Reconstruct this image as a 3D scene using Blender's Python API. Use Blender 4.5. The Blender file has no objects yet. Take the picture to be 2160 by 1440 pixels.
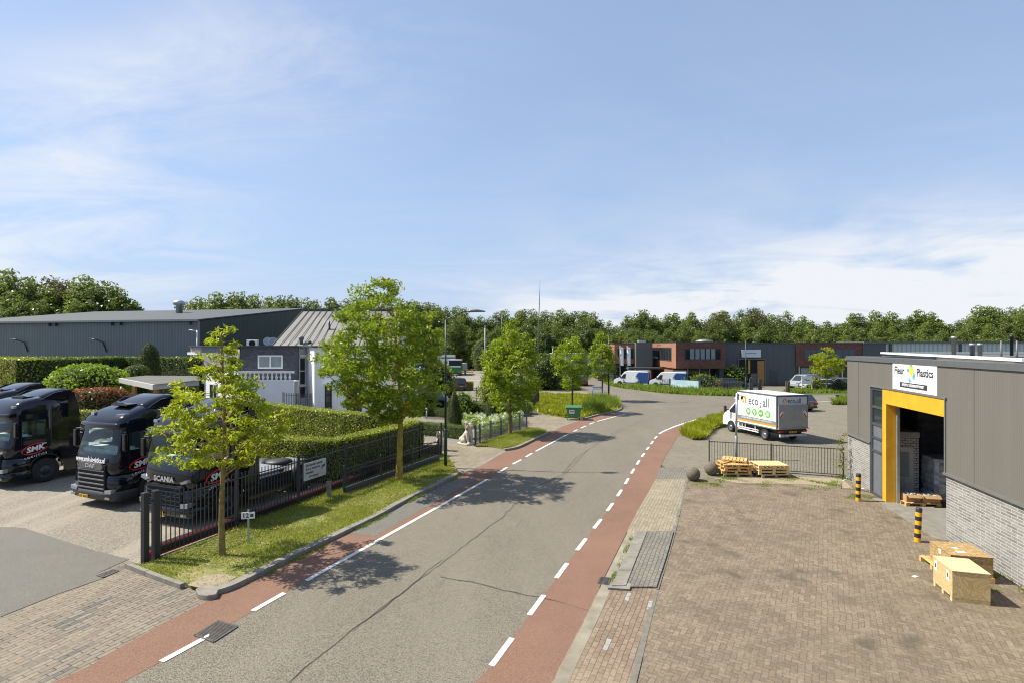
import bpy, bmesh, math, random
import numpy as np
from mathutils import Vector, Matrix, Euler
C = bpy.context.scene.collection
R = math.radians
scene = bpy.context.scene
# ---------------------------------------------------------------- camera
CAM_H = 6.0; FPX = 1110.0; HOR = 730.0
cam_d = bpy.data.cameras.new('camera'); cam = bpy.data.objects.new('camera', cam_d); C.objects.link(cam)
cam.location = (0, 0, CAM_H); cam.rotation_euler = (R(90), 0, 0)
cam_d.sensor_width = 36.0; cam_d.lens = 36.0*FPX/2160.0
cam_d.shift_y = (HOR-720.0)/2160.0
cam_d.clip_start = 0.1; cam_d.clip_end = 3000
scene.camera = cam
scene.render.resolution_x = 1024; scene.render.resolution_y = 682
scene.view_settings.view_transform = 'Standard'; scene.view_settings.look = 'None'
scene.view_settings.exposure = 0.75; scene.view_settings.gamma = 1.0
scene.cycles.filter_width = 1.1
# ---------------------------------------------------------------- node helper
class NT:
    def __init__(s, nt): s.nt = nt; nt.nodes.clear()
    def n(s, t, ins=None, **at):
        nd = s.nt.nodes.new(t)
        for k, v in at.items(): setattr(nd, k, v)
        for k, v in (ins or {}).items():
            so = nd.inputs[k]
            if isinstance(v, bpy.types.NodeSocket): s.nt.links.new(v, so)
            else:
                if so.type == 'RGBA' and len(v) == 3: v = (*v, 1)
                so.default_value = v
        return nd
    def m(s, op, a, b=None, c=None, clamp=False):
        ins = {0: a}
        if b is not None: ins[1] = b
        if c is not None: ins[2] = c
        return s.n('ShaderNodeMath', ins, operation=op, use_clamp=clamp).outputs[0]
    def mix(s, f, a, b, bt='MIX'):
        nd = s.nt.nodes.new('ShaderNodeMix'); nd.data_type = 'RGBA'; nd.blend_type = bt
        for so, v in ((nd.inputs[0], f), (nd.inputs[6], a), (nd.inputs[7], b)):
            if isinstance(v, bpy.types.NodeSocket): s.nt.links.new(v, so)
            else:
                if so.type == 'RGBA' and len(v) == 3: v = (*v, 1)
                so.default_value = v
        return nd.outputs[2]
    def ramp(s, f, stops):
        nd = s.n('ShaderNodeValToRGB', {0: f}); cr = nd.color_ramp
        while len(cr.elements) < len(stops): cr.elements.new(0.5)
        for e, (p, c) in zip(cr.elements, stops):
            e.position = p; e.color = (c, c, c, 1) if isinstance(c, (int, float)) else (*c, 1)
        return nd.outputs[0]
    def noise(s, v, scale, det=3, rough=0.55, dist=0.0):
        return s.n('ShaderNodeTexNoise', {'Vector': v, 'Scale': scale, 'Detail': det, 'Roughness': rough, 'Distortion': dist}).outputs[0]
# ---------------------------------------------------------------- world + sun
SUN = Vector((-0.86, 0.13, 1.03)).normalized()
EL = math.asin(SUN.z); AZ = math.atan2(SUN.x, SUN.y)
w = bpy.data.worlds.new("World"); scene.world = w; w.use_nodes = True
t = NT(w.node_tree)
sky = t.n('ShaderNodeTexSky', sky_type='NISHITA', sun_disc=False, sun_elevation=EL, sun_rotation=AZ, air_density=1.0, dust_density=0.6, ozone_density=2.0)
gen = t.n('ShaderNodeTexCoord').outputs['Generated']
sp = t.n('ShaderNodeSeparateXYZ', {0: gen})
zz = t.m('MAXIMUM', sp.outputs[2], 0.0)
zc = t.m('ADD', zz, 0.12)
px = t.m('DIVIDE', sp.outputs[0], zc); py = t.m('DIVIDE', sp.outputs[1], zc)
pl = t.n('ShaderNodeCombineXYZ', {0: px, 1: py, 2: 0.0}).outputs[0]
n1 = t.noise(t.n('ShaderNodeMapping', {0: pl, 'Scale': (0.55, 0.9, 1), 'Rotation': (0, 0, 0.5)}).outputs[0], 1.5, 9, 0.62, 0.9)
n2 = t.noise(t.n('ShaderNodeMapping', {0: pl, 'Location': (3.1, 1.7, 0)}).outputs[0], 0.45, 3, 0.5)
def blob(x, z, rx, rz):   # soft cloud bank centred on azimuth slope x and height slope z (direction / y)
    ax = t.m('DIVIDE', sp.outputs[0], t.m('MAXIMUM', sp.outputs[1], 0.05))
    az = t.m('DIVIDE', sp.outputs[2], t.m('MAXIMUM', sp.outputs[1], 0.05))
    a = t.m('DIVIDE', t.m('SUBTRACT', ax, x), rx); b = t.m('DIVIDE', t.m('SUBTRACT', az, z), rz)
    d = t.m('ADD', t.m('MULTIPLY', a, a), t.m('MULTIPLY', b, b))
    return t.m('POWER', 2.718, t.m('MULTIPLY', d, -1.0))
cov = blob(-0.92, 0.22, 0.34, 0.24)
for args in ((-0.42, 0.56, 0.26, 0.12, 0.75), (0.85, 0.05, 0.75, 0.10, 2.2), (1.0, 0.16, 0.3, 0.12, 0.6), (-0.75, 0.5, 0.25, 0.1, 0.45), (0.3, 0.3, 0.8, 0.25, 0.08)):
    cov = t.m('ADD', cov, t.m('MULTIPLY', blob(*args[:4]), args[4]))
front = t.m('MULTIPLY', cov, t.ramp(n1, [(0.40, 0.05), (0.66, 0.95)]))
gen_c = t.m('MULTIPLY', t.ramp(n1, [(0.45, 0.0), (0.8, 0.7)]), t.ramp(n2, [(0.4, 0.15), (0.7, 1.0)]))
cl = t.m('MINIMUM', t.m('ADD', t.m('MULTIPLY', front, 1.15), t.m('MULTIPLY', gen_c, 0.12)), 0.92)
n3 = t.noise(t.n('ShaderNodeMapping', {0: gen, 'Scale': (3.2, 3.2, 7.5), 'Location': (1.3, .4, .2)}).outputs[0], 1.6, 8, 0.55, 0.3)
bank = t.m('MULTIPLY', t.m('MINIMUM', t.m('ADD', t.m('MULTIPLY', blob(0.95, 0.06, 0.62, 0.15), 1.5), t.m('MULTIPLY', blob(0.35, 0.02, 0.45, 0.06), 1.1)), 1.0), t.ramp(n3, [(0.36, 0.0), (0.56, 0.95)]))
cl = t.m('MINIMUM', t.m('ADD', t.m('MULTIPLY', cl, 0.8), bank), 0.95)
skyc = t.n('ShaderNodeHueSaturation', {'Saturation': 0.95, 'Value': 1.05, 'Color': sky.outputs[0]}).outputs[0]
hz = t.m('POWER', t.m('SUBTRACT', 1.0, t.m('MINIMUM', zz, 1.0)), 5.0)
veil = t.mix(t.m('ADD', 0.48, t.m('MULTIPLY', hz, 0.5)), skyc, (2.6, 3.35, 4.85))
col = t.mix(cl, veil, (5.2, 5.35, 5.6))
bg = t.n('ShaderNodeBackground', {0: col, 1: 0.102})
t.nt.links.new(bg.outputs[0], t.n('ShaderNodeOutputWorld').inputs[0])
sun_d = bpy.data.lights.new('sun', 'SUN'); sun_d.energy = 4.6; sun_d.angle = R(0.53); sun_d.color = (1.0, 0.94, 0.83)
sun = bpy.data.objects.new('sun', sun_d); C.objects.link(sun); sun.location = (0, 0, 60)
sun.rotation_euler = SUN.to_track_quat('Z', 'Y').to_euler()
# ---------------------------------------------------------------- placement helpers (photo pixel of the 2160 px wide picture -> place on the ground)
def G(u, v, z=0.0):
    Y = FPX*(CAM_H-z)/(v-HOR); return Vector(((u-1080)*Y/FPX, Y, z))
def GX(u, Y): return (u-1080)*Y/FPX
def ZV(v, Y): return CAM_H-(v-HOR)*Y/FPX
# ---------------------------------------------------------------- object helpers
def tag(o, label=None, cat=None, group=None, kind=None):
    if label: o['label'] = label
    if cat: o['category'] = cat
    if group: o['group'] = group
    if kind: o['kind'] = kind
    return o
def thing(name, label, cat, loc=(0, 0, 0), rz=0.0, group=None):
    o = bpy.data.objects.new(name, None); C.objects.link(o); o.location = loc; o.rotation_euler = (0, 0, rz)
    o.empty_display_size = 0.3
    return tag(o, label, cat, group)
def kids(o): return [c for c in bpy.data.objects if c.parent == o]
def copy_tree(o, loc=None, rz=None, label=None, parent=None, _idx=None):
    if _idx is None:
        _idx = {}
        for c in bpy.data.objects:
            if c.parent: _idx.setdefault(c.parent.name, []).append(c)
    n = o.copy(); C.objects.link(n)
    if parent is not None: n.parent = parent
    if loc is not None: n.location = loc
    if rz is not None: n.rotation_euler = (0, 0, rz)
    if label: n['label'] = label
    for c in _idx.get(o.name, []): copy_tree(c, parent=n, _idx=_idx)
    return n
class MB:
    def __init__(s): s.v = []; s.f = []; s.m = []; s.sm = []
    def add(s, vs, fs, mi=0, smooth=False):
        b = len(s.v); s.v += [tuple(p) for p in vs]
        for f in fs: s.f.append([b+i for i in f]); s.m.append(mi); s.sm.append(smooth)
        return s
    def box(s, c, d, rz=0.0, mi=0, M=None):
        x, y, z = d[0]/2, d[1]/2, d[2]/2; co, si = math.cos(rz), math.sin(rz); vs = []
        for dx, dy, dz in ((-x,-y,-z),(x,-y,-z),(x,y,-z),(-x,y,-z),(-x,-y,z),(x,-y,z),(x,y,z),(-x,y,z)):
            p = Vector((dx, dy, dz))
            if M: p = M @ p
            vs.append((c[0]+p.x*co-p.y*si, c[1]+p.x*si+p.y*co, c[2]+p.z))
        return s.add(vs, [(0,3,2,1),(4,5,6,7),(0,1,5,4),(1,2,6,5),(2,3,7,6),(3,0,4,7)], mi)
    def bb(s, x0, x1, y0, y1, z0, z1, mi=0):
        return s.box(((x0+x1)/2, (y0+y1)/2, (z0+z1)/2), (x1-x0, y1-y0, z1-z0), 0, mi)
    def prism(s, poly, z0, z1, mi=0, axis='z'):
        n = len(poly)
        def P(a, b, c): return {'z': (a, b, c), 'x': (c, a, b), 'y': (a, c, b)}[axis]
        vs = [P(p[0], p[1], z0) for p in poly]+[P(p[0], p[1], z1) for p in poly]
        ar = sum(poly[i][0]*poly[(i+1) % n][1]-poly[(i+1) % n][0]*poly[i][1] for i in range(n))
        if axis == 'y': ar = -ar
        fs = [list(range(n))[::-1], list(range(n, 2*n))]+[(i, (i+1) % n, n+(i+1) % n, n+i) for i in range(n)]
        if ar < 0: fs = [list(f)[::-1] for f in fs]
        return s.add(vs, fs, mi)
    def beam(s, a, b, wd, ht, mi=0):    # box beam from a to b, width across, height up
        a, b = Vector(a), Vector(b); d = (b-a).normalized(); up = Vector((0, 0, 1))
        if abs(d.z) > 0.99: up = Vector((0, 1, 0))
        sd = d.cross(up).normalized(); u2 = sd.cross(d).normalized(); vs = []
        for p in (a, b):
            for i, j in ((-1,-1),(1,-1),(1,1),(-1,1)): vs.append(p+sd*i*wd/2+u2*j*ht/2)
        return s.add(vs, [(0,3,2,1),(4,5,6,7),(0,1,5,4),(1,2,6,5),(2,3,7,6),(3,0,4,7)][::1], mi)
    def tube(s, pts, rad, n=8, mi=0, cap=True, smooth=True):
        pts = [Vector(p) for p in pts]; k = len(pts)
        if isinstance(rad, (int, float)): rad = [rad]*k
        prev = None; rings = []
        for i in range(k):
            d = (pts[min(i+1, k-1)]-pts[max(i-1, 0)]).normalized()
            if prev is None:
                a = Vector((1, 0, 0)) if abs(d.x) < 0.8 else Vector((0, 1, 0))
                u = d.cross(a).normalized()
            else:
                u = (prev-d*prev.dot(d)).normalized()
            prev = u; v = d.cross(u)
            rings.append([pts[i]+(u*math.cos(2*math.pi*j/n)+v*math.sin(2*math.pi*j/n))*rad[i] for j in range(n)])
        vs = [p for r in rings for p in r]
        fs = [(i*n+j, i*n+(j+1) % n, (i+1)*n+(j+1) % n, (i+1)*n+j) for i in range(k-1) for j in range(n)]
        s.add(vs, fs, mi, smooth)
        if cap: s.add(rings[0], [list(range(n))[::-1]], mi); s.add(rings[-1], [list(range(n))], mi)
        return s
    def lathe(s, prof, c=(0, 0, 0), n=24, mi=0, axis='z', smooth=True):
        vs = []; k = len(prof)
        for r, h in prof:
            for j in range(n):
                a = 2*math.pi*j/n; x, y = r*math.cos(a), r*math.sin(a)
                p = {'z': (x, y, h), 'x': (h, x, y), 'y': (y, h, x)}[axis]
                vs.append((c[0]+p[0], c[1]+p[1], c[2]+p[2]))
        fs = [(i*n+j, i*n+(j+1) % n, (i+1)*n+(j+1) % n, (i+1)*n+j) for i in range(k-1) for j in range(n)]
        return s.add(vs, fs, mi, smooth)
    def loft(s, secs, mi=0, cap=True, closed=True, smooth=True):
        n = len(secs[0]); k = len(secs); vs = [p for r in secs for p in r]; m = n if closed else n-1
        s.add(vs, [(i*n+j, i*n+(j+1) % n, (i+1)*n+(j+1) % n, (i+1)*n+j) for i in range(k-1) for j in range(m)], mi, smooth)
        if cap: s.add(secs[0], [list(range(n))[::-1]], mi); s.add(secs[-1], [list(range(n))], mi)
        return s
    def xf(s, M):
        s.v = [tuple(M @ Vector(p)) for p in s.v]; return s
    def quad(s, a, b, c, d, mi=0): return s.add([a, b, c, d], [(0, 1, 2, 3)], mi)
    def build(s, name, mats, parent=None, bevel=0.0, seg=2, subsurf=0, fixn=False):
        me = bpy.data.meshes.new(name); me.from_pydata([tuple(p) for p in s.v], [], s.f)
        if not isinstance(mats, (list, tuple)): mats = [mats]
        for m in mats: me.materials.append(m)
        me.polygons.foreach_set('material_index', s.m); me.polygons.foreach_set('use_smooth', s.sm)
        if fixn or bevel or subsurf:
            bm = bmesh.new(); bm.from_mesh(me)
            bmesh.ops.remove_doubles(bm, verts=bm.verts, dist=1e-5)
            bmesh.ops.recalc_face_normals(bm, faces=bm.faces); bm.to_mesh(me); bm.free()
        me.update()
        o = bpy.data.objects.new(name, me); C.objects.link(o)
        if parent is not None: o.parent = parent
        if bevel:
            b = o.modifiers.new('bevel', 'BEVEL'); b.width = bevel; b.segments = seg; b.limit_method = 'ANGLE'; b.angle_limit = R(35)
            b.harden_normals = True
            for p in me.polygons: p.use_smooth = True
        if subsurf:
            b = o.modifiers.new('subsurf', 'SUBSURF'); b.levels = subsurf; b.render_levels = subsurf
            for p in me.polygons: p.use_smooth = True
        return o
_tc = {}
def text(name, body, mat, parent, M, size=1.0, sx=1.0, depth=0.004, align='CENTER', shear=0.0, bold=0.0, spacing=1.0):
    cu = bpy.data.curves.new('t', 'FONT'); cu.body = body; cu.size = size; cu.align_x = align; cu.align_y = 'CENTER'
    cu.extrude = depth; cu.shear = shear; cu.offset = bold; cu.resolution_u = 2; cu.space_character = spacing
    o = bpy.data.objects.new('t', cu); C.objects.link(o)
    dg = bpy.context.evaluated_depsgraph_get(); me = bpy.data.meshes.new_from_object(o.evaluated_get(dg))
    bpy.data.objects.remove(o); bpy.data.curves.remove(cu)
    me.name = name; me.transform(M @ Matrix.Diagonal((sx, 1, 1, 1))); me.materials.clear(); me.materials.append(mat)
    ob = bpy.data.objects.new(name, me); C.objects.link(ob); ob.parent = parent
    return ob
def face_matrix(o, xdir, ydir):   # text plane: x axis, y axis, origin
    x = Vector(xdir).normalized(); y = Vector(ydir).normalized(); z = x.cross(y)
    M = Matrix((x, y, z)).transposed().to_4x4(); M.translation = Vector(o); return M
# ---------------------------------------------------------------- materials
_mats = {}
def mat(name, col=(0.5, 0.5, 0.5), rough=0.6, metal=0.0, var=0.12, nscale=6.0, bump=0.0, bscale=40.0, coat=0.0, spec=0.5, emis=None, stain=0.0):
    if name in _mats: return _mats[name]
    m = bpy.data.materials.new(name); m.use_nodes = True; t = NT(m.node_tree); _mats[name] = m
    tc = t.n('ShaderNodeTexCoord').outputs['Object']
    c = tuple(col)
    base = None
    if var > 0:
        n = t.noise(tc, nscale, 5, 0.6)
        f = t.ramp(n, [(0.3, 0.0), (0.7, 1.0)])
        base = t.mix(f, tuple(x*(1-var) for x in c), tuple(min(1, x*(1+var)) for x in c))
    if stain > 0:
        n = t.noise(t.n('ShaderNodeMapping', {0: tc, 'Scale': (1, 1, 0.12)}).outputs[0], 5, 5, 0.7)
        f = t.m('MULTIPLY', t.ramp(n, [(0.5, 0.0), (0.8, 1.0)]), stain)
        base = t.mix(f, base if base is not None else c, tuple(x*0.45 for x in c))
    ins = {'Base Color': base if base is not None else c, 'Roughness': rough, 'Metallic': metal, 'Coat Weight': coat, 'Coat Roughness': 0.04, 'Specular IOR Level': spec}
    if emis: ins['Emission Color'] = emis[0]; ins['Emission Strength'] = emis[1]
    if bump > 0:
        b = t.n('ShaderNodeBump', {'Strength': bump, 'Distance': 0.01, 'Height': t.noise(tc, bscale, 4, 0.6)})
        ins['Normal'] = b.outputs[0]
    p = t.n('ShaderNodeBsdfPrincipled', ins)
    t.nt.links.new(p.outputs[0], t.n('ShaderNodeOutputMaterial').inputs[0])
    return m
def finish(t, m, col, rough=0.9, height=None, bs=0.5, bd=0.01, spec=0.3, metal=0.0):
    ins = {'Base Color': col, 'Roughness': rough, 'Specular IOR Level': spec, 'Metallic': metal}
    if height is not None: ins['Normal'] = t.n('ShaderNodeBump', {'Strength': bs, 'Distance': bd, 'Height': height}).outputs[0]
    p = t.n('ShaderNodeBsdfPrincipled', ins)
    t.nt.links.new(p.outputs[0], t.n('ShaderNodeOutputMaterial').inputs[0]); return m
def newmat(name):
    m = bpy.data.materials.new(name); m.use_nodes = True; _mats[name] = m; return m, NT(m.node_tree)
def mat_asphalt(name, ca, cb, grit=1.0, patch=0.25, tracks=None, cracks=True):
    m, t = newmat(name); pos = t.n('ShaderNodeNewGeometry').outputs['Position']
    n1 = t.noise(pos, 0.35, 4, 0.6); n2 = t.noise(pos, 2.5, 5, 0.65); n3 = t.noise(pos, 38, 2, 0.6); n4 = t.noise(pos, 90, 1, 0.5)
    c = t.mix(t.ramp(n1, [(0.3, 0), (0.7, 1)]), ca, cb)
    c = t.mix(t.m('MULTIPLY', t.ramp(n2, [(0.35, 0), (0.75, 1)]), patch), c, tuple(x*1.45 for x in cb))
    c = t.mix(t.m('MULTIPLY', t.ramp(n3, [(0.33, 0), (0.45, 0), (0.68, 1)]), 0.5*grit), c, tuple(min(1, x*1.9) for x in cb))
    c = t.mix(t.m('MULTIPLY', t.ramp(n3, [(0.3, 1), (0.48, 0)]), 0.55*grit), c, tuple(x*0.42 for x in ca))
    c = t.mix(t.m('MULTIPLY', t.ramp(n4, [(0.62, 0), (0.72, 1)]), 0.5*grit), c, (0.42, 0.39, 0.32))
    vc = t.n('ShaderNodeSeparateXYZ', {0: t.n('ShaderNodeTexVoronoi', {'Vector': pos, 'Scale': 38.0}).outputs[1]}).outputs[0]
    c = t.mix(t.m('MULTIPLY', t.ramp(vc, [(.55, 0), (1, 1)]), .34*grit/1.8), c, tuple(min(1, x*2.1) for x in cb)); c = t.mix(t.m('MULTIPLY', t.ramp(vc, [(0, 1), (.45, 0)]), .42*grit/1.8), c, tuple(x*.4 for x in ca))
    if tracks:   # worn, lighter wheel tracks: stripes along a direction
        mp = t.n('ShaderNodeMapping', {0: pos, 'Rotation': (0, 0, tracks[0]), 'Scale': (tracks[1], 0.05, 1)}).outputs[0]
        n5 = t.noise(mp, 1.0, 4, 0.6, 0.4)
        c = t.mix(t.m('MULTIPLY', t.ramp(n5, [(0.45, 0), (0.65, 1)]), tracks[2]), c, tuple(min(1, x*1.8) for x in cb))
    return finish(t, m, c, 0.92, n3, 0.25, 0.004, 0.25)
def brick_col(t, vec, w, h, ca, cb, cm, mortar=0.008, offset=0.5, bias=0.0):
    nd = t.n('ShaderNodeTexBrick', {'Vector': vec, 'Color1': ca, 'Color2': cb, 'Mortar': cm, 'Scale': 1.0, 'Mortar Size': mortar, 'Mortar Smooth': 0.3, 'Bias': bias, 'Brick Width': w, 'Row Height': h})
    nd.offset = offset; return nd
def mat_pavers(name, rz, w, h, ca, cb, cm, mortar=0.009, dirt=(0.40, 0.34, 0.24), dirt_amt=0.4, odd=None):
    m, t = newmat(name); pos = t.n('ShaderNodeNewGeometry').outputs['Position']
    nz = t.n('ShaderNodeTexNoise', {'Vector': pos, 'Scale': 1.2, 'Detail': 2}).outputs[1]
    pw = t.n('ShaderNodeVectorMath', {0: pos, 1: t.n('ShaderNodeVectorMath', {0: nz, 3: 0.07}, operation='SCALE').outputs[0]}, operation='ADD').outputs[0]
    v = t.n('ShaderNodeMapping', {0: pw, 'Rotation': (0, 0, rz)}).outputs[0]
    b = brick_col(t, v, w, h, ca, cb, cm, mortar)
    c = b.outputs[0]
    if odd:
        sx = t.n('ShaderNodeSeparateXYZ', {0: v})
        row = t.m('FLOOR', t.m('DIVIDE', sx.outputs[1], h)); shift = t.m('MULTIPLY', t.m('MODULO', t.m('ABSOLUTE', row), 2.0), 0.5)
        colm = t.m('FLOOR', t.m('ADD', t.m('DIVIDE', sx.outputs[0], w*2), shift))
        wn = t.n('ShaderNodeTexWhiteNoise', {0: t.n('ShaderNodeCombineXYZ', {0: colm, 1: row, 2: 0.0}).outputs[0]}).outputs[0]
        c = t.mix(t.m('MULTIPLY', t.m('GREATER_THAN', wn, 1-odd[1]), t.m('SUBTRACT', 1.0, b.outputs[1])), c, odd[0])
    n1 = t.noise(pos, 0.6, 5, 0.7); n2 = t.noise(pos, 14, 4, 0.65)
    c = t.mix(t.m('MULTIPLY', t.ramp(n1, [(0.45, 0), (0.68, 1)]), dirt_amt), c, dirt)
    c = t.mix(t.ramp(n2, [(0.3, 0.35), (0.6, 0.0)]), c, tuple(x*0.5 for x in ca))
    c = t.mix(t.ramp(n2, [(0.55, 0.0), (0.8, 0.4)]), c, tuple(min(1, x*1.5) for x in cb))
    hgt = t.m('SUBTRACT', 1.0, b.outputs[1])
    return finish(t, m, c, 0.92, hgt, 0.6, 0.008, 0.2)
def mat_herring(name, rz, w, ca, cb, cm):
    m, t = newmat(name); pos = t.n('ShaderNodeNewGeometry').outputs['Position']
    nz = t.n('ShaderNodeTexNoise', {'Vector': pos, 'Scale': 1.0, 'Detail': 3}).outputs[1]
    pw = t.n('ShaderNodeVectorMath', {0: pos, 1: t.n('ShaderNodeVectorMath', {0: nz, 3: 0.09}, operation='SCALE').outputs[0]}, operation='ADD').outputs[0]
    v = t.n('ShaderNodeMapping', {0: pw, 'Rotation': (0, 0, rz), 'Scale': (1/w, 1/w, 1), 'Location': (400, 400, 0)}).outputs[0]
    s = t.n('ShaderNodeSeparateXYZ', {0: v}); X, Y = s.outputs[0], s.outputs[1]
    i = t.m('FLOOR', X); j = t.m('FLOOR', Y); fx = t.m('FRACT', X); fy = t.m('FRACT', Y)
    k = t.m('FLOORED_MODULO', t.m('SUBTRACT', i, j), 4.0)
    eq = lambda q: t.m('COMPARE', k, float(q), 0.1)
    k0, k1, k2, k3 = eq(0), eq(1), eq(2), eq(3)
    g = 0.07
    L = t.m('LESS_THAN', fx, g); Rr = t.m('GREATER_THAN', fx, 1-g); B = t.m('LESS_THAN', fy, g); T = t.m('GREATER_THAN', fy, 1-g)
    j1 = t.m('MULTIPLY', L, t.m('SUBTRACT', 1.0, k1)); j2 = t.m('MULTIPLY', Rr, t.m('SUBTRACT', 1.0, k0))
    j3 = t.m('MULTIPLY', B, t.m('SUBTRACT', 1.0, k2)); j4 = t.m('MULTIPLY', T, t.m('SUBTRACT', 1.0, k3))
    J = t.m('MAXIMUM', t.m('MAXIMUM', j1, j2), t.m('MAXIMUM', j3, j4))
    ids = t.n('ShaderNodeCombineXYZ', {0: t.m('SUBTRACT', i, k1), 1: t.m('SUBTRACT', j, k2), 2: 0.0}).outputs[0]
    wn = t.n('ShaderNodeTexWhiteNoise', {0: ids}).outputs[0]
    c = t.mix(wn, ca, cb)
    c = t.mix(t.m('MULTIPLY', J, 0.62), c, cm)
    n1 = t.noise(pos, 0.45, 6, 0.72); n2 = t.noise(pos, 16, 4, 0.65); n3 = t.noise(pos, 1.6, 5, 0.7)
    c = t.mix(t.ramp(n1, [(0.42, 0.0), (0.60, 0.5)]), c, (0.13, 0.108, 0.073))
    c = t.mix(t.ramp(n3, [(0.5, 0.0), (0.68, 0.6)]), c, (0.27, 0.216, 0.15))
    c = t.mix(t.ramp(t.noise(pos, 0.9, 2, .5), [(0.62, 0.0), (0.7, 0.5)]), c, (0.07, 0.06, 0.045))
    c = t.mix(t.ramp(n2, [(0.3, 0.45), (0.55, 0.0)]), c, tuple(x*0.45 for x in ca))
    c = t.mix(t.ramp(n2, [(0.58, 0.0), (0.8, 0.45)]), c, (0.42, 0.33, 0.23))
    return finish(t, m, c, 0.93, t.m('SUBTRACT', 1.0, J), 0.5, 0.006, 0.2)
def mat_wallbrick(name, w, h, ca, cb, cm, mortar=0.012, dirt=0.3):
    m, t = newmat(name); tc = t.n('ShaderNodeTexCoord').outputs['Object']; s = t.n('ShaderNodeSeparateXYZ', {0: tc})
    v = t.n('ShaderNodeCombineXYZ', {0: t.m('ADD', s.outputs[0], s.outputs[1]), 1: s.outputs[2], 2: 0.0}).outputs[0]
    b = brick_col(t, v, w, h, ca, cb, cm, mortar)
    n1 = t.noise(tc, 0.8, 5, 0.7); n2 = t.noise(v, 9, 3, 0.6)
    c = t.mix(t.ramp(n1, [(0.5, 0.0), (0.75, dirt)]), b.outputs[0], tuple(x*0.5 for x in ca))
    c = t.mix(t.ramp(n2, [(0.5, 0.0), (0.8, 0.35)]), c, tuple(min(1, x*1.3) for x in cm))
    return finish(t, m, c, 0.9, t.m('SUBTRACT', 1.0, b.outputs[1]), 0.5, 0.006)
def mat_ribbed(name, col, period, depth=0.02, rough=0.5, metal=0.0, dark=0.3, stain=0.15, axis=0):
    m, t = newmat(name); tc = t.n('ShaderNodeTexCoord').outputs['Object']; s = t.n('ShaderNodeSeparateXYZ', {0: tc})
    x = s.outputs[axis]
    fr = t.m('FRACT', t.m('DIVIDE', x, period))
    tri = t.m('ABSOLUTE', t.m('SUBTRACT', t.m('MULTIPLY', fr, 2.0), 1.0))
    h = t.ramp(tri, [(0.35, 0.0), (0.5, 1.0)])
    n = t.noise(t.n('ShaderNodeMapping', {0: tc, 'Scale': (1, 1, 0.15)}).outputs[0], 1.5, 5, 0.65)
    c = t.mix(t.m('MULTIPLY', t.ramp(tri, [(0.3, 1.0), (0.4, 0.0)]), dark), col, tuple(x*0.45 for x in col))
    c = t.mix(t.m('MULTIPLY', t.ramp(n, [(0.45, 0), (0.75, 1)]), stain), c, tuple(x*0.55 for x in col))
    c = t.mix(t.m('MULTIPLY', t.ramp(n, [(0.25, 1), (0.5, 0)]), stain), c, tuple(min(1, x*1.5) for x in col))
    return finish(t, m, c, rough, h, 0.8, depth, 0.4, metal)
def mat_leaf(name, ca, cb, rough=0.40, trans=0.35, cc=None, ccp=0.1):
    m, t = newmat(name); r = t.n('ShaderNodeNewGeometry').outputs['Random Per Island']
    pos = t.n('ShaderNodeTexCoord').outputs['Object']
    c = t.mix(r, ca, cb)
    c = t.mix(t.ramp(t.noise(pos, 0.9, 3), [(0.35, 0), (0.65, 0.5)]), c, tuple(x*1.25 for x in cb))
    if cc: 
        r2 = t.m('FRACT', t.m('MULTIPLY', r, 37.7)); c = t.mix(t.m('LESS_THAN', r2, ccp), c, cc)
    d = t.n('ShaderNodeBsdfPrincipled', {'Base Color': c, 'Roughness': rough, 'Specular IOR Level': 0.35})
    tr = t.n('ShaderNodeBsdfTranslucent', {0: t.mix(0.5, c, tuple(min(1, x*1.6) for x in cb))})
    mx = t.n('ShaderNodeMixShader', {0: trans, 1: d.outputs[0], 2: tr.outputs[0]})
    t.nt.links.new(mx.outputs[0], t.n('ShaderNodeOutputMaterial').inputs[0]); return m
def mat_glass(name, col=(0.02, 0.03, 0.035), rough=0.05):
    return mat(name, col, rough, 0.0, 0.0, spec=0.9)
def mat_clear(name, tint=(0.75, 0.85, 0.82), refl=0.12):
    m, t = newmat(name)
    f = t.n('ShaderNodeFresnel', {0: 1.5}).outputs[0]
    g = t.n('ShaderNodeBsdfGlossy', {0: (0.9, 0.95, 1), 1: 0.02}); tr = t.n('ShaderNodeBsdfTransparent', {0: tint})
    mx = t.n('ShaderNodeMixShader', {0: t.m('ADD', f, refl*0.3), 1: tr.outputs[0], 2: g.outputs[0]})
    t.nt.links.new(mx.outputs[0], t.n('ShaderNodeOutputMaterial').inputs[0]); return m
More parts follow.
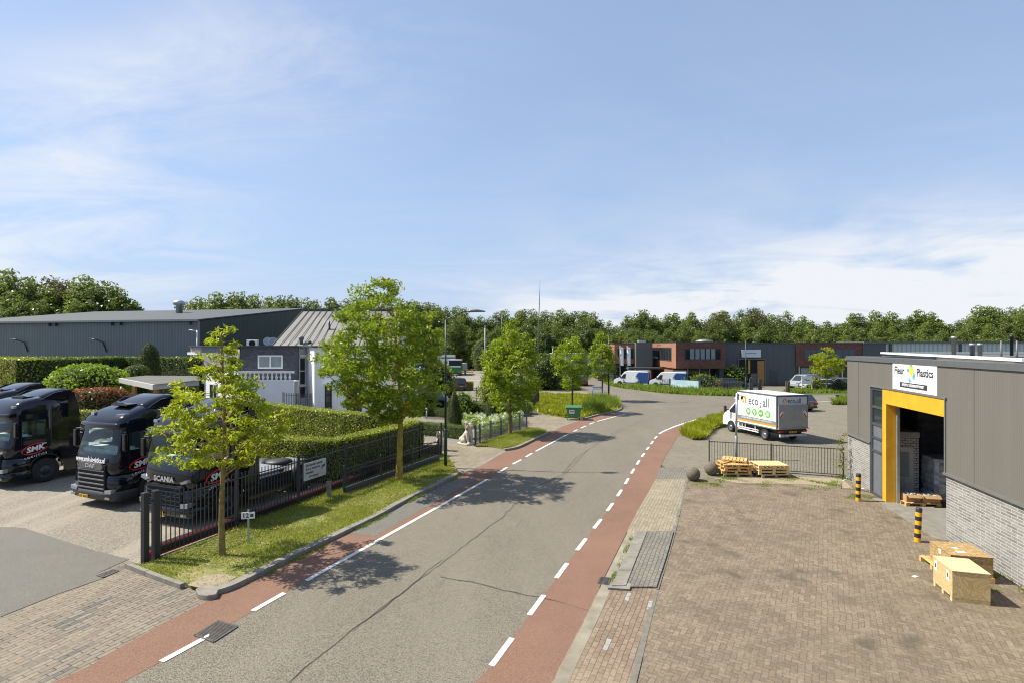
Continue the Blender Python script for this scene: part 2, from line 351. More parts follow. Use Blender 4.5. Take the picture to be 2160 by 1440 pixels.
# ---------------------------------------------------------------- foliage
def leaves(name, P, size, mats, parent=None, nrm=None, aspect=0.5, jitter=0.9, seed=0, mi=None, up=0.0, extra=None):
    """many small folded leaf faces at points P (N,3); nrm biases their facing"""
    rng = np.random.default_rng(seed); N = len(P); P = np.asarray(P, float)
    d = rng.normal(size=(N, 3)); d /= np.linalg.norm(d, axis=1, keepdims=True)
    nn = rng.normal(size=(N, 3))
    if nrm is not None: nn = np.asarray(nrm)*(1.0/jitter)+nn*0.6
    nn[:, 2] += up
    nn /= np.linalg.norm(nn, axis=1, keepdims=True)
    d = d-nn*np.sum(d*nn, 1, keepdims=True); d /= np.linalg.norm(d, axis=1, keepdims=True)+1e-9
    e = np.cross(nn, d); s = (size*rng.uniform(0.65, 1.35, N))[:, None] if np.isscalar(size) else (np.asarray(size)*rng.uniform(0.65, 1.35, N))[:, None]
    fold = nn*s*0.12
    V = np.empty((N, 4, 3)); V[:, 0] = P-d*s*0.5; V[:, 1] = P+e*s*aspect*0.5+fold; V[:, 2] = P+d*s*0.5; V[:, 3] = P-e*s*aspect*0.5+fold
    V = V.reshape(-1, 3); nf = N; mi_all = np.zeros(N, int) if mi is None else np.asarray(mi)
    me = bpy.data.meshes.new(name)
    ev, ef, em = (extra.v, extra.f, extra.m) if extra else ([], [], [])
    nv = len(V); lens = np.concatenate([np.full(N, 4), np.array([len(f) for f in ef], int)]) if ef else np.full(N, 4)
    loops = np.arange(4*N)
    if ef: loops = np.concatenate([loops, np.array([i+nv for f in ef for i in f], int)])
    allv = np.concatenate([V, np.array(ev, float).reshape(-1, 3)]) if ev else V
    me.vertices.add(len(allv)); me.vertices.foreach_set('co', allv.ravel())
    me.loops.add(len(loops)); me.loops.foreach_set('vertex_index', loops)
    me.polygons.add(len(lens)); st = np.concatenate([[0], np.cumsum(lens)[:-1]])
    me.polygons.foreach_set('loop_start', st)
    me.polygons.foreach_set('material_index', np.concatenate([mi_all, np.array(em, int)]) if ef else mi_all)
    for m in (mats if isinstance(mats, (list, tuple)) else [mats]): me.materials.append(m)
    me.update(calc_edges=True)
    o = bpy.data.objects.new(name, me); C.objects.link(o)
    if parent is not None: o.parent = parent
    return o
def interp(env, z):
    for (a, ra), (b, rb) in zip(env, env[1:]):
        if a <= z <= b: return ra+(rb-ra)*(z-a)/(b-a)
    return 0.0
def make_tree(name, label, cat, loc, env, trunk_r, n_cl, per_cl, cl_r, leaf, lmat, bmat, seed, group=None, off=(0, 0), lean=(0, 0), limbs=12, base_fork=None, trunk_top=0.8, flat=0.75, hollow=0.35, twigs=True, up=0.25, aspect=0.45, sides=8):
    """tapered trunk with limbs, crown of leaf clumps inside an uneven envelope env [(z, radius)...]"""
    rnd = random.Random(seed); rng = np.random.default_rng(seed)
    T = thing(name, label, cat, loc, 0, group)
    zb, zt = env[0][0], env[-1][0]
    lob = [(rnd.uniform(0, 6.28), rnd.uniform(0.7, 1.0), rnd.uniform(zb, zt)) for _ in range(7)]
    cl = []
    tries = 0
    while len(cl) < n_cl and tries < n_cl*60:
        tries += 1
        z = rnd.uniform(zb, zt); rr = interp(env, z)
        if rnd.random() > (rr/max(r for _, r in env))**1.3+0.06: continue
        a = rnd.uniform(0, 6.283)
        lo = 0.78+0.22*math.sin(3*a+seed+z*1.3)*math.cos(a*2-z*0.9+seed*0.7)
        q = (hollow+(1-hollow)*math.sqrt(rnd.random()))*rr*lo
        p = Vector((off[0]*min(1, (z-zb)/(zt-zb)*1.5+0.3)+q*math.cos(a), off[1]+q*math.sin(a), z))
        if any((p-c).length < cl_r*0.55 for c in cl): continue
        cl.append(p)
    ttop = zb+(zt-zb)*trunk_top; tb = MB()
    tp = []; wob = rnd.uniform(0, 6)
    for i in range(9):
        s = i/8; z = s*ttop
        tp.append(Vector((lean[0]*s+off[0]*max(0, s-0.35)*1.1+0.04*math.sin(wob+s*7)*min(1, s*3), lean[1]*s+off[1]*s+0.04*math.cos(wob+s*6)*min(1, s*3), z-0.05 if i == 0 else z)))
    tr = [trunk_r*(1.25 if i == 0 else 1.0)*(1-0.78*(i/8)**1.2) for i in range(9)]
    tb.tube(tp, tr, sides)
    def tpos(z):
        s = max(0, min(0.999, z/ttop))*8; i = int(s); return tp[i].lerp(tp[i+1], s-i)
    fork = base_fork if base_fork else zb
    far = sorted(cl, key=lambda c: -((c.x-off[0])**2+(c.y-off[1])**2+0.3*(c.z-zb)**2*rnd.uniform(0.5, 1.2)))
    ends = []
    for c in far:
        if len(ends) >= limbs: break
        if all((c-e).length > cl_r*1.6 for e in ends): ends.append(c)
    lpts = []
    for i, e in enumerate(ends):
        h = max(fork, min(ttop*0.95, e.z-0.75*math.hypot(e.x-off[0], e.y-off[1])*rnd.uniform(0.7, 1.1)))
        a = tpos(h); mid = a.lerp(e, 0.45)+Vector((rnd.uniform(-.1, .1), rnd.uniform(-.1, .1), rnd.uniform(-.08, .12)))*(e-a).length
        q = [a.lerp(mid, 0.5)+Vector((rnd.uniform(-.03, .03), rnd.uniform(-.03, .03), 0)), mid, mid.lerp(e, 0.55)+Vector((rnd.uniform(-.05, .05), rnd.uniform(-.05, .05), 0)), e]
        r0 = trunk_r*rnd.uniform(0.3, 0.48)*(1-0.5*h/ttop)
        tb.tube([a]+q, [r0, r0*0.8, r0*0.6, r0*0.4, r0*0.18], 5)
        lpts += [(x, r0*0.4) for x in q]+[(mid.lerp(q[0], 0.5), r0*0.5)]
    lpts += [(tpos(z), trunk_r*0.2) for z in np.linspace(fork, ttop, 6)]
    if twigs:
        for c in cl:
            b = min(lpts, key=lambda p: (p[0]-c).length+max(0, p[0].z-c.z)*0.5)
            m = b[0].lerp(c, 0.5)+Vector((rnd.uniform(-.1, .1), rnd.uniform(-.1, .1), rnd.uniform(-.05, .1)))*(c-b[0]).length
            tb.tube([b[0], m, c], [b[1]*0.6+0.004, b[1]*0.35+0.004, 0.004], 3, cap=False)
    tb.build('trunk', bmat, T)
    P = []
    for c in cl:
        k = int(per_cl*rnd.uniform(0.55, 1.4)); rs = cl_r*rnd.uniform(0.7, 1.25)
        q = rng.normal(size=(k, 3)); q /= np.linalg.norm(q, axis=1, keepdims=True); q *= (rng.random((k, 1))**0.5)*rs
        q[:, 2] *= flat; P.append(q+np.array(c))
    leaves('crown', np.concatenate(P), leaf, lmat, T, seed=seed, up=up, aspect=aspect)
    return T
def hedge_path(name, label, pts, width, height, lmat, cmat, leaf=0.07, dens=260, cat='hedge', group=None, seed=1, z0=0.0, wav=0.03):
    """clipped hedge along a ground path: dark woody core with leaves over top and sides"""
    rng = np.random.default_rng(seed)
    o = Vector((pts[0][0], pts[0][1], z0)); T = None
    L = [Vector((p[0], p[1], 0))-Vector((o.x, o.y, 0)) for p in pts]; n = len(L)
    hs = height if isinstance(height, (list, tuple)) else [height]*n
    nor = []
    for i in range(n):
        d = (L[min(i+1, n-1)]-L[max(i-1, 0)]).normalized(); nor.append(Vector((-d.y, d.x, 0)))
    A = [L[i]+nor[i]*width/2 for i in range(n)]; B = [L[i]-nor[i]*width/2 for i in range(n)]
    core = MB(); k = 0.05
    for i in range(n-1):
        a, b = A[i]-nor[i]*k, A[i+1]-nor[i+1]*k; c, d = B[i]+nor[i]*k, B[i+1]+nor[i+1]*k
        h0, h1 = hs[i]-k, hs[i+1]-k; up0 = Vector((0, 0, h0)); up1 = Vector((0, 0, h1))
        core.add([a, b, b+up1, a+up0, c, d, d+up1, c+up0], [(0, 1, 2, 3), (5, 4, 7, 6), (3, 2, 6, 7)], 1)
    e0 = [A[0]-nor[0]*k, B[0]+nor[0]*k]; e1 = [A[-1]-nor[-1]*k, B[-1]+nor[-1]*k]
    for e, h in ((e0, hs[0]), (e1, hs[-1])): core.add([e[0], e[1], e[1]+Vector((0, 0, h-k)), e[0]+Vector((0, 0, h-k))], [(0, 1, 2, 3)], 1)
    P, N = [], []
    def patch(a, b, c, d, nv):   # bilinear
        ar = ((b-a).length+(c-d).length)/2*((d-a).length+(c-b).length)/2; m = max(1, int(ar*dens))
        s, q = rng.random(m), rng.random(m)
        a, b, c, d = (np.array(x) for x in (a, b, c, d))
        pt = (a*((1-s)*(1-q))[:, None]+b*(s*(1-q))[:, None]+c*(s*q)[:, None]+d*((1-s)*q)[:, None])
        pt += np.array(nv)*(rng.normal(size=(m, 1))*wav+0.02*np.sin(pt[:, :1]*3.1+pt[:, 2:3]*4))
        P.append(pt); N.append(np.tile(np.array(nv), (m, 1)))
    Z = lambda v, h: v+Vector((0, 0, h))
    for i in range(n-1):
        patch(A[i], A[i+1], Z(A[i+1], hs[i+1]), Z(A[i], hs[i]), nor[i]); patch(B[i], B[i+1], Z(B[i+1], hs[i+1]), Z(B[i], hs[i]), -nor[i])
        patch(Z(A[i], hs[i]), Z(A[i+1], hs[i+1]), Z(B[i+1], hs[i+1]), Z(B[i], hs[i]), Vector((0, 0, 1)))
    d0 = (L[0]-L[1]).normalized(); d1 = (L[-1]-L[-2]).normalized()
    patch(A[0], B[0], Z(B[0], hs[0]), Z(A[0], hs[0]), d0); patch(A[-1], B[-1], Z(B[-1], hs[-1]), Z(A[-1], hs[-1]), d1)
    ob = leaves(name, np.concatenate(P), leaf, [lmat, cmat], None, np.concatenate(N), seed=seed, extra=core, aspect=0.6)
    ob.location = o; return tag(ob, label, cat, group)
def solid_plant(name, label, cat, loc, prof, lmat, cmat, leaf, n, seed=1, group=None, squash=(1, 1), wav=0.03, n_mi2=None, mats=None, jitter=0.9):
    """topiary or bush of revolution: dark core with leaves over it; prof [(r, z)...]"""
    rng = np.random.default_rng(seed)
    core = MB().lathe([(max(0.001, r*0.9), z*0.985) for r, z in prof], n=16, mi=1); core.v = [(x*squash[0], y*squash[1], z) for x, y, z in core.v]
    seg = [(math.hypot(prof[i+1][0]-prof[i][0], prof[i+1][1]-prof[i][1])*(prof[i][0]+prof[i+1][0]), i) for i in range(len(prof)-1)]
    tot = sum(s for s, _ in seg); P, N = [], []
    for s, i in seg:
        m = int(n*s/tot); q = rng.random(m); a = rng.random(m)*6.283
        r = prof[i][0]+(prof[i+1][0]-prof[i][0])*q; z = prof[i][1]+(prof[i+1][1]-prof[i][1])*q
        dn = np.array([prof[i+1][1]-prof[i][1], -(prof[i+1][0]-prof[i][0])]); dn = dn/(np.linalg.norm(dn)+1e-9)
        r = r+rng.normal(size=m)*wav+wav*1.5*np.sin(a*5+z*3)
        P.append(np.stack([r*np.cos(a)*squash[0], r*np.sin(a)*squash[1], z+rng.normal(size=m)*wav*0.5], 1)); N.append(np.stack([np.cos(a)*dn[0], np.sin(a)*dn[0], np.full(m, dn[1])], 1))
    P = np.concatenate(P); N = np.concatenate(N); mi = None
    if mats:
        zt = max(z for _, z in prof); pr = np.clip((P[:, 2]/zt-0.35)*1.1, 0.05, 0.95)*n_mi2; mi = np.where(rng.random(len(P)) < pr, 2, 0)
    ob = leaves(name, P, leaf, [lmat, cmat]+(mats or []), None, N, seed=seed, extra=core, aspect=0.55, mi=mi, jitter=jitter)
    ob.location = loc; return tag(ob, label, cat, group)
def blades(name, poly, n, h, mats, label=None, z=0.0, seed=3, wide=0.02, cat=None, flowers=0, mask=None, kind='stuff', hvar=0.5):
    """grass or weeds: upright thin triangles scattered over a ground polygon"""
    rng = np.random.default_rng(seed); pl = np.array([(p[0], p[1]) for p in poly])
    lo, hi = pl.min(0), pl.max(0); pts = []
    need = n
    while need > 0:
        q = lo+rng.random((need*3, 2))*(hi-lo); ins = np.zeros(len(q), bool); j = len(pl)-1
        for i in range(len(pl)):
            xi, yi, xj, yj = *pl[i], *pl[j]
            c = ((yi > q[:, 1]) != (yj > q[:, 1])) & (q[:, 0] < (xj-xi)*(q[:, 1]-yi)/(yj-yi+1e-12)+xi); ins ^= c; j = i
        q = q[ins]
        if mask is not None: q = q[mask(q, rng)]
        pts.append(q[:need]); need -= len(q[:need])
    q = np.concatenate(pts); N = len(q); a = rng.random(N)*6.283; hh = h*rng.uniform(1-hvar, 1+hvar, N)*(0.75+0.4*np.sin(q[:, 0]*1.7+1)*np.sin(q[:, 1]*1.3))
    wd = wide*rng.uniform(0.6, 1.4, N); V = np.empty((N, 3, 3)); lean = rng.normal(size=(N, 2))*h*0.35
    V[:, 0] = np.stack([q[:, 0]-np.cos(a)*wd, q[:, 1]-np.sin(a)*wd, np.full(N, z)], 1)
    V[:, 1] = np.stack([q[:, 0]+np.cos(a)*wd, q[:, 1]+np.sin(a)*wd, np.full(N, z)], 1)
    V[:, 2] = np.stack([q[:, 0]+lean[:, 0], q[:, 1]+lean[:, 1], z+hh], 1)
    me = bpy.data.meshes.new(name); me.vertices.add(3*N); me.vertices.foreach_set('co', V.ravel())
    me.loops.add(3*N); me.loops.foreach_set('vertex_index', np.arange(3*N)); me.polygons.add(N)
    me.polygons.foreach_set('loop_start', np.arange(N)*3)
    mi = np.zeros(N, int)
    if flowers: mi[rng.random(N) < flowers] = 1
    me.polygons.foreach_set('material_index', mi)
    for m in (mats if isinstance(mats, (list, tuple)) else [mats]): me.materials.append(m)
    me.update(calc_edges=True); o = bpy.data.objects.new(name, me); C.objects.link(o)
    return tag(o, label, cat, None, kind)
LF_young = mat_leaf('leaf fresh green', (0.16, 0.21, 0.008), (0.34, 0.39, 0.02), trans=0.5)
LF_ash = mat_leaf('leaf ash green', (0.10, 0.155, 0.008), (0.25, 0.32, 0.02), trans=0.45)
LF_mid = mat_leaf('leaf mid green', (0.12, 0.18, 0.008), (0.27, 0.34, 0.02), trans=0.45)
LF_far1 = mat_leaf('leaf wood dark', (0.055, 0.082, 0.018), (0.16, 0.20, 0.045), trans=0.4)
LF_far2 = mat_leaf('leaf wood green', (0.075, 0.11, 0.018), (0.20, 0.245, 0.05), trans=0.4)
LF_far3 = mat_leaf('leaf wood brownish', (0.075, 0.085, 0.03), (0.16, 0.155, 0.06), trans=0.3)
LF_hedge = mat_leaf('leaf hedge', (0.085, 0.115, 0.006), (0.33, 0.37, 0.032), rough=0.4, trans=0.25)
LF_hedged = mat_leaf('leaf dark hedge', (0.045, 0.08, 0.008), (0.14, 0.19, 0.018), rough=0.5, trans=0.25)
LF_yew = mat_leaf('needle yew', (0.035, 0.055, 0.010), (0.10, 0.125, 0.02), rough=0.6, trans=0.15)
LF_bush = mat_leaf('leaf laurel', (0.10, 0.17, 0.010), (0.27, 0.38, 0.03), rough=0.35, trans=0.35)
LF_photinia = mat_leaf('leaf photinia green', (0.07, 0.09, 0.015), (0.20, 0.22, 0.07), rough=0.35, trans=0.2)
LF_red = mat_leaf('leaf photinia red', (0.22, 0.03, 0.015), (0.42, 0.06, 0.03), rough=0.35, trans=0.3)
LF_cover = mat_leaf('leaf ground cover', (0.14, 0.17, 0.006), (0.33, 0.35, 0.02), trans=0.3)
LF_white = mat_leaf('petal white', (0.62, 0.66, 0.42), (0.8, 0.8, 0.6), trans=0.2)
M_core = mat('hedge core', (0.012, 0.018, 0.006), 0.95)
M_bark = mat('bark lichen', (0.20, 0.15, 0.045), 0.9, var=0.45, nscale=9, bump=0.6, bscale=25)
M_barky = mat('bark yellow lichen', (0.32, 0.23, 0.035), 0.9, var=0.5, nscale=5, bump=0.6, bscale=25)
M_barkd = mat('bark dark', (0.075, 0.06, 0.045), 0.95, var=0.3)
M_grass_b = mat_leaf('grass blade', (0.14, 0.18, 0.014), (0.30, 0.34, 0.04), rough=0.6, trans=0.4, cc=(0.34, 0.29, 0.12), ccp=0.22)
M_weed = mat_leaf('weed blade', (0.10, 0.15, 0.015), (0.20, 0.27, 0.03), rough=0.7, trans=0.4)
M_yel = mat('dandelion yellow', (0.7, 0.5, 0.02), 0.7)
# ================================================================ GROUND
def sheet(name, poly, z, m, kind='structure', label=None, cat=None):
    mb = MB(); ar = sum(poly[i][0]*poly[(i+1) % len(poly)][1]-poly[(i+1) % len(poly)][0]*poly[i][1] for i in range(len(poly)))
    p = list(poly) if ar > 0 else list(poly)[::-1]
    mb.add([(q[0], q[1], z) for q in p], [list(range(len(p)))])
    return tag(mb.build(name, m), label, cat, None, kind)
def smooth(pts, k=4):   # catmull-rom through ground points
    P = [Vector((p[0], p[1], 0)) for p in pts]; out = []
    for i in range(len(P)-1):
        a, b, c, d = P[max(i-1, 0)], P[i], P[i+1], P[min(i+2, len(P)-1)]
        for j in range(k):
            t = j/k; out.append(0.5*((2*b)+(c-a)*t+(2*a-5*b+4*c-d)*t*t+(3*b-a-3*c+d)*t**3))
    return out+[P[-1]]
def offs(pl, d):   # shift a path sideways (left is positive)
    out = []
    for i, p in enumerate(pl):
        v = (pl[min(i+1, len(pl)-1)]-pl[max(i-1, 0)]).normalized(); out.append(p+Vector((-v.y, v.x, 0))*d)
    return out
def along(pl):
    s = [0]
    for a, b in zip(pl, pl[1:]): s.append(s[-1]+(b-a).length)
    return s
def cut(pl, s0, s1):   # piece of a path between arc lengths
    S = along(pl)
    def at(s):
        for i in range(len(S)-1):
            if S[i] <= s <= S[i+1]: return pl[i].lerp(pl[i+1], (s-S[i])/max(1e-9, S[i+1]-S[i]))
        return pl[-1]
    return [at(s0)]+[p for p, s in zip(pl, S) if s0 < s < s1]+[at(s1)]
def arc_at(pl, pt):
    S = along(pl); i = min(range(len(pl)), key=lambda k: (pl[k]-pt).length); return S[i]
def ribbon(mb, pl, w0, w1, z, mi=0):
    a, b = offs(pl, w0), offs(pl, w1); vs = [(p.x, p.y, z) for p in a]+[(p.x, p.y, z) for p in b]; n = len(pl)
    return mb.add(vs, [(n+i, n+i+1, i+1, i) for i in range(n-1)] if w0 > w1 else [(i, i+1, n+i+1, n+i) for i in range(n-1)], mi)
gm, t = newmat('meadow ground'); pos = t.n('ShaderNodeNewGeometry').outputs['Position']
c = t.mix(t.ramp(t.noise(pos, 0.15, 5, 0.7), [(0.35, 0), (0.7, 1)]), (0.07, 0.11, 0.02), (0.16, 0.15, 0.06)); c = t.mix(t.ramp(t.noise(pos, 9, 4), [(0.3, 0.5), (0.7, 0)]), c, (0.04, 0.06, 0.012))
M_ground = finish(t, gm, c, 0.95)
M_road = mat_asphalt('asphalt road', (0.100, 0.087, 0.066), (0.142, 0.125, 0.096), 2.0, 0.3, tracks=(R(22), 0.5, 0.16))
M_red = mat_asphalt('asphalt red cycle lane', (0.155, 0.086, 0.059), (0.207, 0.118, 0.081), 0.55, 0.15)
M_yardl = mat_asphalt('asphalt yard worn', (0.145, 0.125, 0.096), (0.205, 0.18, 0.14), 1.6, 0.25, tracks=(R(21), 0.9, 0.42))
M_patch = mat_asphalt('asphalt patch grey', (0.115, 0.107, 0.090), (0.145, 0.136, 0.116), 0.8, 0.2)
M_lot = mat_pavers('pavers lot beige', R(-14), 0.21, 0.105, (0.20, 0.178, 0.132), (0.27, 0.24, 0.18), (0.115, 0.1, 0.07), dirt=(0.15, 0.132, 0.095), dirt_amt=0.5)
M_her = mat_herring('pavers herringbone red', R(31), 0.115, (0.183, 0.141, 0.098), (0.268, 0.213, 0.154), (0.094, 0.077, 0.053))
M_drive = mat_pavers('pavers driveway', R(-68), 0.34, 0.125, (0.19, 0.16, 0.125), (0.265, 0.225, 0.178), (0.055, 0.045, 0.036), 0.010, odd=((0.13, 0.125, 0.12), 0.09), dirt=(0.30, 0.25, 0.17), dirt_amt=0.6)
M_pinkp = mat_pavers('pavers pink', R(-67), 0.22, 0.11, (0.205, 0.148, 0.105), (0.275, 0.205, 0.148), (0.115, 0.09, 0.062), 0.008, odd=((0.35, 0.34, 0.31), 0.02))
M_greyp = mat_pavers('pavers grey', R(-67), 0.22, 0.11, (0.17, 0.158, 0.132), (0.215, 0.20, 0.168), (0.085, 0.078, 0.06), 0.01, dirt_amt=0.15)
M_beigep = mat_pavers('pavers beige', R(-67), 0.22, 0.11, (0.25, 0.213, 0.15), (0.33, 0.285, 0.205), (0.14, 0.12, 0.08), 0.008)
M_entry = mat_pavers('pavers entrance', R(-60), 0.22, 0.11, (0.22, 0.188, 0.132), (0.30, 0.258, 0.185), (0.10, 0.082, 0.055), 0.009)
M_line, t = newmat('road paint white'); pos = t.n('ShaderNodeNewGeometry').outputs['Position']
c = t.mix(t.ramp(t.noise(pos, 14, 6, .75), [(.56, 0), (.66, .75)]), (0.66, 0.65, 0.60), (0.22, 0.20, 0.17)); finish(t, M_line, c, .75)
M_kerb = mat('concrete kerb', (0.215, 0.198, 0.162), 0.9, var=0.25, nscale=3, bump=0.4)
M_grass, t = newmat('grass soil'); pos = t.n('ShaderNodeNewGeometry').outputs['Position']
c = t.mix(t.ramp(t.noise(pos, 1.6, 6, .7), [(.40, 0), (.62, 1)]), (0.13, 0.17, 0.03), (0.34, 0.28, 0.13)); c = t.mix(t.ramp(t.noise(pos, 20, 4), [(.3, .6), (.6, 0)]), c, (.05, .06, .015)); finish(t, M_grass, c, .95)
M_sand = mat('sandy soil', (0.29, 0.238, 0.155), 0.95, var=0.2)
M_earth = mat('garden soil', (0.09, 0.075, 0.045), 0.95, var=0.3)
sheet('ground', [(-700, -60), (700, -60), (700, 1500), (-700, 1500)], -0.03, M_ground)
# ---- main road
WL = smooth([(-12.9, -6.0), G(340, 1395)+Vector((-3.0, -6.5, 0)), G(340, 1395), G(600, 1250), G(814, 1130), G(1028, 1010), G(1071, 984), G(1104, 966), G(1130, 951), G(1200, 914), G(1232, 899), G(1260, 888), G(1320, 872)])
RD = smooth([(-3.6, -6.0), G(1035, 1405)+Vector((-1.7, -4, 0)), G(1035, 1405), G(1108, 1308), G(1166, 1229), G(1208, 1172), G(1297, 1054), G(1345, 976), G(1372, 937), G(1391, 914), G(1415, 902), G(1440, 893), G(1484, 880), G(1530, 872), G(1600, 862), G(1712, 848), G(1830, 843), G(2150, 836)])
RO = smooth([(-2.1, -6.0), G(1163, 1440)+Vector((-1.6, -4, 0)), G(1163, 1440), G(1195, 1377), G(1240, 1290), G(1272, 1222), G(1312, 1142), G(1344, 1078), G(1376, 1022), G(1400, 969), G(1417, 940), G(1436, 912), G(1461, 897), G(1500, 883), G(1540, 874.5)])
LO = smooth([(-14.9, -6.0), G(110, 1440)+Vector((-2.9, -5, 0)), G(110, 1440), G(225, 1380), G(410, 1280), G(530, 1219), G(590, 1187), G(655, 1159), G(737, 1124), G(812, 1077), G(875, 1040), G(972, 997), G(1007, 985), G(1073, 948), G(1100, 939), G(1160, 911), G(1193, 896), G(1242, 881), G(1300, 868), G(1311, 857)])
north = [G(1303, 847), G(1285, 840), G(1262, 834), G(1222, 832), G(1226, 822), G(1214, 812), G(1246, 796), G(1250, 783), G(1262, 783), G(1262, 800), G(1282, 812), G(1312, 818), G(1400, 829), G(1470, 833), G(1560, 836), G(1790, 831), G(2300, 822)]
road = LO+[Vector(p) for p in north]+RD[::-1][:-1][:999]
RDs = along(RD)
# outer road edge on the right: red lane edge where it exists, then kerb line
road = LO+[Vector(p) for p in north]+[G(2150, 836), G(1830, 843), G(1712, 848), G(1600, 862)]+RO[::-1]
sheet('road', road, 0.0, M_road)
mb = MB()
n = min(len(RO), 999); Rin = [p for p in RD if p.y < RO[-1].y+0.3]
poly = Rin+RO[::-1]
rs = sheet('cycle_lane', poly, 0.004, M_red)
WLc = [p for p in WL if p.y < 46.6]
LOc = [p for p in LO if p.y < 48.2]
poly = LOc+WLc[::-1]
sheet('cycle_lane', poly, 0.004, M_red)
# grey asphalt mended over the left lane beside the kerb
sheet('road_patch', [G(735, 1124), G(792, 1130), G(1008, 1008), G(950, 1010), G(905, 1023), G(872, 1042), G(815, 1076), G(775, 1103)], 0.008, M_patch)
# ---- painted lines
S = along(WL); s0 = S[[i for i, p in enumerate(WL) if abs(p.y-G(340, 1395).y) < 0.02][0]]
mb = MB()
def dash(pl, a, b, w=0.12, z=0.012): ribbon(mb, cut(pl, a, b), w/2, -w/2, z)
WF = smooth(WL, 6); RF = smooth(RD, 6)
for a, b in (((340, 1395), (424, 1349)), ((525, 1289), (602, 1248)), ((640, 1226), (1028, 1010)), ((1048, 996), (1069, 985)), ((1080, 978), (1098, 969)), ((1109, 963), (1124, 955)), ((1130, 951), (1200, 914)), ((1209, 909), (1217, 905)), ((1225, 902), (1235, 897)), ((1244, 894), (1254, 890)), ((1261, 888), (1322, 872))):
    dash(WF, arc_at(WF, G(*a)), arc_at(WF, G(*b)), 0.14)
s = arc_at(RF, G(1035, 1405))-1.0; e = arc_at(RF, G(1388, 917))
while s < e: dash(RF, s-1.0, s+0.02, 0.12); s += 2.02
s = arc_at(RF, G(1035, 1405))-1.0; s -= 0
dash(RF, s-5.05, s-4.05, 0.14)
dash(RF, arc_at(RF, G(1391, 914)), along(RF)[-1]-0.1, 0.16)
tag(mb.build('road_markings', M_line), kind='structure')
# cracks and a tar seam along the crown of the road
M_crack = mat('crack dark', (0.035, 0.03, 0.025), 0.9)
def crack(pts, w, seed, z=0.006):
    rnd = random.Random(seed); P = []
    for a, b in zip(pts, pts[1:]):
        m = max(2, int((b-a).length/0.25))
        for i in range(m):
            q = a.lerp(b, i/m); P.append(q+Vector((rnd.gauss(0, 0.022), rnd.gauss(0, 0.03), 0)))
    P.append(pts[-1]); n = len(P); vs = []
    for i, p in enumerate(P):
        d = (P[min(i+1, n-1)]-P[max(i-1, 0)]).normalized(); ww = w*rnd.uniform(0.3, 1.3); sd = Vector((-d.y, d.x, 0))*ww/2
        vs += [(p.x+sd.x, p.y+sd.y, z), (p.x-sd.x, p.y-sd.y, z)]
    mbc.add(vs, [(2*i, 2*i+1, 2*i+3, 2*i+2) for i in range(n-1)])
mbc = MB()
crack([G(600, 1445), G(705, 1358), G(800, 1287), G(925, 1191), G(1062, 1088), G(1120, 1030), G(1185, 1000), G(1215, 965), G(1260, 935), G(1310, 905), G(1375, 880), G(1450, 861), G(1530, 853)], 0.021, 1)
crack([G(740, 1330), G(860, 1240), G(935, 1178)], 0.018, 2)
crack([G(930, 1218), G(990, 1226), G(1060, 1243), G(1140, 1258), G(1200, 1273), G(1242, 1288)], 0.028, 3)
crack([G(1070, 1085), G(1100, 1094), G(1090, 1110)], 0.02, 4)
crack([G(1170, 1020), G(1205, 985), G(1240, 948)], 0.016, 5)
crack([G(1290, 932), G(1350, 936), G(1372, 938)], 0.02, 6)
crack([G(1390, 864), G(1470, 858), G(1600, 857)], 0.03, 7)
tag(mbc.build('road_cracks', M_crack), kind='structure')
# ---- truck yard on the left
sheet('truck_yard', [(-60, 3), (-60, 60), (-26, 45), G(560, 930), G(735, 1003), G(725, 1040), G(310, 1192), G(268, 1190), G(0, 1310), (-30, 8)], -0.012, M_yardl)
sheet('truck_yard_patch', [(-30, 17.7), G(0, 1110), G(50, 1112), G(120, 1135), G(200, 1160), G(272, 1178), G(205, 1208), G(224, 1216), G(120, 1252), G(0, 1300), (-30, 9)], 0.0, M_patch)
# driveway of stretcher-bond clinkers
drv = [G(0, 1300), G(120, 1252), G(224, 1216), G(205, 1208), G(272, 1180), G(300, 1190), G(400, 1240), G(440, 1262)]+[p for p in LO if G(440, 1262).y+0.3 > p.y]
dl = sorted([p for p in LO if p.y < 12.6], key=lambda p: -p.y)
sheet('driveway', [Vector((-60, 8.5, 0)), Vector((-30, 9.2, 0)), G(0, 1302), G(120, 1254), G(224, 1217), G(205, 1209), G(270, 1181), G(300, 1192), G(400, 1240), G(440, 1258)]+dl+[Vector((-60, -6, 0))], 0.003, M_drive)
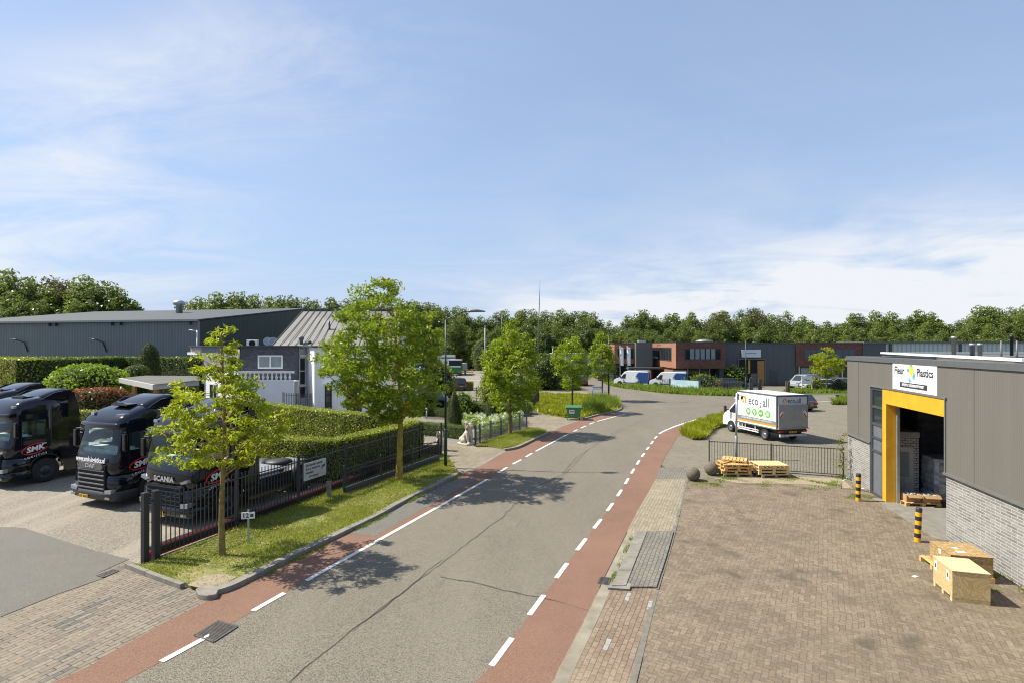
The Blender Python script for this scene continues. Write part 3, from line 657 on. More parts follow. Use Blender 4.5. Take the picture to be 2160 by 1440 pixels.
# ---- verges with kerbs
VZ = 0.10
ver1 = [G(268, 1190, VZ), G(310, 1186, VZ), G(560, 1082, VZ), G(735, 1003, VZ), G(910, 940, VZ), G(945, 962, VZ), G(966, 992, VZ), G(905, 1027, VZ), G(868, 1043, VZ), G(802, 1080, VZ), G(730, 1112, VZ), G(650, 1150, VZ), G(585, 1180, VZ), G(520, 1211, VZ), G(470, 1235, VZ), G(430, 1238, VZ), G(380, 1222, VZ)]
def raised(name, poly, z1, m, z0=-0.05):
    return tag(MB().prism([(p[0], p[1]) for p in poly], z0, z1).build(name, m, fixn=True), kind='structure')
raised('verge', ver1, VZ-0.02, M_grass)
def kerb(name, path, w=0.16, h=0.12, gap=1.0, m=None):
    pl = smooth(path, 4); Ltot = along(pl)[-1]; mb = MB(); s = 0.0
    while s < Ltot-0.05:
        e = min(Ltot, s+gap); c = cut(pl, s+0.008, e-0.008); a = offs(c, w/2); b = offs(c, -w/2); k = len(c); dz = random.Random(int(s*10)).uniform(-.008, .008)
        vs = [(p.x, p.y, -0.05) for p in a]+[(p.x, p.y, h+dz) for p in a]+[(p.x, p.y, h+dz) for p in b]+[(p.x, p.y, -0.05) for p in b]
        mb.add(vs, [(i, i+1, k+i+1, k+i) for i in range(k-1)]+[(k+i, k+i+1, 2*k+i+1, 2*k+i) for i in range(k-1)]+[(2*k+i, 2*k+i+1, 3*k+i+1, 3*k+i) for i in range(k-1)]+[(0, k, 2*k, 3*k), (k-1, 4*k-1, 3*k-1, 2*k-1)]); s = e
    return tag(mb.build(name, m or M_kerb, fixn=True), kind='structure')
KL = [G(430, 1247, .1), G(478, 1235, .1), G(530, 1211, .1), G(590, 1181, .1), G(650, 1152, .1), G(733, 1113, .1), G(805, 1078, .1), G(870, 1042, .1), G(910, 1024, .1), G(968, 995, .1)]
kerb('kerb', KL, 0.24)
kerb('kerb', [G(268, 1188, .1), G(330, 1212, .1), G(385, 1232, .1)], 0.12, 0.12)
kst = MB().prism([(p.x, p.y) for p in (G(412, 1243, .1), G(425, 1236, .1), G(448, 1234, .1), G(462, 1243, .1), G(457, 1254, .1), G(438, 1257, .1), G(418, 1254, .1))], -0.02, 0.13)
tag(kst.build('kerb', M_kerb, fixn=True, bevel=0.03), kind='structure')
def bare(q, rng):   # grass thins out near the sandy corner
    d = np.hypot(q[:, 0]-G(430, 1225).x, q[:, 1]-G(430, 1225).y); v = .55+.45*np.sin(q[:, 0]*2.1+q[:, 1]*.9)*np.sin(q[:, 1]*1.7-q[:, 0]*.8)+.25*np.sin(q[:, 0]*6.1)*np.sin(q[:, 1]*5.3); return (rng.random(len(q)) < np.clip(d/1.6-0.1, 0.03, 1)*np.clip(.35+v, .2, 1))
M_gr2 = [M_grass_b, M_yel]
blades('grass', ver1, 62000, 0.085, M_gr2, 'mown green grass with yellow flowers on the verge before the black fence', VZ-0.02, 3, 0.011, 'grass', 0.006, bare)
sheet('sand_patch', [G(395, 1232, .09), G(430, 1212, .09), G(475, 1208, .09), G(500, 1215, .09), G(470, 1232, .09), G(430, 1240, .09)], 0.085, M_sand)
# second verge by the lion gate
ver2 = [G(1003, 938, VZ), G(1060, 917, VZ), G(1113, 901, VZ), G(1145, 905, VZ), G(1155, 908, VZ), G(1120, 926, VZ), G(1085, 940, VZ), G(1060, 943, VZ), G(1030, 938, VZ)]
raised('verge', ver2, VZ-0.02, M_grass)
kerb('kerb', [G(1063, 946, .1), G(1090, 941, .1), G(1125, 925, .1), G(1160, 909, .1)], 0.2)
blades('grass', ver2, 20000, 0.10, M_gr2, 'short bright green grass on the verge by the lion gate', VZ-0.02, 4, 0.016, 'grass', 0.002)
# garden and entrances left of the road
sheet('entrance', [G(880, 925), G(930, 960), G(945, 985), G(968, 1000)+Vector((.3,-.3,0)), G(1010, 984)+Vector((.4,-.3,0)), G(1075, 949)+Vector((.5,0,0)), G(1064, 944), G(1030, 938), G(1000, 940), G(930, 925)], -0.003, M_entry)
sheet('entrance', [G(1100, 882), G(1116, 903), G(1150, 908), G(1162, 912)+Vector((.5,0,0)), G(1242, 882)+Vector((.6,-.3,0)), G(1238, 876), G(1215, 878), G(1150, 872), G(1120, 868)], -0.003, M_entry)
for a_, b_ in ((G(968, 999), G(1072, 949)), (G(1160, 911), G(1240, 882))):
    pl_ = cut(LO, arc_at(LO, a_), arc_at(LO, b_)); mk_ = MB(); ribbon(mk_, pl_, .22, 0.0, .006); tag(mk_.build('kerb', M_kerb), kind='structure')
M_gpath = mat_asphalt('garden path grey', (0.15, 0.135, 0.12), (0.2, 0.185, 0.16), 0.6, 0.2)
sheet('garden_path', [G(1120, 866), G(1090, 882), G(1000, 880), G(860, 858), G(820, 850), G(880, 842), G(960, 855)], 0.002, M_gpath)
sheet('garden_path', [G(1000, 940), G(880, 925), G(870, 905), G(820, 900), G(700, 880), G(760, 868), G(905, 882), G(1000, 890)], 0.0025, M_gpath)
sheet('garden_ground', [G(1010, 934), G(880, 925), G(560, 930), (-26, 40), (-26, 52), G(820, 848), G(960, 848), G(1120, 862), G(1116, 900)], -0.008, M_earth)
sheet('garden_lawn', [G(700, 888), G(860, 866), G(905, 876), G(860, 890), G(760, 900)], 0.004, M_grass)
# yard behind, with green lorry and rubble heap
sheet('rear_yard', [G(930, 836), G(930, 764), G(1045, 764), G(1110, 800), G(1135, 800), G(1120, 822), G(1040, 848)], -0.004, mat_asphalt('rear yard concrete', (0.19, 0.17, 0.135), (0.26, 0.235, 0.19), 0.6, 0.2))
# bank of ground cover right of the gate
bank = [G(1131, 868), G(1150, 874), G(1190, 880), G(1225, 882), G(1262, 872), G(1301, 865), G(1309, 857), G(1300, 848), G(1283, 841), G(1255, 836), G(1200, 834), G(1140, 834), G(1128, 845)]
raised('verge', bank, 0.08, M_grass)
kerb('kerb', [G(1232, 881, .1), G(1262, 873, .1), G(1302, 864, .1), G(1311, 857, .1), G(1304, 849, .1)], 0.18)
blades('ground_cover', bank, 26000, 0.42, LF_cover, 'yellow green ivy bank behind the green waste container', 0.06, 5, 0.06, 'ground cover', hvar=0.35)
wd = [G(1232, 876), G(1262, 870), G(1298, 862), G(1305, 855), G(1296, 847), G(1262, 847), G(1235, 856)]
blades('weeds', wd, 5000, 0.85, M_weed, 'tall green weeds around the blue frame on the bank', 0.06, 6, 0.045, 'weeds')
sheet('path', [G(1118, 834), G(1262, 834.5), G(1225, 823), G(1130, 818), G(1118, 824)], 0.006, M_entry)
w2 = [G(1135, 819), G(1226, 822), G(1216, 812), G(1190, 806), G(1150, 808)]
blades('weeds', w2, 5000, 0.6, M_weed, 'rough green weeds below the pale pillar beside the path', 0, 7, 0.07, 'weeds')
# ---- right side: sidewalk strips, yard, lot
KR = smooth([G(1335, 1440)+(G(1335, 1440)-G(1385, 1240))*1.8, G(1335, 1440), G(1362, 1330), G(1385, 1240), G(1404, 1180), G(1420, 1125), G(1430, 1085), G(1440, 1045), G(1450, 1008)])
def between(y0, y1, a, b):
    A = [p for p in smooth(a, 3) if y0 < p.y < y1]; B = [p for p in smooth(b, 3) if y0 < p.y < y1]
    def edge(pl, y):
        for p, q in zip(pl, pl[1:]):
            if (p.y-y)*(q.y-y) <= 0 and p.y != q.y: return p.lerp(q, (y-p.y)/(q.y-p.y))
        return pl[-1]
    return [edge(a, y0)]+A+[edge(a, y1)]+[edge(b, y1)]+B[::-1]+[edge(b, y0)]
yA, yB, yC, yD = G(0, 1240).y, G(0, 1122).y, G(0, 1010).y, G(0, 985).y
sheet('sidewalk', between(5.2, yA, offs(RO, -0.0), KR), 0.005, M_pinkp)
sheet('sidewalk', between(yB, yC, RO, KR), 0.005, M_beigep)
RO3 = offs(RO, -0.30)
raised('sidewalk', between(yA, yB, RO3, KR), 0.05, M_greyp)
sheet('sidewalk', between(yC, yD, RO, [p+Vector((0, 0, 0)) for p in KR]+[G(1455, 985), G(1458, 975)]), 0.005, M_greyp)
sheet('gutter', between(5.2, yB, offs(RO, -0.02), offs(RO, -0.28)), 0.009, mat('gutter concrete dusty', (0.25, 0.22, 0.162), 0.95, var=0.3, nscale=1.5))
for a, b, h in ((yA+0.02, yA+0.9, .07), (yA+0.92, yA+2.0, .075), (yA+2.02, yB-.05, .07)):
    raised('kerb', between(a, b, offs(RO, -0.30), offs(RO, -0.62)), h, M_kerb)
raised('kerb', [RO3[0]*0+G(1282, 1243), G(1328, 1246), G(1332, 1234), G(1288, 1231)], 0.055, M_kerb)
kerb('kerb', KR, 0.12, 0.010, m=mat('kerb strip grey', (0.165, 0.152, 0.122), .95, var=.25))
fl = lambda t: Vector((13.5+0.2387*t, 16.4+t, 0))       # line of the plastics hall facade
lotp = between(yD, RO[-1].y-0.01, RO, [G(1455, 985), G(1455, 985)]) if False else None
ROl = [p for p in RO if p.y > yD]
lot = ROl+[G(1600, 862), G(1712, 848), G(1830, 843), G(2150, 836), Vector((70, 40, 0)), Vector((40, 24, 0)), fl(7.6), G(1450, 1008), G(1415, 985)]
sheet('parking_lot', [G(1405, 985)]+lot, -0.006, M_lot)
sheet('yard', [KR[0]]+KR+[fl(7.4), fl(5), fl(0), fl(-6), fl(-14), Vector((4, 2, 0))], -0.002, M_her)
weedp = [G(1440, 1012), G(1500, 1003), G(1660, 1003), G(1780, 1000), fl(4.6), G(1800, 1062), G(1760, 1035), G(1600, 1025), G(1450, 1030)]
def patchy(sc, th):
    def f(q, rng):
        v = np.sin(q[:, 0]*sc+1)*np.sin(q[:, 1]*sc*1.3+2)+0.6*np.sin(q[:, 0]*sc*2.7)*np.cos(q[:, 1]*sc*2.1)+rng.normal(size=len(q))*0.35
        return v > th
    return f
sheet('sand_patch', [G(1500, 1007), G(1660, 1004), G(1775, 1008), G(1800, 1030), G(1700, 1020), G(1560, 1018)], 0.003, M_sand)
blades('weeds', weedp, 3800, 0.06, M_weed, 'thin weeds between the clinkers by the pallets and railing', 0, 8, 0.014, 'weeds', mask=patchy(2.3, 0.55))
wallw = [fl(-.2)+Vector((-.02, 0, 0)), fl(-3.6), fl(-3.6)+Vector((-.9, 0, 0)), fl(-2)+Vector((-.8, 0, 0)), fl(-.5)+Vector((-.35, 0, 0))]
blades('weeds', wallw, 1500, 0.07, M_weed, 'weeds along the foot of the pale brick wall by the crates', 0, 9, 0.012, 'weeds', mask=patchy(3.1, 0.3))
gut = between(yA, yB, offs(RO, -0.16), offs(RO, -0.3))
blades('weeds', gut, 500, 0.05, M_weed, 'small weeds in the gutter of the grey kerb', 0, 10, 0.012, 'weeds', mask=patchy(4, 0.2))
kg = offs(smooth(KL, 3), -0.17); kg2 = offs(smooth(KL, 3), -0.30)
blades('weeds', kg+kg2[::-1], 1500, 0.07, M_weed, 'weeds growing along the foot of the left kerb', 0, 11, 0.014, 'weeds', mask=patchy(2.2, 0.35))
# planted triangle right of the road bend
tri = [G(1437, 917), G(1452, 900), G(1480, 889), G(1530, 875), G(1540, 885), G(1532, 897), G(1505, 905), G(1486, 926), G(1462, 927)]
raised('planting_bed', tri, 0.08, M_earth)
blades('ground_cover', tri, 16000, 0.42, LF_cover, 'low green shrubs in the triangle by the box van', 0.06, 12, 0.05, 'ground cover')
# far verge in front of the brick offices
fv = [G(1268, 800), G(1282, 811), G(1312, 817.5), G(1400, 828), G(1470, 832), G(1560, 834.5), G(1572, 826), G(1500, 823), G(1478, 821), G(1412, 818), G(1300, 800)]
blades('weeds', fv, 13000, 0.55, M_weed, 'tall green verge in front of the far brick offices', 0, 13, 0.07, 'weeds')
fv2 = [G(1655, 828), G(1800, 828), G(1800, 820), G(1655, 822)]
blades('weeds', fv2, 5000, 0.4, M_weed, 'green verge below the white notice board on posts', 0, 14, 0.06, 'weeds')
fv3 = [G(1755, 853), G(1800, 853), G(1800, 842), G(1770, 844)]
blades('weeds', fv3, 1500, 0.6, M_weed, 'clump of weeds by the small post near the dark car', 0, 15, 0.06, 'weeds')
sheet('forecourt', [G(1300, 803), G(1420, 814), G(1560, 822), G(1655, 826), G(2200, 826), (110, 84), (22, 84), (22, 105)], -0.015, M_lot)
sheet('side_drive', [G(1505, 826), G(1560, 836), G(1655, 836), G(1600, 815), G(1560, 812)], 0.004, M_road)
# ================================================================ BUILDINGS
M_white = mat('painted white brick', (0.86, 0.86, 0.84), 0.8, var=0.04, nscale=2, bump=0.25, bscale=14, stain=0.15)
M_whitef = mat('white frame', (0.78, 0.77, 0.73), 0.5, var=0.04)
M_win = mat_glass('window glass', (0.025, 0.032, 0.038))
M_winl = mat('window glass with blinds', (0.22, 0.25, 0.26), 0.15, var=0.2, nscale=2, spec=0.8)
M_anth = mat('anthracite metal', (0.055, 0.062, 0.07), 0.5, var=0.15, nscale=3)
M_black = mat('black coated steel', (0.022, 0.025, 0.034), 0.35, var=0.15, spec=0.5)
M_steel = mat('galvanised steel', (0.42, 0.44, 0.45), 0.45, 0.6, var=0.15)
M_dark = mat('dark void', (0.012, 0.012, 0.013), 0.9)
M_conc = mat('concrete grey', (0.30, 0.285, 0.25), 0.9, var=0.2, nscale=2, bump=0.3)
M_bitum = mat('bitumen roof', (0.12, 0.115, 0.10), 0.95, var=0.25, nscale=0.8)
M_zinc = mat('grey trim', (0.13, 0.138, 0.138), 0.5, 0.3, var=0.1)
M_clad = mat_ribbed('cladding taupe', (0.150, 0.140, 0.122), 0.085, 0.004, 0.5, 0.0, 0.16, 0.12, axis=1)
M_trim = mat('trim taupe', (0.15, 0.15, 0.135), 0.5, 0.1, var=0.1)
M_pbrick = mat_wallbrick('pale brick', 0.42, 0.083, (0.165, 0.155, 0.142), (0.27, 0.255, 0.235), (0.42, 0.41, 0.385), 0.012, 0.35)
M_yellow = mat('yellow coated door frame', (0.72, 0.36, 0.02), 0.45, var=0.1, nscale=2, stain=0.12)
def P(mb, name, m, par, bevel=0.0, fix=True): return mb.build(name, m, par, bevel=bevel, fixn=fix)
def fmat(o, a):     # facade frame: origin o, x axis at angle a (radians) , y points inward (left of x), z up
    M = Matrix.Rotation(a, 4, 'Z'); M.translation = Vector(o); return M
def window(par, M, x0, x1, z0, z1, mf, mg, fw=0.07, nx=1, nz=1, name='window', proud=0.04, sill=None):
    f = MB()
    for a, b, c, d in ((x0, x1, z0, z0+fw), (x0, x1, z1-fw, z1), (x0, x0+fw, z0+fw, z1-fw), (x1-fw, x1, z0+fw, z1-fw)): f.bb(a, b, -proud, 0.01, c, d)
    for i in range(1, nx):
        x = x0+(x1-x0)*i/nx; f.bb(x-fw/2, x+fw/2, -proud+.004, 0.01, z0+fw, z1-fw)
    for i in range(1, nz):
        z = z0+(z1-z0)*i/nz; f.bb(x0+fw, x1-fw, -proud+.007, 0.01, z-fw/2, z+fw/2)
    w = P(f.xf(M), name, mf, par)
    P(MB().bb(x0+fw*.9, x1-fw*.9, -proud*.4, -.006, z0+fw*.9, z1-fw*.9).xf(M), 'pane', mg, w)
    if sill: P(MB().bb(x0-.06, x1+.06, -.12, -.002, z0-.07, z0-.003).xf(M), 'sill', sill, w)
    return w
# ---------------------------------------------------------------- plastics hall on the right
kf = math.sqrt(1+0.2387**2)
H = thing('industrial_hall', 'taupe clad industrial hall with pale brick base and open yellow framed doorway', 'industrial building', fl(0), -math.atan(0.2387))
yn, yf, yo, yw, xb = -14.5, 7.87, 4.28, 5.33, 26.0
pb = MB()
pb.bb(0.02, 0.34, yn, -0.02, -0.05, 2.02).bb(0.02, 0.34, yw+0.02, yf-.02, -0.05, 2.02).bb(0.35, xb, yf-0.33, yf-.02, -0.05, 2.02)
P(pb, 'brick_base', M_pbrick, H)
cb = MB()
cb.bb(0.0, 0.30, yn, 0.0, 2.09, 5.38).bb(0.0, 0.30, yw, yf, 2.09, 5.38).bb(0.001, 0.30, 0.0, yw, 4.42, 5.379).bb(0.301, xb, yf-0.30, yf, 2.09, 5.379)
P(cb, 'cladding', M_clad, H)
for y in (-5.8, -3.6, -1.45, 6.6): P(MB().bb(-.004, .001, y-.008, y+.008, 2.1, 5.37), 'panel_joint', M_anth, H)
tb = MB().bb(-0.07, 0.4, yn, -0.0, 2.02, 2.09).bb(-0.07, 0.4, yw, yf+.07, 2.02, 2.09).bb(-0.035, 0.3, -0.06, 0.0, 2.09, 4.36).bb(-0.05, 0.31, -0.1, yw+.08, 4.36, 4.42).bb(-0.035, 0.3, yw, yw+0.07, 0, 4.36)
P(tb, 'trim', M_trim, H)
P(MB().bb(-0.05, 0.45, yn, yf+.05, 5.38, 5.56).bb(0.45, xb, yf-0.45, yf+.05, 5.38, 5.56), 'parapet', M_zinc, H)
P(MB().bb(0.45, xb, yn, yf-.45, 5.2, 5.30), 'roof', M_bitum, H)
df = P(MB().bb(-0.02, 0.32, 3.98, yo, 0.0, 3.80).bb(-0.02, 0.32, -0.0, yo, 3.80, 4.358), 'door_frame', M_yellow, H, 0.012)
P(MB().bb(0.33, 0.42, 3.9, 3.98, 0, 3.8).bb(0.33, 0.42, -.02, 3.98, 3.8, 3.9), 'door_rail', M_steel, df)
ws = MB().bb(0.0, 0.1, yo+.005, yo+.1, 0.0, 4.355).bb(0.0, 0.1, yw-.1, yw-.003, 0.0, 4.355)
for z in (0.0, 1.75, 2.28, 2.83, 3.52, 4.25): ws.bb(0.003, 0.1, yo+.1, yw-.1, z, z+.09)
wo = P(ws, 'window', M_anth, H)
P(MB().bb(0.04, 0.07, yo+.1, yw-.1, 2.9, 4.3), 'pane', M_win, wo); P(MB().bb(0.04, 0.07, yo+.1, yw-.1, 0.09, 2.9), 'panel', mat('grey panel', (0.12, 0.13, 0.15), 0.6), wo)
P(MB().bb(0.4, 9, -4, yf-.4, -0.04, 0.006), 'floor', mat('hall floor', (0.22, 0.21, 0.185), 0.7, var=0.2, nscale=1.5), H)
P(MB().bb(-0.28, 0.4, -0.1, yo+.2, -0.04, 0.012), 'threshold', M_kerb, H)
P(MB().bb(9, 9.2, -8, yf-.35, 0, 5.15).bb(.35, 9, -8.2, -8, 0, 5.15), 'inner_wall', mat('inner wall', (0.10, 0.095, 0.09), 0.9), H)
# inner room of whitewashed brick with a door
ir = MB().bb(0.6, 1.68, 5.3, 7.4, 0, 2.35); P(ir, 'inner_room', mat_wallbrick('inner brick', 0.2, 0.1, (0.68, 0.64, 0.58), (0.75, 0.72, 0.66), (0.15, 0.14, 0.12), 0.014, 0.1), H)
P(MB().bb(.58, 1.70, 5.27, 7.42, 2.35, 2.55), 'lintel', mat('lintel pale', (0.5, 0.47, 0.42), 0.8), H)
dr = P(MB().bb(.72, 1.48, 5.25, 5.295, 0.0, 1.95), 'door', mat('inner door white', (0.75, 0.72, 0.66), 0.7), H)
P(MB().bb(.85, 1.32, 5.235, 5.248, 0.75, 1.75), 'pane', mat('mat glass', (0.35, 0.4, 0.39), 0.3), dr)
sgx, sgz0, sgz1 = -0.03, 4.43, 5.47; sy0, sy1 = 0.4*kf, 3.31*kf
sg = P(MB().bb(sgx, -0.003, sy0, sy1, sgz0, sgz1), 'sign', mat('sign white', (0.76, 0.77, 0.76), 0.5, var=0.04, stain=0.08), H)
FM = lambda y, z, off=0.004: face_matrix((sgx-off, y, z), (0, -1, 0), (0, 0, 1))
M_ink = mat('sign ink', (0.035, 0.035, 0.05), 0.5, var=0); M_inkl = mat('sign white ink', (0.75, 0.75, 0.73), 0.5, var=0)
ym = (sy0+sy1)/2
text('lettering', 'Fleur', M_ink, sg, FM(sy1-0.52, 5.12), 0.38, 0.95, bold=.006); text('lettering', 'Plastics', M_ink, sg, FM(sy0+0.72, 5.10), 0.38, 0.95, bold=.006)
P(MB().bb(sgx-.008, sgx-.001, ym-0.92, ym+0.92, 4.54, 4.72), 'panel', M_ink, sg)
text('lettering', 'EXPEDITIE / GOEDERENONTVANGST', M_inkl, sg, FM(ym, 4.63, 0.012), 0.125, 0.72, bold=0.002)
lg = MB(); ly = ym+0.12
for dy, dz, r in ((0, .02, .13), (-.09, -.1, .1), (.06, .16, .09), (-.06, .1, .09), (-.12, .0, .07)):
    lg.prism([(ly+dy+r*math.cos(a*.628), 5.12+dz+r*math.sin(a*.628)) for a in range(10)], sgx-.006-0.001*r*10, sgx-.001, axis='x')
P(lg, 'emblem', mat('emblem yellow', (0.72, 0.68, 0.03), 0.5, var=0), sg)
Mbl_ = mat('emblem blue', (0.16, 0.38, 0.55), 0.5, var=0)
for dy, dz, a in ((.22, .05, .2), (-.2, -.1, .5), (.1, -.3, .9), (0, .22, .1), (-.17, -.2, .2)):
    pz = [(.065, .06), (-.065, .06), (-.065, -.06), (.065, -.06)]
    lb = MB().prism([(ly+dy+p*math.cos(a)-q*math.sin(a), 5.12+dz+p*math.sin(a)+q*math.cos(a)) for p, q in pz], sgx-.012, sgx-.002, axis='x'); P(lb, 'emblem', Mbl_, sg)
# neighbouring flat hall behind it
nb = MB().prism([(15.3, 16.0), (22.8, 32.4), (64, 33.5), (64, 12)], 4.9, 5.52)
H2 = thing('industrial_hall', 'low flat roofed hall with white roof edge and steel vents behind the taupe hall', 'industrial building', (0, 0, 0))
P(MB().prism([(22.95, 32.3), (63.8, 33.3), (63.8, 26.5), (28, 25.6)], 0, 4.9), 'wall', M_anth, H2)
P(nb, 'roof', M_bitum, H2)
P(MB().beam((15.2, 15.6, 5.6), (22.72, 32.3, 5.6), 0.14, 0.1).beam((22.7, 32.35, 5.6), (64, 33.5, 5.6), 0.14, 0.1), 'roof_edge', M_whitef, H2)
def vent(u, v0, v1, w, Y, m, lab, cap=True, name='roof_vent'):
    x = GX(u, Y); z0 = 5.5; z1 = ZV(v1, Y); r = w*Y/FPX/2
    mb = MB().lathe([(0.001, z0), (r, z0), (r, z1-r*1.2), (r*1.25, z1-r*1.2), (r*1.25, z1), (0.001, z1)] if cap else [(0.001, z0), (r*1.2, z0), (r, z0+.1), (r*.8, z1), (0.001, z1)], n=14)
    mb.v = [(a+x, b+Y, c) for a, b, c in mb.v]; return tag(P(mb, name, m, None), lab, 'roof vent')
vent(2012, 745, 710, 8, 27, M_steel, 'tall galvanised vent pipe leftmost on the low flat roof')
vent(2051, 745, 724, 9, 27, M_steel, 'short round steel vent beside the tall galvanised pipe')
vent(2067, 745, 724, 8, 26, M_steel, 'short steel vent, right one of the low pair on the flat roof')
vent(2112, 742, 718, 4, 26, M_zinc, 'thin silver flue between the low vents and the dark pipe', False)
vent(2134, 742, 708, 6, 27, M_black, 'dark brown vent pipe on the flat roof')
vent(2145, 742, 718, 4, 25, M_zinc, 'thin silver flue right of the dark pipe', False)
x = GX(1956, 23.5)
tag(P(MB().tube([(x, 23.5, 5.25), (x, 23.5, 5.5)], .09), 'roof_vent', M_whitef, None), 'small white stub pipe behind the parapet of the taupe hall', 'roof vent')
# silver corrugated warehouses far right
M_sil = mat_ribbed('silver cladding', (0.50, 0.52, 0.53), 0.9, 0.03, 0.5, 0.0, 0.55, 0.15)
S1 = thing('warehouse', 'long silver corrugated warehouse behind the flat roofs at the right', 'warehouse', (GX(1823, 112), 112, 0), R(-4))
P(MB().bb(0, 70, 0, 30, 0, 6.6), 'wall', M_sil, S1); P(MB().bb(-.2, 70.2, -.3, 30.2, 6.6, 7.0), 'roof', M_zinc, S1)
for i in range(5): P(MB().bb(5+i*14, 5.5+i*14, -.25, -.02, 0, 6.5), 'downpipe', M_anth, S1)
S2 = thing('warehouse', 'grey box building with higher roof at the far right edge', 'warehouse', (GX(2124, 130), 130, 0), 0)
P(MB().bb(0, 40, 0, 20, 0, 8.0), 'wall', mat('grey panel light', (0.3, 0.31, 0.32), 0.6), S2); P(MB().bb(-.2, 40.2, -.2, 20.2, 8.0, 8.35), 'roof', M_zinc, S2)
S3 = thing('warehouse', 'low pale roofed shed between the brick offices and the silver warehouse', 'warehouse', (GX(1630, 120), 120, 0), 0)
P(MB().bb(0, 26, 0, 20, 0, 6.3), 'wall', mat('cream sheet', (0.5, 0.5, 0.44), 0.6), S3); P(MB().bb(-.2, 26.2, -.3, 20.2, 6.3, 6.75), 'roof', mat('cream roof', (0.55, 0.56, 0.5), 0.6), S3)
# ---------------------------------------------------------------- brick offices across the road
M_rbrick = mat_wallbrick('red brick dark', 0.42, 0.14, (0.10, 0.035, 0.025), (0.20, 0.07, 0.045), (0.16, 0.11, 0.09), 0.02, 0.4)
M_obrick = mat_wallbrick('red brick bright and sunlit', 0.42, 0.14, (0.26, 0.085, 0.045), (0.38, 0.14, 0.075), (0.30, 0.22, 0.16), 0.02, 0.15)
M_dgrey = mat_ribbed('dark grey facade', (0.075, 0.085, 0.095), 1.0, 0.004, 0.5, 0.0, 0.12, 0.12)
M_dglass = mat('dark shop glass', (0.018, 0.022, 0.024), 0.06, var=0.4, nscale=0.6, spec=0.9)
B = thing('office_building', 'red brick and dark grey business unit with projecting first floor and roller door', 'office building', (22.4, 72, 0), 0)
P(MB().bb(1.9, 9.2, 6, 22, 2.75, 6.5), 'upper_floor', M_rbrick, B)
P(MB().bb(1.886, 1.898, 6.0, 22, 2.75, 6.5), 'sunlit_end_wall', M_obrick, B)  # thin brighter brick sheet paints sunlight on the end of the same block
P(MB().bb(1.84, 9.26, 5.94, 22.1, 6.5, 6.63), 'roof_edge', M_anth, B)
P(MB().bb(2.2, 9.2, 8.2, 21, 0, 2.75), 'ground_floor', M_obrick, B)
Fw = fmat((0, 0, 0), 0)
P(MB().bb(2.3, 9.1, 8.1, 8.19, 0.1, 2.7), 'shop_window', M_dglass, B); P(MB().bb(8.5, 9.18, 6.4, 8.05, 0, 2.73), 'side_panel', M_anth, B)
for x in (4.3, 6.1, 7.6): P(MB().bb(x, x+.08, 8.02, 8.09, 0.1, 2.7), 'mullion', M_whitef, B)
Fb = fmat((1.9, 6, 0), 0)
wn = window(B, Fb, 1.3, 6.7, 3.95, 5.72, M_anth, M_dglass, 0.09, 1)
for i in range(5): P(MB().bb(2.1+i*0.78, 2.7+i*0.78, -.03, -.022, 4.1, 5.6).xf(Fb), 'blind', M_winl, wn)
# window on the left end wall (faces -x): frame coordinate runs from far to near
Ml = fmat((1.884, 22, 0), R(-90))
wl = window(B, Ml, 2.2, 13.9, 3.75, 5.85, M_anth, M_dglass, 0.12, 8)
P(MB().bb(3.5, 6.5, -.06, -.03, 3.98, 4.3).xf(Ml), 'flower_box', M_whitef, wl)
P(MB().tube([(1.85, 14, 6.2), (1.4, 14, 6.3), (1.35, 14, 6.0)], .05, 6), 'wall_lamp', M_anth, B)
P(MB().bb(9.25, 20.9, 8.5, 26, 0, 6.35), 'hall', M_dgrey, B); P(MB().bb(9.28, 20.95, 8.42, 26, 6.35, 6.52), 'hall_roof_edge', M_anth, B)
gx0, gx1 = GX(1558, 80.5)-22.4, GX(1612, 80.5)-22.4
g0 = P(MB().bb(gx0, gx1, 8.40, 8.48, 0, 4.0), 'gateway', M_dark, B)
P(MB().bb(gx0-.15, gx0-.002, 8.34, 8.49, 0, 4.0).bb(gx1+.002, gx1+.15, 8.34, 8.49, 0, 4.0).bb(gx0-.15, gx1+.15, 8.34, 8.49, 4.0, 4.15), 'frame', M_zinc, g0)
P(MB().bb(gx1-1.1, gx1-.05, 8.36, 8.39, 0, 3.8), 'wood_panel', mat('timber panel', (0.33, 0.17, 0.05), 0.7), g0)
P(MB().bb(gx0+1.4, gx0+1.7, 8.36, 8.39, 1.9, 3.9), 'hoist', mat('yellow steel', (0.5, 0.3, 0.02), 0.6), g0)
P(MB().bb(gx0+1.8, gx0+2.7, 8.36, 8.39, 0.2, 1.9).bb(gx0+.2, gx0+1.3, 8.36, 8.39, 1.3, 1.5), 'rack', mat('rack grey', (0.12, 0.12, 0.12), 0.6), g0)
dx0, dx1 = GX(1626, 80.5)-22.4, GX(1640, 80.5)-22.4
d0 = P(MB().bb(dx0, dx1, 8.44, 8.49, 0, 2.35), 'door', mat('door blue grey', (0.04, 0.055, 0.075), 0.4), B)
P(MB().bb(dx0-.08, dx0-.002, 8.40, 8.49, 0, 2.45).bb(dx1+.002, dx1+.08, 8.40, 8.49, 0, 2.45).bb(dx0-.08, dx1+.08, 8.4, 8.49, 2.36, 2.46), 'frame', M_zinc, d0)
P(MB().bb(gx1+.2, 20.9, 8.45, 8.49, 0, 0.95), 'plinth', mat_wallbrick('plinth brick', .4, .12, (.1, .09, .08), (.16, .14, .12), (.2, .19, .17)), B) if False else None
sx0, sx1 = GX(1566, 80)-22.4, GX(1606, 80)-22.4
s = P(MB().bb(sx0, sx1, 8.15, 8.3, 4.35, 5.5), 'sign', mat('lightbox white', (0.62, 0.64, 0.66), 0.4, var=0.03), B)
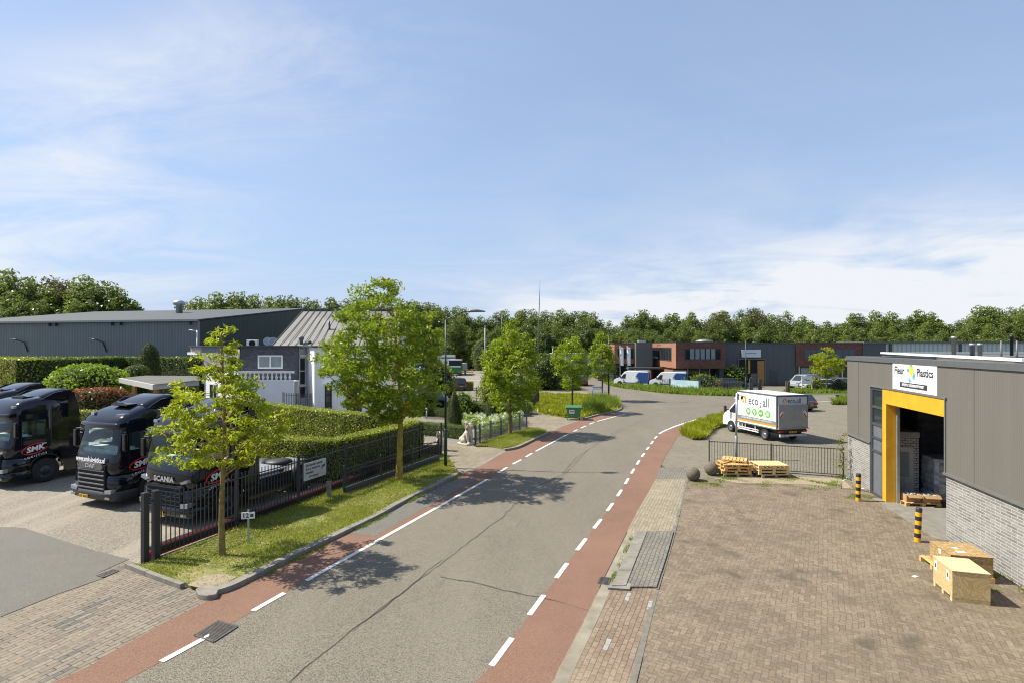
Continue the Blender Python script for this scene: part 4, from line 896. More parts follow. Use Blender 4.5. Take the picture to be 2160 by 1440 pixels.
P(MB().bb(sx0+.7, sx0+2.2, 8.13, 8.148, 4.9, 5.0).bb(sx0+.5, sx0+.65, 8.13, 8.148, 4.75, 5.1), 'lettering', mat('sign blue grey ink', (0.15, 0.22, 0.25), 0.5), s)
P(MB().bb(20.95, 31, 8.3, 20, 3.0, 6.42), 'upper_floor', M_rbrick, B); P(MB().bb(20.9, 31.1, 8.2, 20, 6.42, 6.55), 'roof_edge', M_anth, B)
P(MB().bb(20.95, 31, 8.8, 18, 0, 3.0), 'ground_floor', M_dglass, B)
F2 = fmat((0, 8.3, 0), 0); wn2 = window(B, F2, 22.2, 30.0, 4.0, 5.6, M_anth, M_dglass, 0.09, 8)
for i in range(4): P(MB().bb(21.6+i*2.2, 21.7+i*2.2, 8.7, 8.78, 0, 3), 'mullion', M_whitef, B)
for i in range(3): P(MB().bb(21.9+i*2.2, 23.3+i*2.2, 8.72, 8.77, .4, 2.7), 'blind', M_winl, B)
P(MB().bb(31.05, 34.6, 8.2, 20, 0, 6.3), 'hall', M_dgrey, B); P(MB().bb(31.1, 34.7, 8.1, 20, 6.3, 6.45), 'hall_roof_edge', M_anth, B)
P(MB().lathe([(0.001, 6.5), (.9, 6.5), (.9, 6.65), (1.3, 6.7), (1.3, 6.95), (0.001, 7.05)], (9, 14, 0), 16), 'roof_fan', M_steel, B)
# left block of the same estate
B2 = thing('office_building', 'smaller red brick office with banner flags, left of the grey stair tower', 'office building', (GX(1296, 88), 88, 0), 0)
wB = GX(1338, 88)-GX(1296, 88); wT = GX(1366, 88)-GX(1296, 88)
P(MB().bb(0, wB, 0, 12, 3.1, 6.4), 'upper_floor', M_obrick, B2); P(MB().bb(0, wB, .8, 12, 0, 3.1), 'ground_floor', M_dglass, B2); P(MB().bb(-.1, wB, -.1, 12, 6.4, 6.55), 'roof_edge', M_anth, B2)
for i in range(3): window(B2, Fw, .5+i*1.0, 1.35+i*1.0, 3.9, 5.6, M_anth, M_win, .07)
P(MB().bb(wB+.01, wT+.5, -1.2, 10, 0, 6.62), 'stair_tower', mat('stair tower grey', (0.115, 0.12, 0.11), 0.8, stain=.1), B2)
P(MB().bb(wB-1.6, wT+2.5, -3.0, -1.3, 2.35, 2.65), 'canopy', M_zinc, B2)
for a in (wB-1.4, wT+2.2): P(MB().bb(a, a+.2, -2.8, -2.6, 0, 2.35), 'post', M_anth, B2)
P(MB().bb(wB+1, wB+2.2, 1, 2.2, 6.65, 7.0), 'roof_unit', M_steel, B2)
# banner flags
for u, lab in ((1308, 'left'), (1323, 'right')):
    Y = 82; x = GX(u, Y); fg = thing('banner_flag', f'{lab} white banner flag hanging on a thin pole before the brick office', 'flag', (x, Y, 0), 0, 'banner flags')
    P(MB().tube([(0, 0, 0), (0, 0, 6.1)], .04, 8), 'pole', M_steel, fg)
    vs = []; nn = 9
    for i in range(nn):
        for j in range(3): vs.append((.06+j*.24, .07*math.sin(i*.9+j)+.02*j, 5.85-i*.35-(.08 if j == 2 else 0)))
    cl = MB(); cl.add(vs, [(i*3+j, i*3+j+1, i*3+j+4, i*3+j+3) for i in range(nn-1) for j in range(2)], 0, True); o = cl.build('cloth', mat('flag cloth', (0.72, 0.73, 0.76), 0.8, var=.06), fg)
    sm = o.modifiers.new('solid', 'SOLIDIFY'); sm.thickness = 0.01
LH = thing('warehouse', 'low pale grey flat hall glimpsed between the small street trees', 'warehouse', (GX(1166, 112), 112, 0), 0)
P(MB().bb(0, 12.6, 0, 8, 0, 4.2), 'wall', mat_ribbed('pale hall sheet', (.42, .44, .45), .8, .02, .6, 0, .3, .15), LH); P(MB().bb(-.15, 12.75, -.15, 8.1, 4.2, 4.5), 'roof_edge', mat('pale roof edge', (.5, .52, .52), .6), LH)
for i in range(3): P(MB().bb(1.2+i*4, 3.6+i*4, -.06, -.01, .1, 3.2), 'roller_door', mat('roller door grey', (.28, .31, .34), .6), LH)
# ---------------------------------------------------------------- grey hall far left
M_lhall = mat_ribbed('hall sheet grey', (0.19, 0.195, 0.205), 0.42, 0.03, 0.5, 0.2, 0.4, 0.22)
M_lgreen = mat_ribbed('hall sheet dark green', (0.022, 0.042, 0.04), 0.5, 0.03, 0.4, 0.1, 0.5, 0.1, axis=1)
ang = math.atan2(-6, 29); L = 40.0
HL = thing('warehouse', 'big grey corrugated hall with sloping roof and dark green gable at the left', 'warehouse', (-37, 62, 0), ang)
e0, e1, dp = 9.0, 11.8, 21.0
P(MB().bb(-L, 0, 0, 0.3, 0, e0), 'front_wall', M_lhall, HL)
gb = MB().prism([(0.31, 0), (dp, 0), (dp, e1-.1), (0.31, e0-.02)], -0.3, 0.0, axis='x'); P(gb, 'gable_wall', M_lgreen, HL)
gb = MB().prism([(0.31, 0), (dp, 0), (dp, e1-.1), (0.31, e0-.02)], -L, -L+.3, axis='x'); P(gb, 'gable_wall', M_lgreen, HL)
P(MB().bb(-L, 0, dp, dp+.3, 0, e1), 'rear_wall', M_lgreen, HL)
P(MB().prism([(-.2, e0), (dp+.4, e1+.02), (dp+.4, e1+.16), (-.2, e0+.14)], -L-.2, .2, axis='x'), 'roof', mat_ribbed('hall roof sheet', (0.075, 0.085, 0.088), 0.9, 0.03, 0.75, 0.0, 0.25, 0.2), HL)
P(MB().bb(-L-.2, .2, -.42, -.2, e0-.08, e0+.14), 'gutter', mat('gutter grey', (0.25, 0.27, 0.28), .4, .4), HL)
for x in (-21.7, -20.7, -12.2, -10.9, -1.0): P(MB().bb(x, x+.12, -.3, -.02, e0-.5, e0-.1), 'bracket', M_anth, HL)
for x in (-25.9, -13.7):
    lm = P(MB().tube([(x-.9, -.9, 6.9), (x, -.7, 6.8), (x+.2, -.1, 6.5), (x+.7, -.08, 5.3)], .07, 6), 'wall_lamp', M_black, HL)
tag(P(MB().lathe([(0.001, 10.6), (.45, 10.6), (.45, 12.0), (.8, 12.1), (.8, 12.5), (.3, 12.8), (0.001, 12.8)], (GX(378, 78), 78, 0), 14), 'roof_vent', M_steel, None), 'round silver ventilation cowl on the roof of the big grey hall', 'roof vent')
x = GX(416, 58); tag(P(MB().tube([(x, 58, 0), (x, 58, 10.4)], .07, 8).tube([(x, 58, 10.2), (x-1.0, 58, 10.4)], .05, 6).bb(x-1.5, x-1.0, 57.9, 58.1, 10.32, 10.45), 'street_lamp', M_steel, None), 'thin grey lamp post before the corner of the green gable', 'lamp') if False else None
# ---------------------------------------------------------------- white house
M_gbrick_lit = mat_wallbrick('grey brick sunlit', 0.3, 0.085, (0.20, 0.20, 0.20), (0.36, 0.35, 0.35), (0.28, 0.27, 0.26), 0.014, 0.2)  # villa brick on the sunlit left wing, sunlight lightened into its colour
M_gbrick_shade = mat_wallbrick('shaded brick', 0.3, 0.085, (0.055, 0.058, 0.07), (0.12, 0.12, 0.14), (0.10, 0.10, 0.11), 0.014, 0.2)  # same villa brick on the front, shade darkened into its colour
HS = thing('house', 'white and shaded brick villa with flat roof, balcony and grey seamed metal roof', 'house', (0, 0, 0))
def pt(u, Y): return (GX(u, Y), Y)
A0, A1, B1 = pt(402, 54.5), pt(509, 47.5), pt(628, 47.5)
def wallseg(a, b, th, z0, z1, m, name):
    a, b = Vector((*a, 0)), Vector((*b, 0)); an = math.atan2(b.y-a.y, b.x-a.x); M = fmat(a, an)
    o = P(MB().bb(0, (b-a).length, 0, th, z0, z1), name, m, HS); o.location = a; o.rotation_euler = (0, 0, an); return M, (b-a).length
MA, LA = wallseg(A0, A1, .3, 3.55, 5.95, M_gbrick_lit, 'upper_wall'); wallseg(A0, A1, .3, 0, 3.548, M_white, 'lower_wall')
MBm, LB = wallseg(A1, B1, .3, 2.92, 5.95, M_gbrick_shade, 'upper_wall'); wallseg(A1, B1, .3, 0, 2.918, M_white, 'lower_wall')
P(MB().prism([(A0[0]+.2, A0[1]+.35), (A1[0], A1[1]+.33), (B1[0]-.1, B1[1]+.33), pt(650, 60), pt(440, 62)], 5.6, 5.9), 'flat_roof', M_bitum, HS)
P(MB().beam((A0[0], A0[1]-.05, 6.0), (A1[0], A1[1]-.05, 6.0), .4, .12).beam((A1[0], A1[1]-.03, 6.0), (B1[0]+.02, B1[1]-.03, 6.0), .4, .12), 'roof_edge', M_anth, HS)
P(MB().bb(.1, 2.6, -.35, -.02, 5.15, 5.4).xf(MA), 'awning_box', M_whitef, HS)
window(HS, MA, .25, 2.4, 2.9, 5.1, M_whitef, M_win, .12, 2); window(HS, MA, 1.2, 3.6, .4, 2.4, M_whitef, M_win, .12, 2); window(HS, MA, 4.6, 6.4, .4, 2.4, M_whitef, M_win, .12, 2)
P(MB().tube([(LA-.25, -.08, 0), (LA-.25, -.08, 5.9)], .07, 8).tube([(LA-.05, -.1, 0), (LA-.05, -.1, 5.9)], .05, 8).xf(MA), 'downpipe', M_black, HS)
window(HS, MBm, 1.5, 3.75, 4.0, 5.2, M_whitef, M_winl, .13, 2)
window(HS, MBm, 1.4, 3.5, .3, 2.1, M_whitef, M_dglass, .12, 1); P(MB().bb(1.2, 3.9, -.4, -.02, 2.15, 2.42).xf(MBm), 'awning_box', M_whitef, HS)
# balcony with turned balusters
bal = P(MB().bb(.0, LB+.15, -1.3, -.02, 2.86, 3.0).bb(0, LB+.15, -1.3, -1.1, 3.0, 3.06).bb(0, LB+.15, -1.32, -1.08, 3.66, 3.8).xf(MBm), 'balcony', M_white, HS)
P(MB().bb(.0, LB+.15, -1.28, -1.1, 0, 2.858).xf(MBm), 'balcony_wall', M_white, bal)
bp = [(.07, 3.06), (.07, 3.1), (.045, 3.14), (.11, 3.24), (.115, 3.3), (.055, 3.48), (.05, 3.56), (.08, 3.6), (.08, 3.66)]
for i in range(13):
    P(MB().lathe(bp, (.2+i*.39, -1.2, 0), 8).xf(MBm), 'baluster', M_white, bal)
# tall white block with narrow lit return, then the frontal block
C0, C1, C2, D1 = pt(628, 48.3), pt(646, 49.0), pt(663, 46.2), pt(842, 46.0)
MC, LC = wallseg(C0, C1, .3, 0, 5.9, M_white, 'wall'); MD, LD = wallseg(C1, C2, .3, 0, 5.9, M_white, 'wall'); ME, LE = wallseg(C2, D1, .3, 0, 5.9, M_white, 'wall')
window(HS, MC, .12, LC-.05, 1.2, 5.0, M_whitef, M_win, .1, 1, 3); P(MB().bb(.0, LC+.3, -.3, -.02, 5.02, 5.25).bb(0, LC+.3, -.3, -.02, 2.3, 2.45).xf(MC), 'awning_box', M_whitef, HS)
window(HS, ME, .95, 1.55, .5, 2.6, M_black, M_win, .07, 1); P(MB().bb(.85, 1.75, -.28, -.02, 2.62, 2.82).xf(ME), 'awning_box', M_whitef, HS)
window(HS, ME, 2.9, 4.2, .2, 2.6, M_black, M_win, .08, 2); window(HS, ME, 5.2, 6.4, .5, 2.3, M_black, M_win, .08, 1); window(HS, ME, 2.9, 6.4, 3.6, 5.0, M_black, M_win, .08, 3)
P(MB().prism([(C1[0], C1[1]+.4), (C2[0]+.2, C2[1]+.35), (D1[0]-.1, D1[1]+.33), pt(850, 56), pt(640, 58)], 5.72, 5.9), 'flat_roof', M_bitum, HS); P(MB().beam((C2[0], C2[1]-.03, 5.95), (D1[0], D1[1]-.03, 5.95), .4, .1).beam((C1[0], C1[1]-.03, 5.951), (C2[0]+.02, C2[1]-.03, 5.951), .4, .1), 'roof_edge', M_anth, HS)
# seamed metal roof
ra, rb, rc, rd = Vector((GX(574, 48), 48, 6.05)), Vector((GX(842, 46.6), 46.6, 6.05)), Vector((GX(842, 53.4), 53.4, 9.6)), Vector((GX(640, 53.4), 53.4, 9.6))
ro = MB().add([ra, rb, rc, rd, ra-Vector((0, 0, .12)), rb-Vector((0, 0, .12)), rc-Vector((0, 0, .12)), rd-Vector((0, 0, .12))], [(0, 1, 2, 3), (7, 6, 5, 4), (0, 4, 5, 1), (1, 5, 6, 2), (2, 6, 7, 3), (3, 7, 4, 0)])
M_seam = mat('seamed roof', (0.185, 0.178, 0.16), 0.65, 0.0, var=0.1, nscale=1)
rf = P(ro, 'roof', M_seam, HS)
sm = MB(); nseam = 17
for i in range(nseam):
    s = i/(nseam-1); a = ra.lerp(rb, s)+Vector((0, 0, .05)); b = rd.lerp(rc, s)+Vector((0, 0, .05)); sm.beam(a, b, .03, .06)
P(sm, 'seams', mat('roof seam dark', (0.12, 0.11, 0.09), .6), rf); P(MB().beam(rd+Vector((-.1, 0, .06)), rc+Vector((.1, 0, .06)), .3, .14), 'ridge', M_anth, rf)
P(MB().prism([(rc.x, 46.7), (rc.x, 60.0), (rc.x, 53.4)], 0, 0.01).xf(Matrix.Identity(4)), 'x', M_white, HS) if False else None
P(MB().add([rb+Vector((-.15, .1, -.13)), rc+Vector((-.15, 0, -.13)), Vector((rc.x-.15, 59.8, 5.9))], [(0, 1, 2)]), 'gable_wall', M_white, HS)
P(MB().add([rd, rc, Vector((rc.x, 60, 6.05)), Vector((rd.x-2.2, 60, 6.05))], [(0, 1, 2, 3)]), 'rear_roof', M_seam, HS)
P(MB().tube([(GX(693, 50.5), 50.2, 7.3), (GX(697, 50.5), 50.2, 8.8)], .09, 8), 'flue', M_black, rf) if False else P(MB().tube([(GX(696, 50), 50, 7.2), (GX(694, 50), 50, 8.35)], .09, 8), 'flue', M_black, rf)
for u, v, r in ((630, 709, .24), (648, 718, .15)):
    Y = 47.4; zt = ZV(v, Y); x = GX(u, Y)
    P(MB().lathe([(r*.6, 5.8), (r*.6, zt-.35), (r*.9, zt-.3), (r, zt-.2), (r, zt-.05), (0.001, zt)], (x, Y+.6, 0), 12), 'chimney_pot', M_zinc if r > .2 else M_black, HS)
x = GX(533, 51); ac = thing('air_conditioner', 'white air conditioning unit on the flat roof left of the satellite dishes', 'air conditioner', (x, 51, 5.9))
P(MB().bb(-.5, .5, -.2, .2, 0, .72), 'case', M_whitef, ac, .02); P(MB().lathe([(.27, -.215), (.27, -.2), (.02, -.2)], (0, 0, .36), 18, axis='y').lathe([(.02, -.21), (.27, -.21)], (0.1, 0, .36), 18, axis='y'), 'fan', M_dark, ac)
for u, lab in ((565, 'left satellite dish on the flat roof beside the air conditioner'), (577, 'right satellite dish next to the seamed metal roof')):
    x = GX(u, 51); d = thing('satellite_dish', lab, 'satellite dish', (x, 51, 5.9), R(20), 'satellite dishes on the house roof')
    dish = MB().lathe([(0.001, .12), (.15, .1), (.3, .05), (.42, 0.0), (.42, -.01), (.3, .04), (.15, .09), (0.001, .11)], n=20, axis='y')
    P(dish.xf(Matrix.Translation((0, 0, .55)) @ Matrix.Rotation(R(-15), 4, 'X')), 'dish', mat('dish grey', (0.33, 0.38, 0.45), .5), d)
    P(MB().tube([(0, .15, 0), (0, .15, .5), (0, .08, .55)], .025, 6).tube([(0, .05, .2), (0, -.45, .55)], .015, 6), 'arm', M_steel, d)
# garage
GA = thing('garage', 'white garage block with grey side door behind the dark estate car', 'garage', (GX(862, 56), 56, 0), 0)
P(MB().bb(-2.6, 1.75, 0, 6, 0, 3.35), 'wall', M_white, GA); P(MB().bb(-2.65, 1.8, -.05, 6.05, 3.35, 3.5), 'roof', M_anth, GA)
P(MB().bb(0.15, 1.6, -.03, -.004, .05, 2.5), 'door', mat_ribbed('garage door', (0.6, 0.63, 0.66), 0.25, .01, .5, 0, .2, .05), GA)
P(MB().bb(1.85, 2.1, .2, .4, 0, 3.3), 'downpipe', M_black, GA)
# carport canopy
CP = thing('carport', 'flat carport roof on orange timber posts behind the dark lorries', 'carport', (0, 0, 0))
q = [G(250, 798, 3.4), G(322, 812, 3.4), G(420, 803, 3.4), G(410, 794, 3.4), G(300, 793, 3.4)]
P(MB().prism([(p.x, p.y) for p in q], 3.1, 3.45), 'fascia', mat('fascia grey white', (0.42, 0.42, 0.38), .7), CP)
P(MB().prism([(p.x*.995, p.y*1.003) for p in q], 3.452, 3.47), 'roof', M_bitum, CP)
for u, Y in ((281, 38.5), (327, 37.0)): P(MB().bb(GX(u, Y)-.12, GX(u, Y)+.12, Y, Y+.24, 0, 3.1), 'post', mat('timber orange', (0.42, 0.2, 0.06), .7), CP)
# ================================================================ FENCES
def fline(Y): return Vector((-10.06+0.395*(Y-14.5), Y, 0))
def railing(name, label, a, b, h, step, m, posts, rail_z, bar=0.012, post_w=0.05, cap=0.0, cat='fence', group=None, z0=0.05, post_h=None, bar0=0.08):
    """upright bar railing from a to b; posts = fractions along it"""
    a, b = Vector(a), Vector(b); L = (b-a).length; an = math.atan2(b.y-a.y, b.x-a.x)
    T = thing(name, label, cat, (a.x, a.y, 0), an, group)
    for s in posts:
        P(MB().box((s*L, 0, (post_h or h+.03)/2-.02), (post_w, post_w, (post_h or h+.03)+.04)), 'post', m, T, .004)
    for z in rail_z: P(MB().box((L/2, 0, z), (L, .03, .035)), 'rail', m, T)
    n = int(L/step); mb = MB()
    for i in range(n+1):
        x = i*step; w = bar
        mb.bb(x-w, x+w, -w, w, z0+bar0, h+cap)
        if cap: mb.add([(x-w, -w, h+cap), (x+w, -w, h+cap), (x+w, w, h+cap), (x-w, w, h+cap), (x, 0, h+cap+.05)], [(0, 1, 4), (1, 2, 4), (2, 3, 4), (3, 0, 4)])
    P(mb, 'bars', m, T, fix=False); return T
fa, fb = fline(14.75), fline(27.7)
bf = railing('fence', 'long black spiked bar fence along the verge in front of the lorries', fa, fb, 1.85, 0.135, M_black, (0.19, 0.385, 0.58, 0.80, 0.998), (1.68, 0.36), 0.011, 0.07, 0.0, post_h=1.95)
P(MB().box((-.28, .06, .98), (.15, .15, 2.0)), 'gate_post', M_black, bf, .008); P(MB().box((-.02, -.0, .98), (.16, .16, 2.0)), 'gate_post', M_black, bf, .008)
P(MB().bb(-.25, 0, -.012, .012, .3, 1.7), 'panel', M_black, bf) if False else None
P(MB().box((-.15, .03, 1.72), (.2, .03, .04)), 'hinge', M_black, bf)
# red and black sliding gate beam inside the fence
T = thing('sliding_gate_rail', 'black box beam with red stripes lying along the inside of the black fence', 'gate beam', fline(14.75)+Vector((-.25, .1, 0)), math.atan2(1, .395))
P(MB().bb(0, 11.2, -.07, .07, .05, .36), 'beam', M_black, T, .01); Mred = mat('gate stripe red', (0.5, 0.02, 0.025), .4)
P(MB().bb(0.0, 11.2, -.095, -.072, .30, .35).bb(0.0, 11.2, -.09, -.072, .08, .11), 'stripe', Mred, T); P(MB().lathe([(0.001, -.1), (.13, -.1), (.13, 0), (0.001, 0)], (0, 0, .13), 14, axis='x'), 'roller', Mred, T)
ga, gb_ = G(726, 1045), G(925, 972)
rg = railing('sliding_gate', 'low black sliding gate on a solid bottom beam in front of the dark hedge', ga, gb_, 1.12, 0.13, M_black, (0.0, .33, .66, 1.0), (1.05, 0.9), .010, .07, 0, 'gate', post_h=1.22)
P(MB().bb(0, (gb_-ga).length, -.06, .06, .12, .34), 'beam', mat('gate beam dark', (0.045, 0.05, 0.06), .5), rg)
op = thing('concrete_post', 'short pale concrete post standing before the black fence', 'post', G(694, 1052), 0); P(MB().bb(-.07, .07, -.07, .07, -.02, .68), 'shaft', M_kerb, op, .01); P(MB().bb(-.09, .09, -.09, .09, .68, .71), 'cap', M_kerb, op)
# black gate leaves with scrollwork at the first lion
sc = thing('ornamental_gate', 'black wrought iron gate leaves folded beside the low sliding gate', 'gate', G(885, 962), R(20))
fr = MB().bb(-.04, .04, -.04, .04, 0, 1.9).bb(1.15, 1.23, -.04, .04, 0, 1.8); P(fr, 'post', M_black, sc)
fr = MB().bb(.04, 1.15, -.02, .02, .1, .6)
P(fr, 'panel', M_black, sc)
cu = MB()
for i in range(5):
    x0 = .16+i*.22; cu.tube([(x0+.09*math.cos(a*.7)*(1-a*.08), 0, 1.05+.22*math.sin(a*.7)*(1-a*.08)+.02*a) for a in range(11)], .018, 5)
P(cu.tube([(.04, 0, 1.5), (1.15, 0, 1.35)], .025, 6).tube([(.04, 0, .7), (1.15, 0, .7)], .02, 6), 'scrollwork', M_black, sc)
# ornamental fence with flowers
railing('fence', 'blue grey garden railing between the two gates with white flowers behind', G(1003, 936), G(1111, 900), 1.12, .13, mat('railing blue grey', (0.06, 0.075, 0.095), .4, .2), (0.0, .07, .26, .45, .66, .84, 1.0), (.98, .3), .009, .085, post_h=1.22)
railing('fence', 'black bar fence between the villa garden and the rear yard', G(915, 838), G(1105, 850), 1.45, .16, M_black, (0, .25, .5, .75, 1), (1.35, .25), .012, .06)
railing('fence', 'thin black bar fence on the hedge before the white villa', (GX(597, 45.3), 45.3, 0), (GX(656, 44.0), 44.0, 0), 2.05, .2, M_black, (0, .5, 1), (1.85, .9), .014, .06)
hr = thing('handrail', 'low grey handrail along the garden path beside the white villa', 'handrail', (0, 0, 0))
pr = [G(780, 893), G(850, 903), G(905, 910), G(945, 917)]
P(MB().tube([p+Vector((0, 0, .55)) for p in pr], .03, 6), 'rail', M_zinc, hr)
for p in pr: P(MB().tube([p, p+Vector((0, 0, .55))], .025, 6), 'post', M_black, hr)
# dark gate at the ivy bank
dg = thing('ornamental_gate', 'tall black gate standing open against the ivy bank', 'gate', G(1117, 866), R(76))
P(MB().bb(0, 4.6, -.02, .02, .08, 0.16).bb(0, 4.6, -.02, .02, 1.35, 1.43).bb(0, .08, -.03, .03, 0, 1.7).bb(4.5, 4.6, -.03, .03, 0, 1.7), 'frame', M_black, dg)
br = MB()
for i in range(34): br.bb(.1+i*.13, .125+i*.13, -.012, .012, .16, 1.6)
P(br, 'bars', M_black, dg)
# railing on the right yard
M_rail = mat('railing anthracite', (0.055, 0.058, 0.06), .5)
railing('railing', 'grey bar railing between the clinker yard and the parking lot', G(1496, 985), G(1779, 1006), 1.34, .125, M_rail, (0, .485, 1), (1.3, .12), .010, .06, cat='railing', post_h=1.38)
# far bar fences in front of the offices
railing('fence', 'black bar fence on the verge left of the pale blue banner', (GX(1270, 90), 90, 0), G(1411, 818), 1.25, .35, M_anth, (0, .25, .5, .75, 1), (1.2, .2), .02, .07)
railing('fence', 'black bar fence before the dark hatchback, right of the pale blue banner', G(1478, 820), G(1563, 824), 1.35, .22, M_anth, (0, .33, .66, 1), (1.3, .2), .018, .07)
railing('fence', 'black bar fence behind the white notice board', G(1715, 824), G(1800, 825), 1.3, .25, M_anth, (0, .5, 1), (1.2, .2), .018, .07)
for u, lab in ((1583, 'left'), (1602, 'right')):
    g = thing('gate_post', f'{lab} dark gate post at the entrance of the grey unit', 'gate post', G(u, 824), 0, 'gate posts at the entrance'); P(MB().bb(-.12, .12, -.12, .12, 0, 1.7), 'post', M_anth, g); P(MB().bb(.2, .32, -.06, .06, 0, 1.7).bb(.12, .2, -.03, .03, 1.5, 1.6), 'guide', M_zinc, g)
gt = railing('sliding_gate', 'narrow black sliding gate between the posts of the grey unit', G(1586, 825), G(1600, 825), 1.2, .2, M_anth, (0, 1), (1.1, .15), .015, .06, cat='gate')
for u, v in ((1660, 828), (1665, 829)):
    tag(P(MB().bb(GX(u, 67)-.09, GX(u, 67)+.09, 67, 67.2, 0, 1.6), 'gate_post', mat('post orange marked', (0.12, 0.09, 0.05), .6), None), 'dark gate post right of the driveway, '+('nearer the silver van' if u == 1665 else 'nearer the driveway'), 'gate post')
bnz = thing('banner', 'pale blue company banner tied to the far fence', 'banner', G(1413, 819.5), math.atan2(G(1475, 823).y-G(1413, 819.5).y, G(1475, 823).x-G(1413, 819.5).x))
LBn = (G(1475, 823)-G(1413, 819.5)).length
bm_, t = newmat('banner print'); oc = t.n('ShaderNodeTexCoord').outputs['Object']
finish(t, bm_, t.mix(t.ramp(t.noise(oc, 1.3, 4), [(.45, 0), (.6, .8)]), (0.42, 0.60, 0.66), (0.62, 0.72, 0.74)), .6)
P(MB().bb(0.1, LBn-.1, -.02, .02, .15, 1.32), 'cloth', bm_, bnz); P(MB().bb(-.1, .08, -.06, .06, 0, 1.5).bb(LBn-.08, LBn+.1, -.06, .06, 0, 1.5), 'post', M_anth, bnz)
# ================================================================ HEDGES AND GARDEN
def hp(l): return [(p.x, p.y) for p in l]
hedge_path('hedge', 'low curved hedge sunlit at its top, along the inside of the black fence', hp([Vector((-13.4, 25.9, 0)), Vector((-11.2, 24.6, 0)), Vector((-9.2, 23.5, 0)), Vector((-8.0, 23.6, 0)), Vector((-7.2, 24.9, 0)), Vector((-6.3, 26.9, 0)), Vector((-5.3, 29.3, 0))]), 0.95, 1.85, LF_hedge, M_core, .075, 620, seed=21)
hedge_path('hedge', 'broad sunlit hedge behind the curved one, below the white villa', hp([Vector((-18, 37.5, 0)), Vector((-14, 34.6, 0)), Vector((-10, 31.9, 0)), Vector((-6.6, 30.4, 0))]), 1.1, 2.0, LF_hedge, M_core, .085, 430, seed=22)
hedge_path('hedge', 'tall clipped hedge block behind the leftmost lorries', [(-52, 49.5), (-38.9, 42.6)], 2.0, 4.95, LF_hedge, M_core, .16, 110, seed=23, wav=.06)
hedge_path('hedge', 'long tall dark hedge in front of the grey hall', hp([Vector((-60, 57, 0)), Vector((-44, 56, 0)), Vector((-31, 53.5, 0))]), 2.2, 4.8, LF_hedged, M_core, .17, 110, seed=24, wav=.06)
hedge_path('hedge', 'end piece of tall hedge in shadow left of the laurel bush', [(-38.6, 43.2), (-40.4, 54)], 1.2, 4.90, LF_hedged, M_core, .16, 110, seed=25, wav=.06)  # darker leaves paint the shaded side of the tall hedge block
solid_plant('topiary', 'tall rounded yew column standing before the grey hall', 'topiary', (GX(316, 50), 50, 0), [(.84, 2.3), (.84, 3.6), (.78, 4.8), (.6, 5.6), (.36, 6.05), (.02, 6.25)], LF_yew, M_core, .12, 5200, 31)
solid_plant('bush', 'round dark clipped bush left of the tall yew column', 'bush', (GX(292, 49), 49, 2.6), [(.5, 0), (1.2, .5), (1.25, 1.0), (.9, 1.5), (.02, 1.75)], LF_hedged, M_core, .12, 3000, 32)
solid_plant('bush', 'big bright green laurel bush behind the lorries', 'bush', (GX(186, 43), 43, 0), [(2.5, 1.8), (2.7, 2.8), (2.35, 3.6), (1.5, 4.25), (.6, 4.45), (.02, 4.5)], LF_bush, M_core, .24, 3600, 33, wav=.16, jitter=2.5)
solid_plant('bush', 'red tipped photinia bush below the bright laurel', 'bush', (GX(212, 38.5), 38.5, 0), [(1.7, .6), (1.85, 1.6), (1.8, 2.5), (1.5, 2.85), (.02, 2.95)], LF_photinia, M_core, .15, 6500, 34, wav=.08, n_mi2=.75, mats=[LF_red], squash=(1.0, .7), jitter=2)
hedge_path('hedge', 'low hedge seen between the two dark lorries under the photinia', hp([Vector((-33.5, 37.0, 0)), Vector((-27, 35.5, 0))]), 1.0, 1.6, LF_hedge, M_core, .1, 200, seed=26)
for u, v, top, w, lab in ((959, 898, 824, 32, 'left dark green yew cone in the villa garden'), (1040, 889, 817, 34, 'right dark green yew cone in the villa garden')):
    p = G(u, v); h = ZV(top, p.y); r = w*p.y/FPX/2
    solid_plant('topiary', lab, 'topiary', p, [(r*.9, 0), (r, .25), (r*.92, h*.3), (r*.68, h*.62), (r*.33, h*.9), (.02, h)], LF_yew, M_core, .07, 5200, u, wav=.02, group='yew cones')
p = G(958, 850); 
solid_plant('topiary', 'small green cone behind the left yew cone', 'topiary', (GX(1006, 46), 46, 0), [(.3, 0), (.42, .4), (.35, 1.2), (.02, 1.9)], LF_yew, M_core, .08, 900, 37) if False else None
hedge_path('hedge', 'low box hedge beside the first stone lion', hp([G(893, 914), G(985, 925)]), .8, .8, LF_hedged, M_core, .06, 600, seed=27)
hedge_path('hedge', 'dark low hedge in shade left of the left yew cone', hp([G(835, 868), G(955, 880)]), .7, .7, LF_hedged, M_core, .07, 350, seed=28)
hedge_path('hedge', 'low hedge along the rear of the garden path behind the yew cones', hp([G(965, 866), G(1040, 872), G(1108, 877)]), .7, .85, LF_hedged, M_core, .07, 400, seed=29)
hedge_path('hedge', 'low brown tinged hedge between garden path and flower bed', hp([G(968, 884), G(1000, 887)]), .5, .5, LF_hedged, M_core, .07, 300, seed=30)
hedge_path('hedge', 'small square hedge block in the rear yard', hp([Vector((GX(983, 72), 72, 0)), Vector((GX(998, 72), 72, 0))]), 1.0, 1.2, LF_hedge, M_core, .12, 160, seed=44)
hedge_path('hedge', 'sunlit low hedge in front of the silver estate car', hp([G(1075, 832), G(1122, 829)]), .8, .9, LF_hedge, M_core, .12, 160, seed=45)
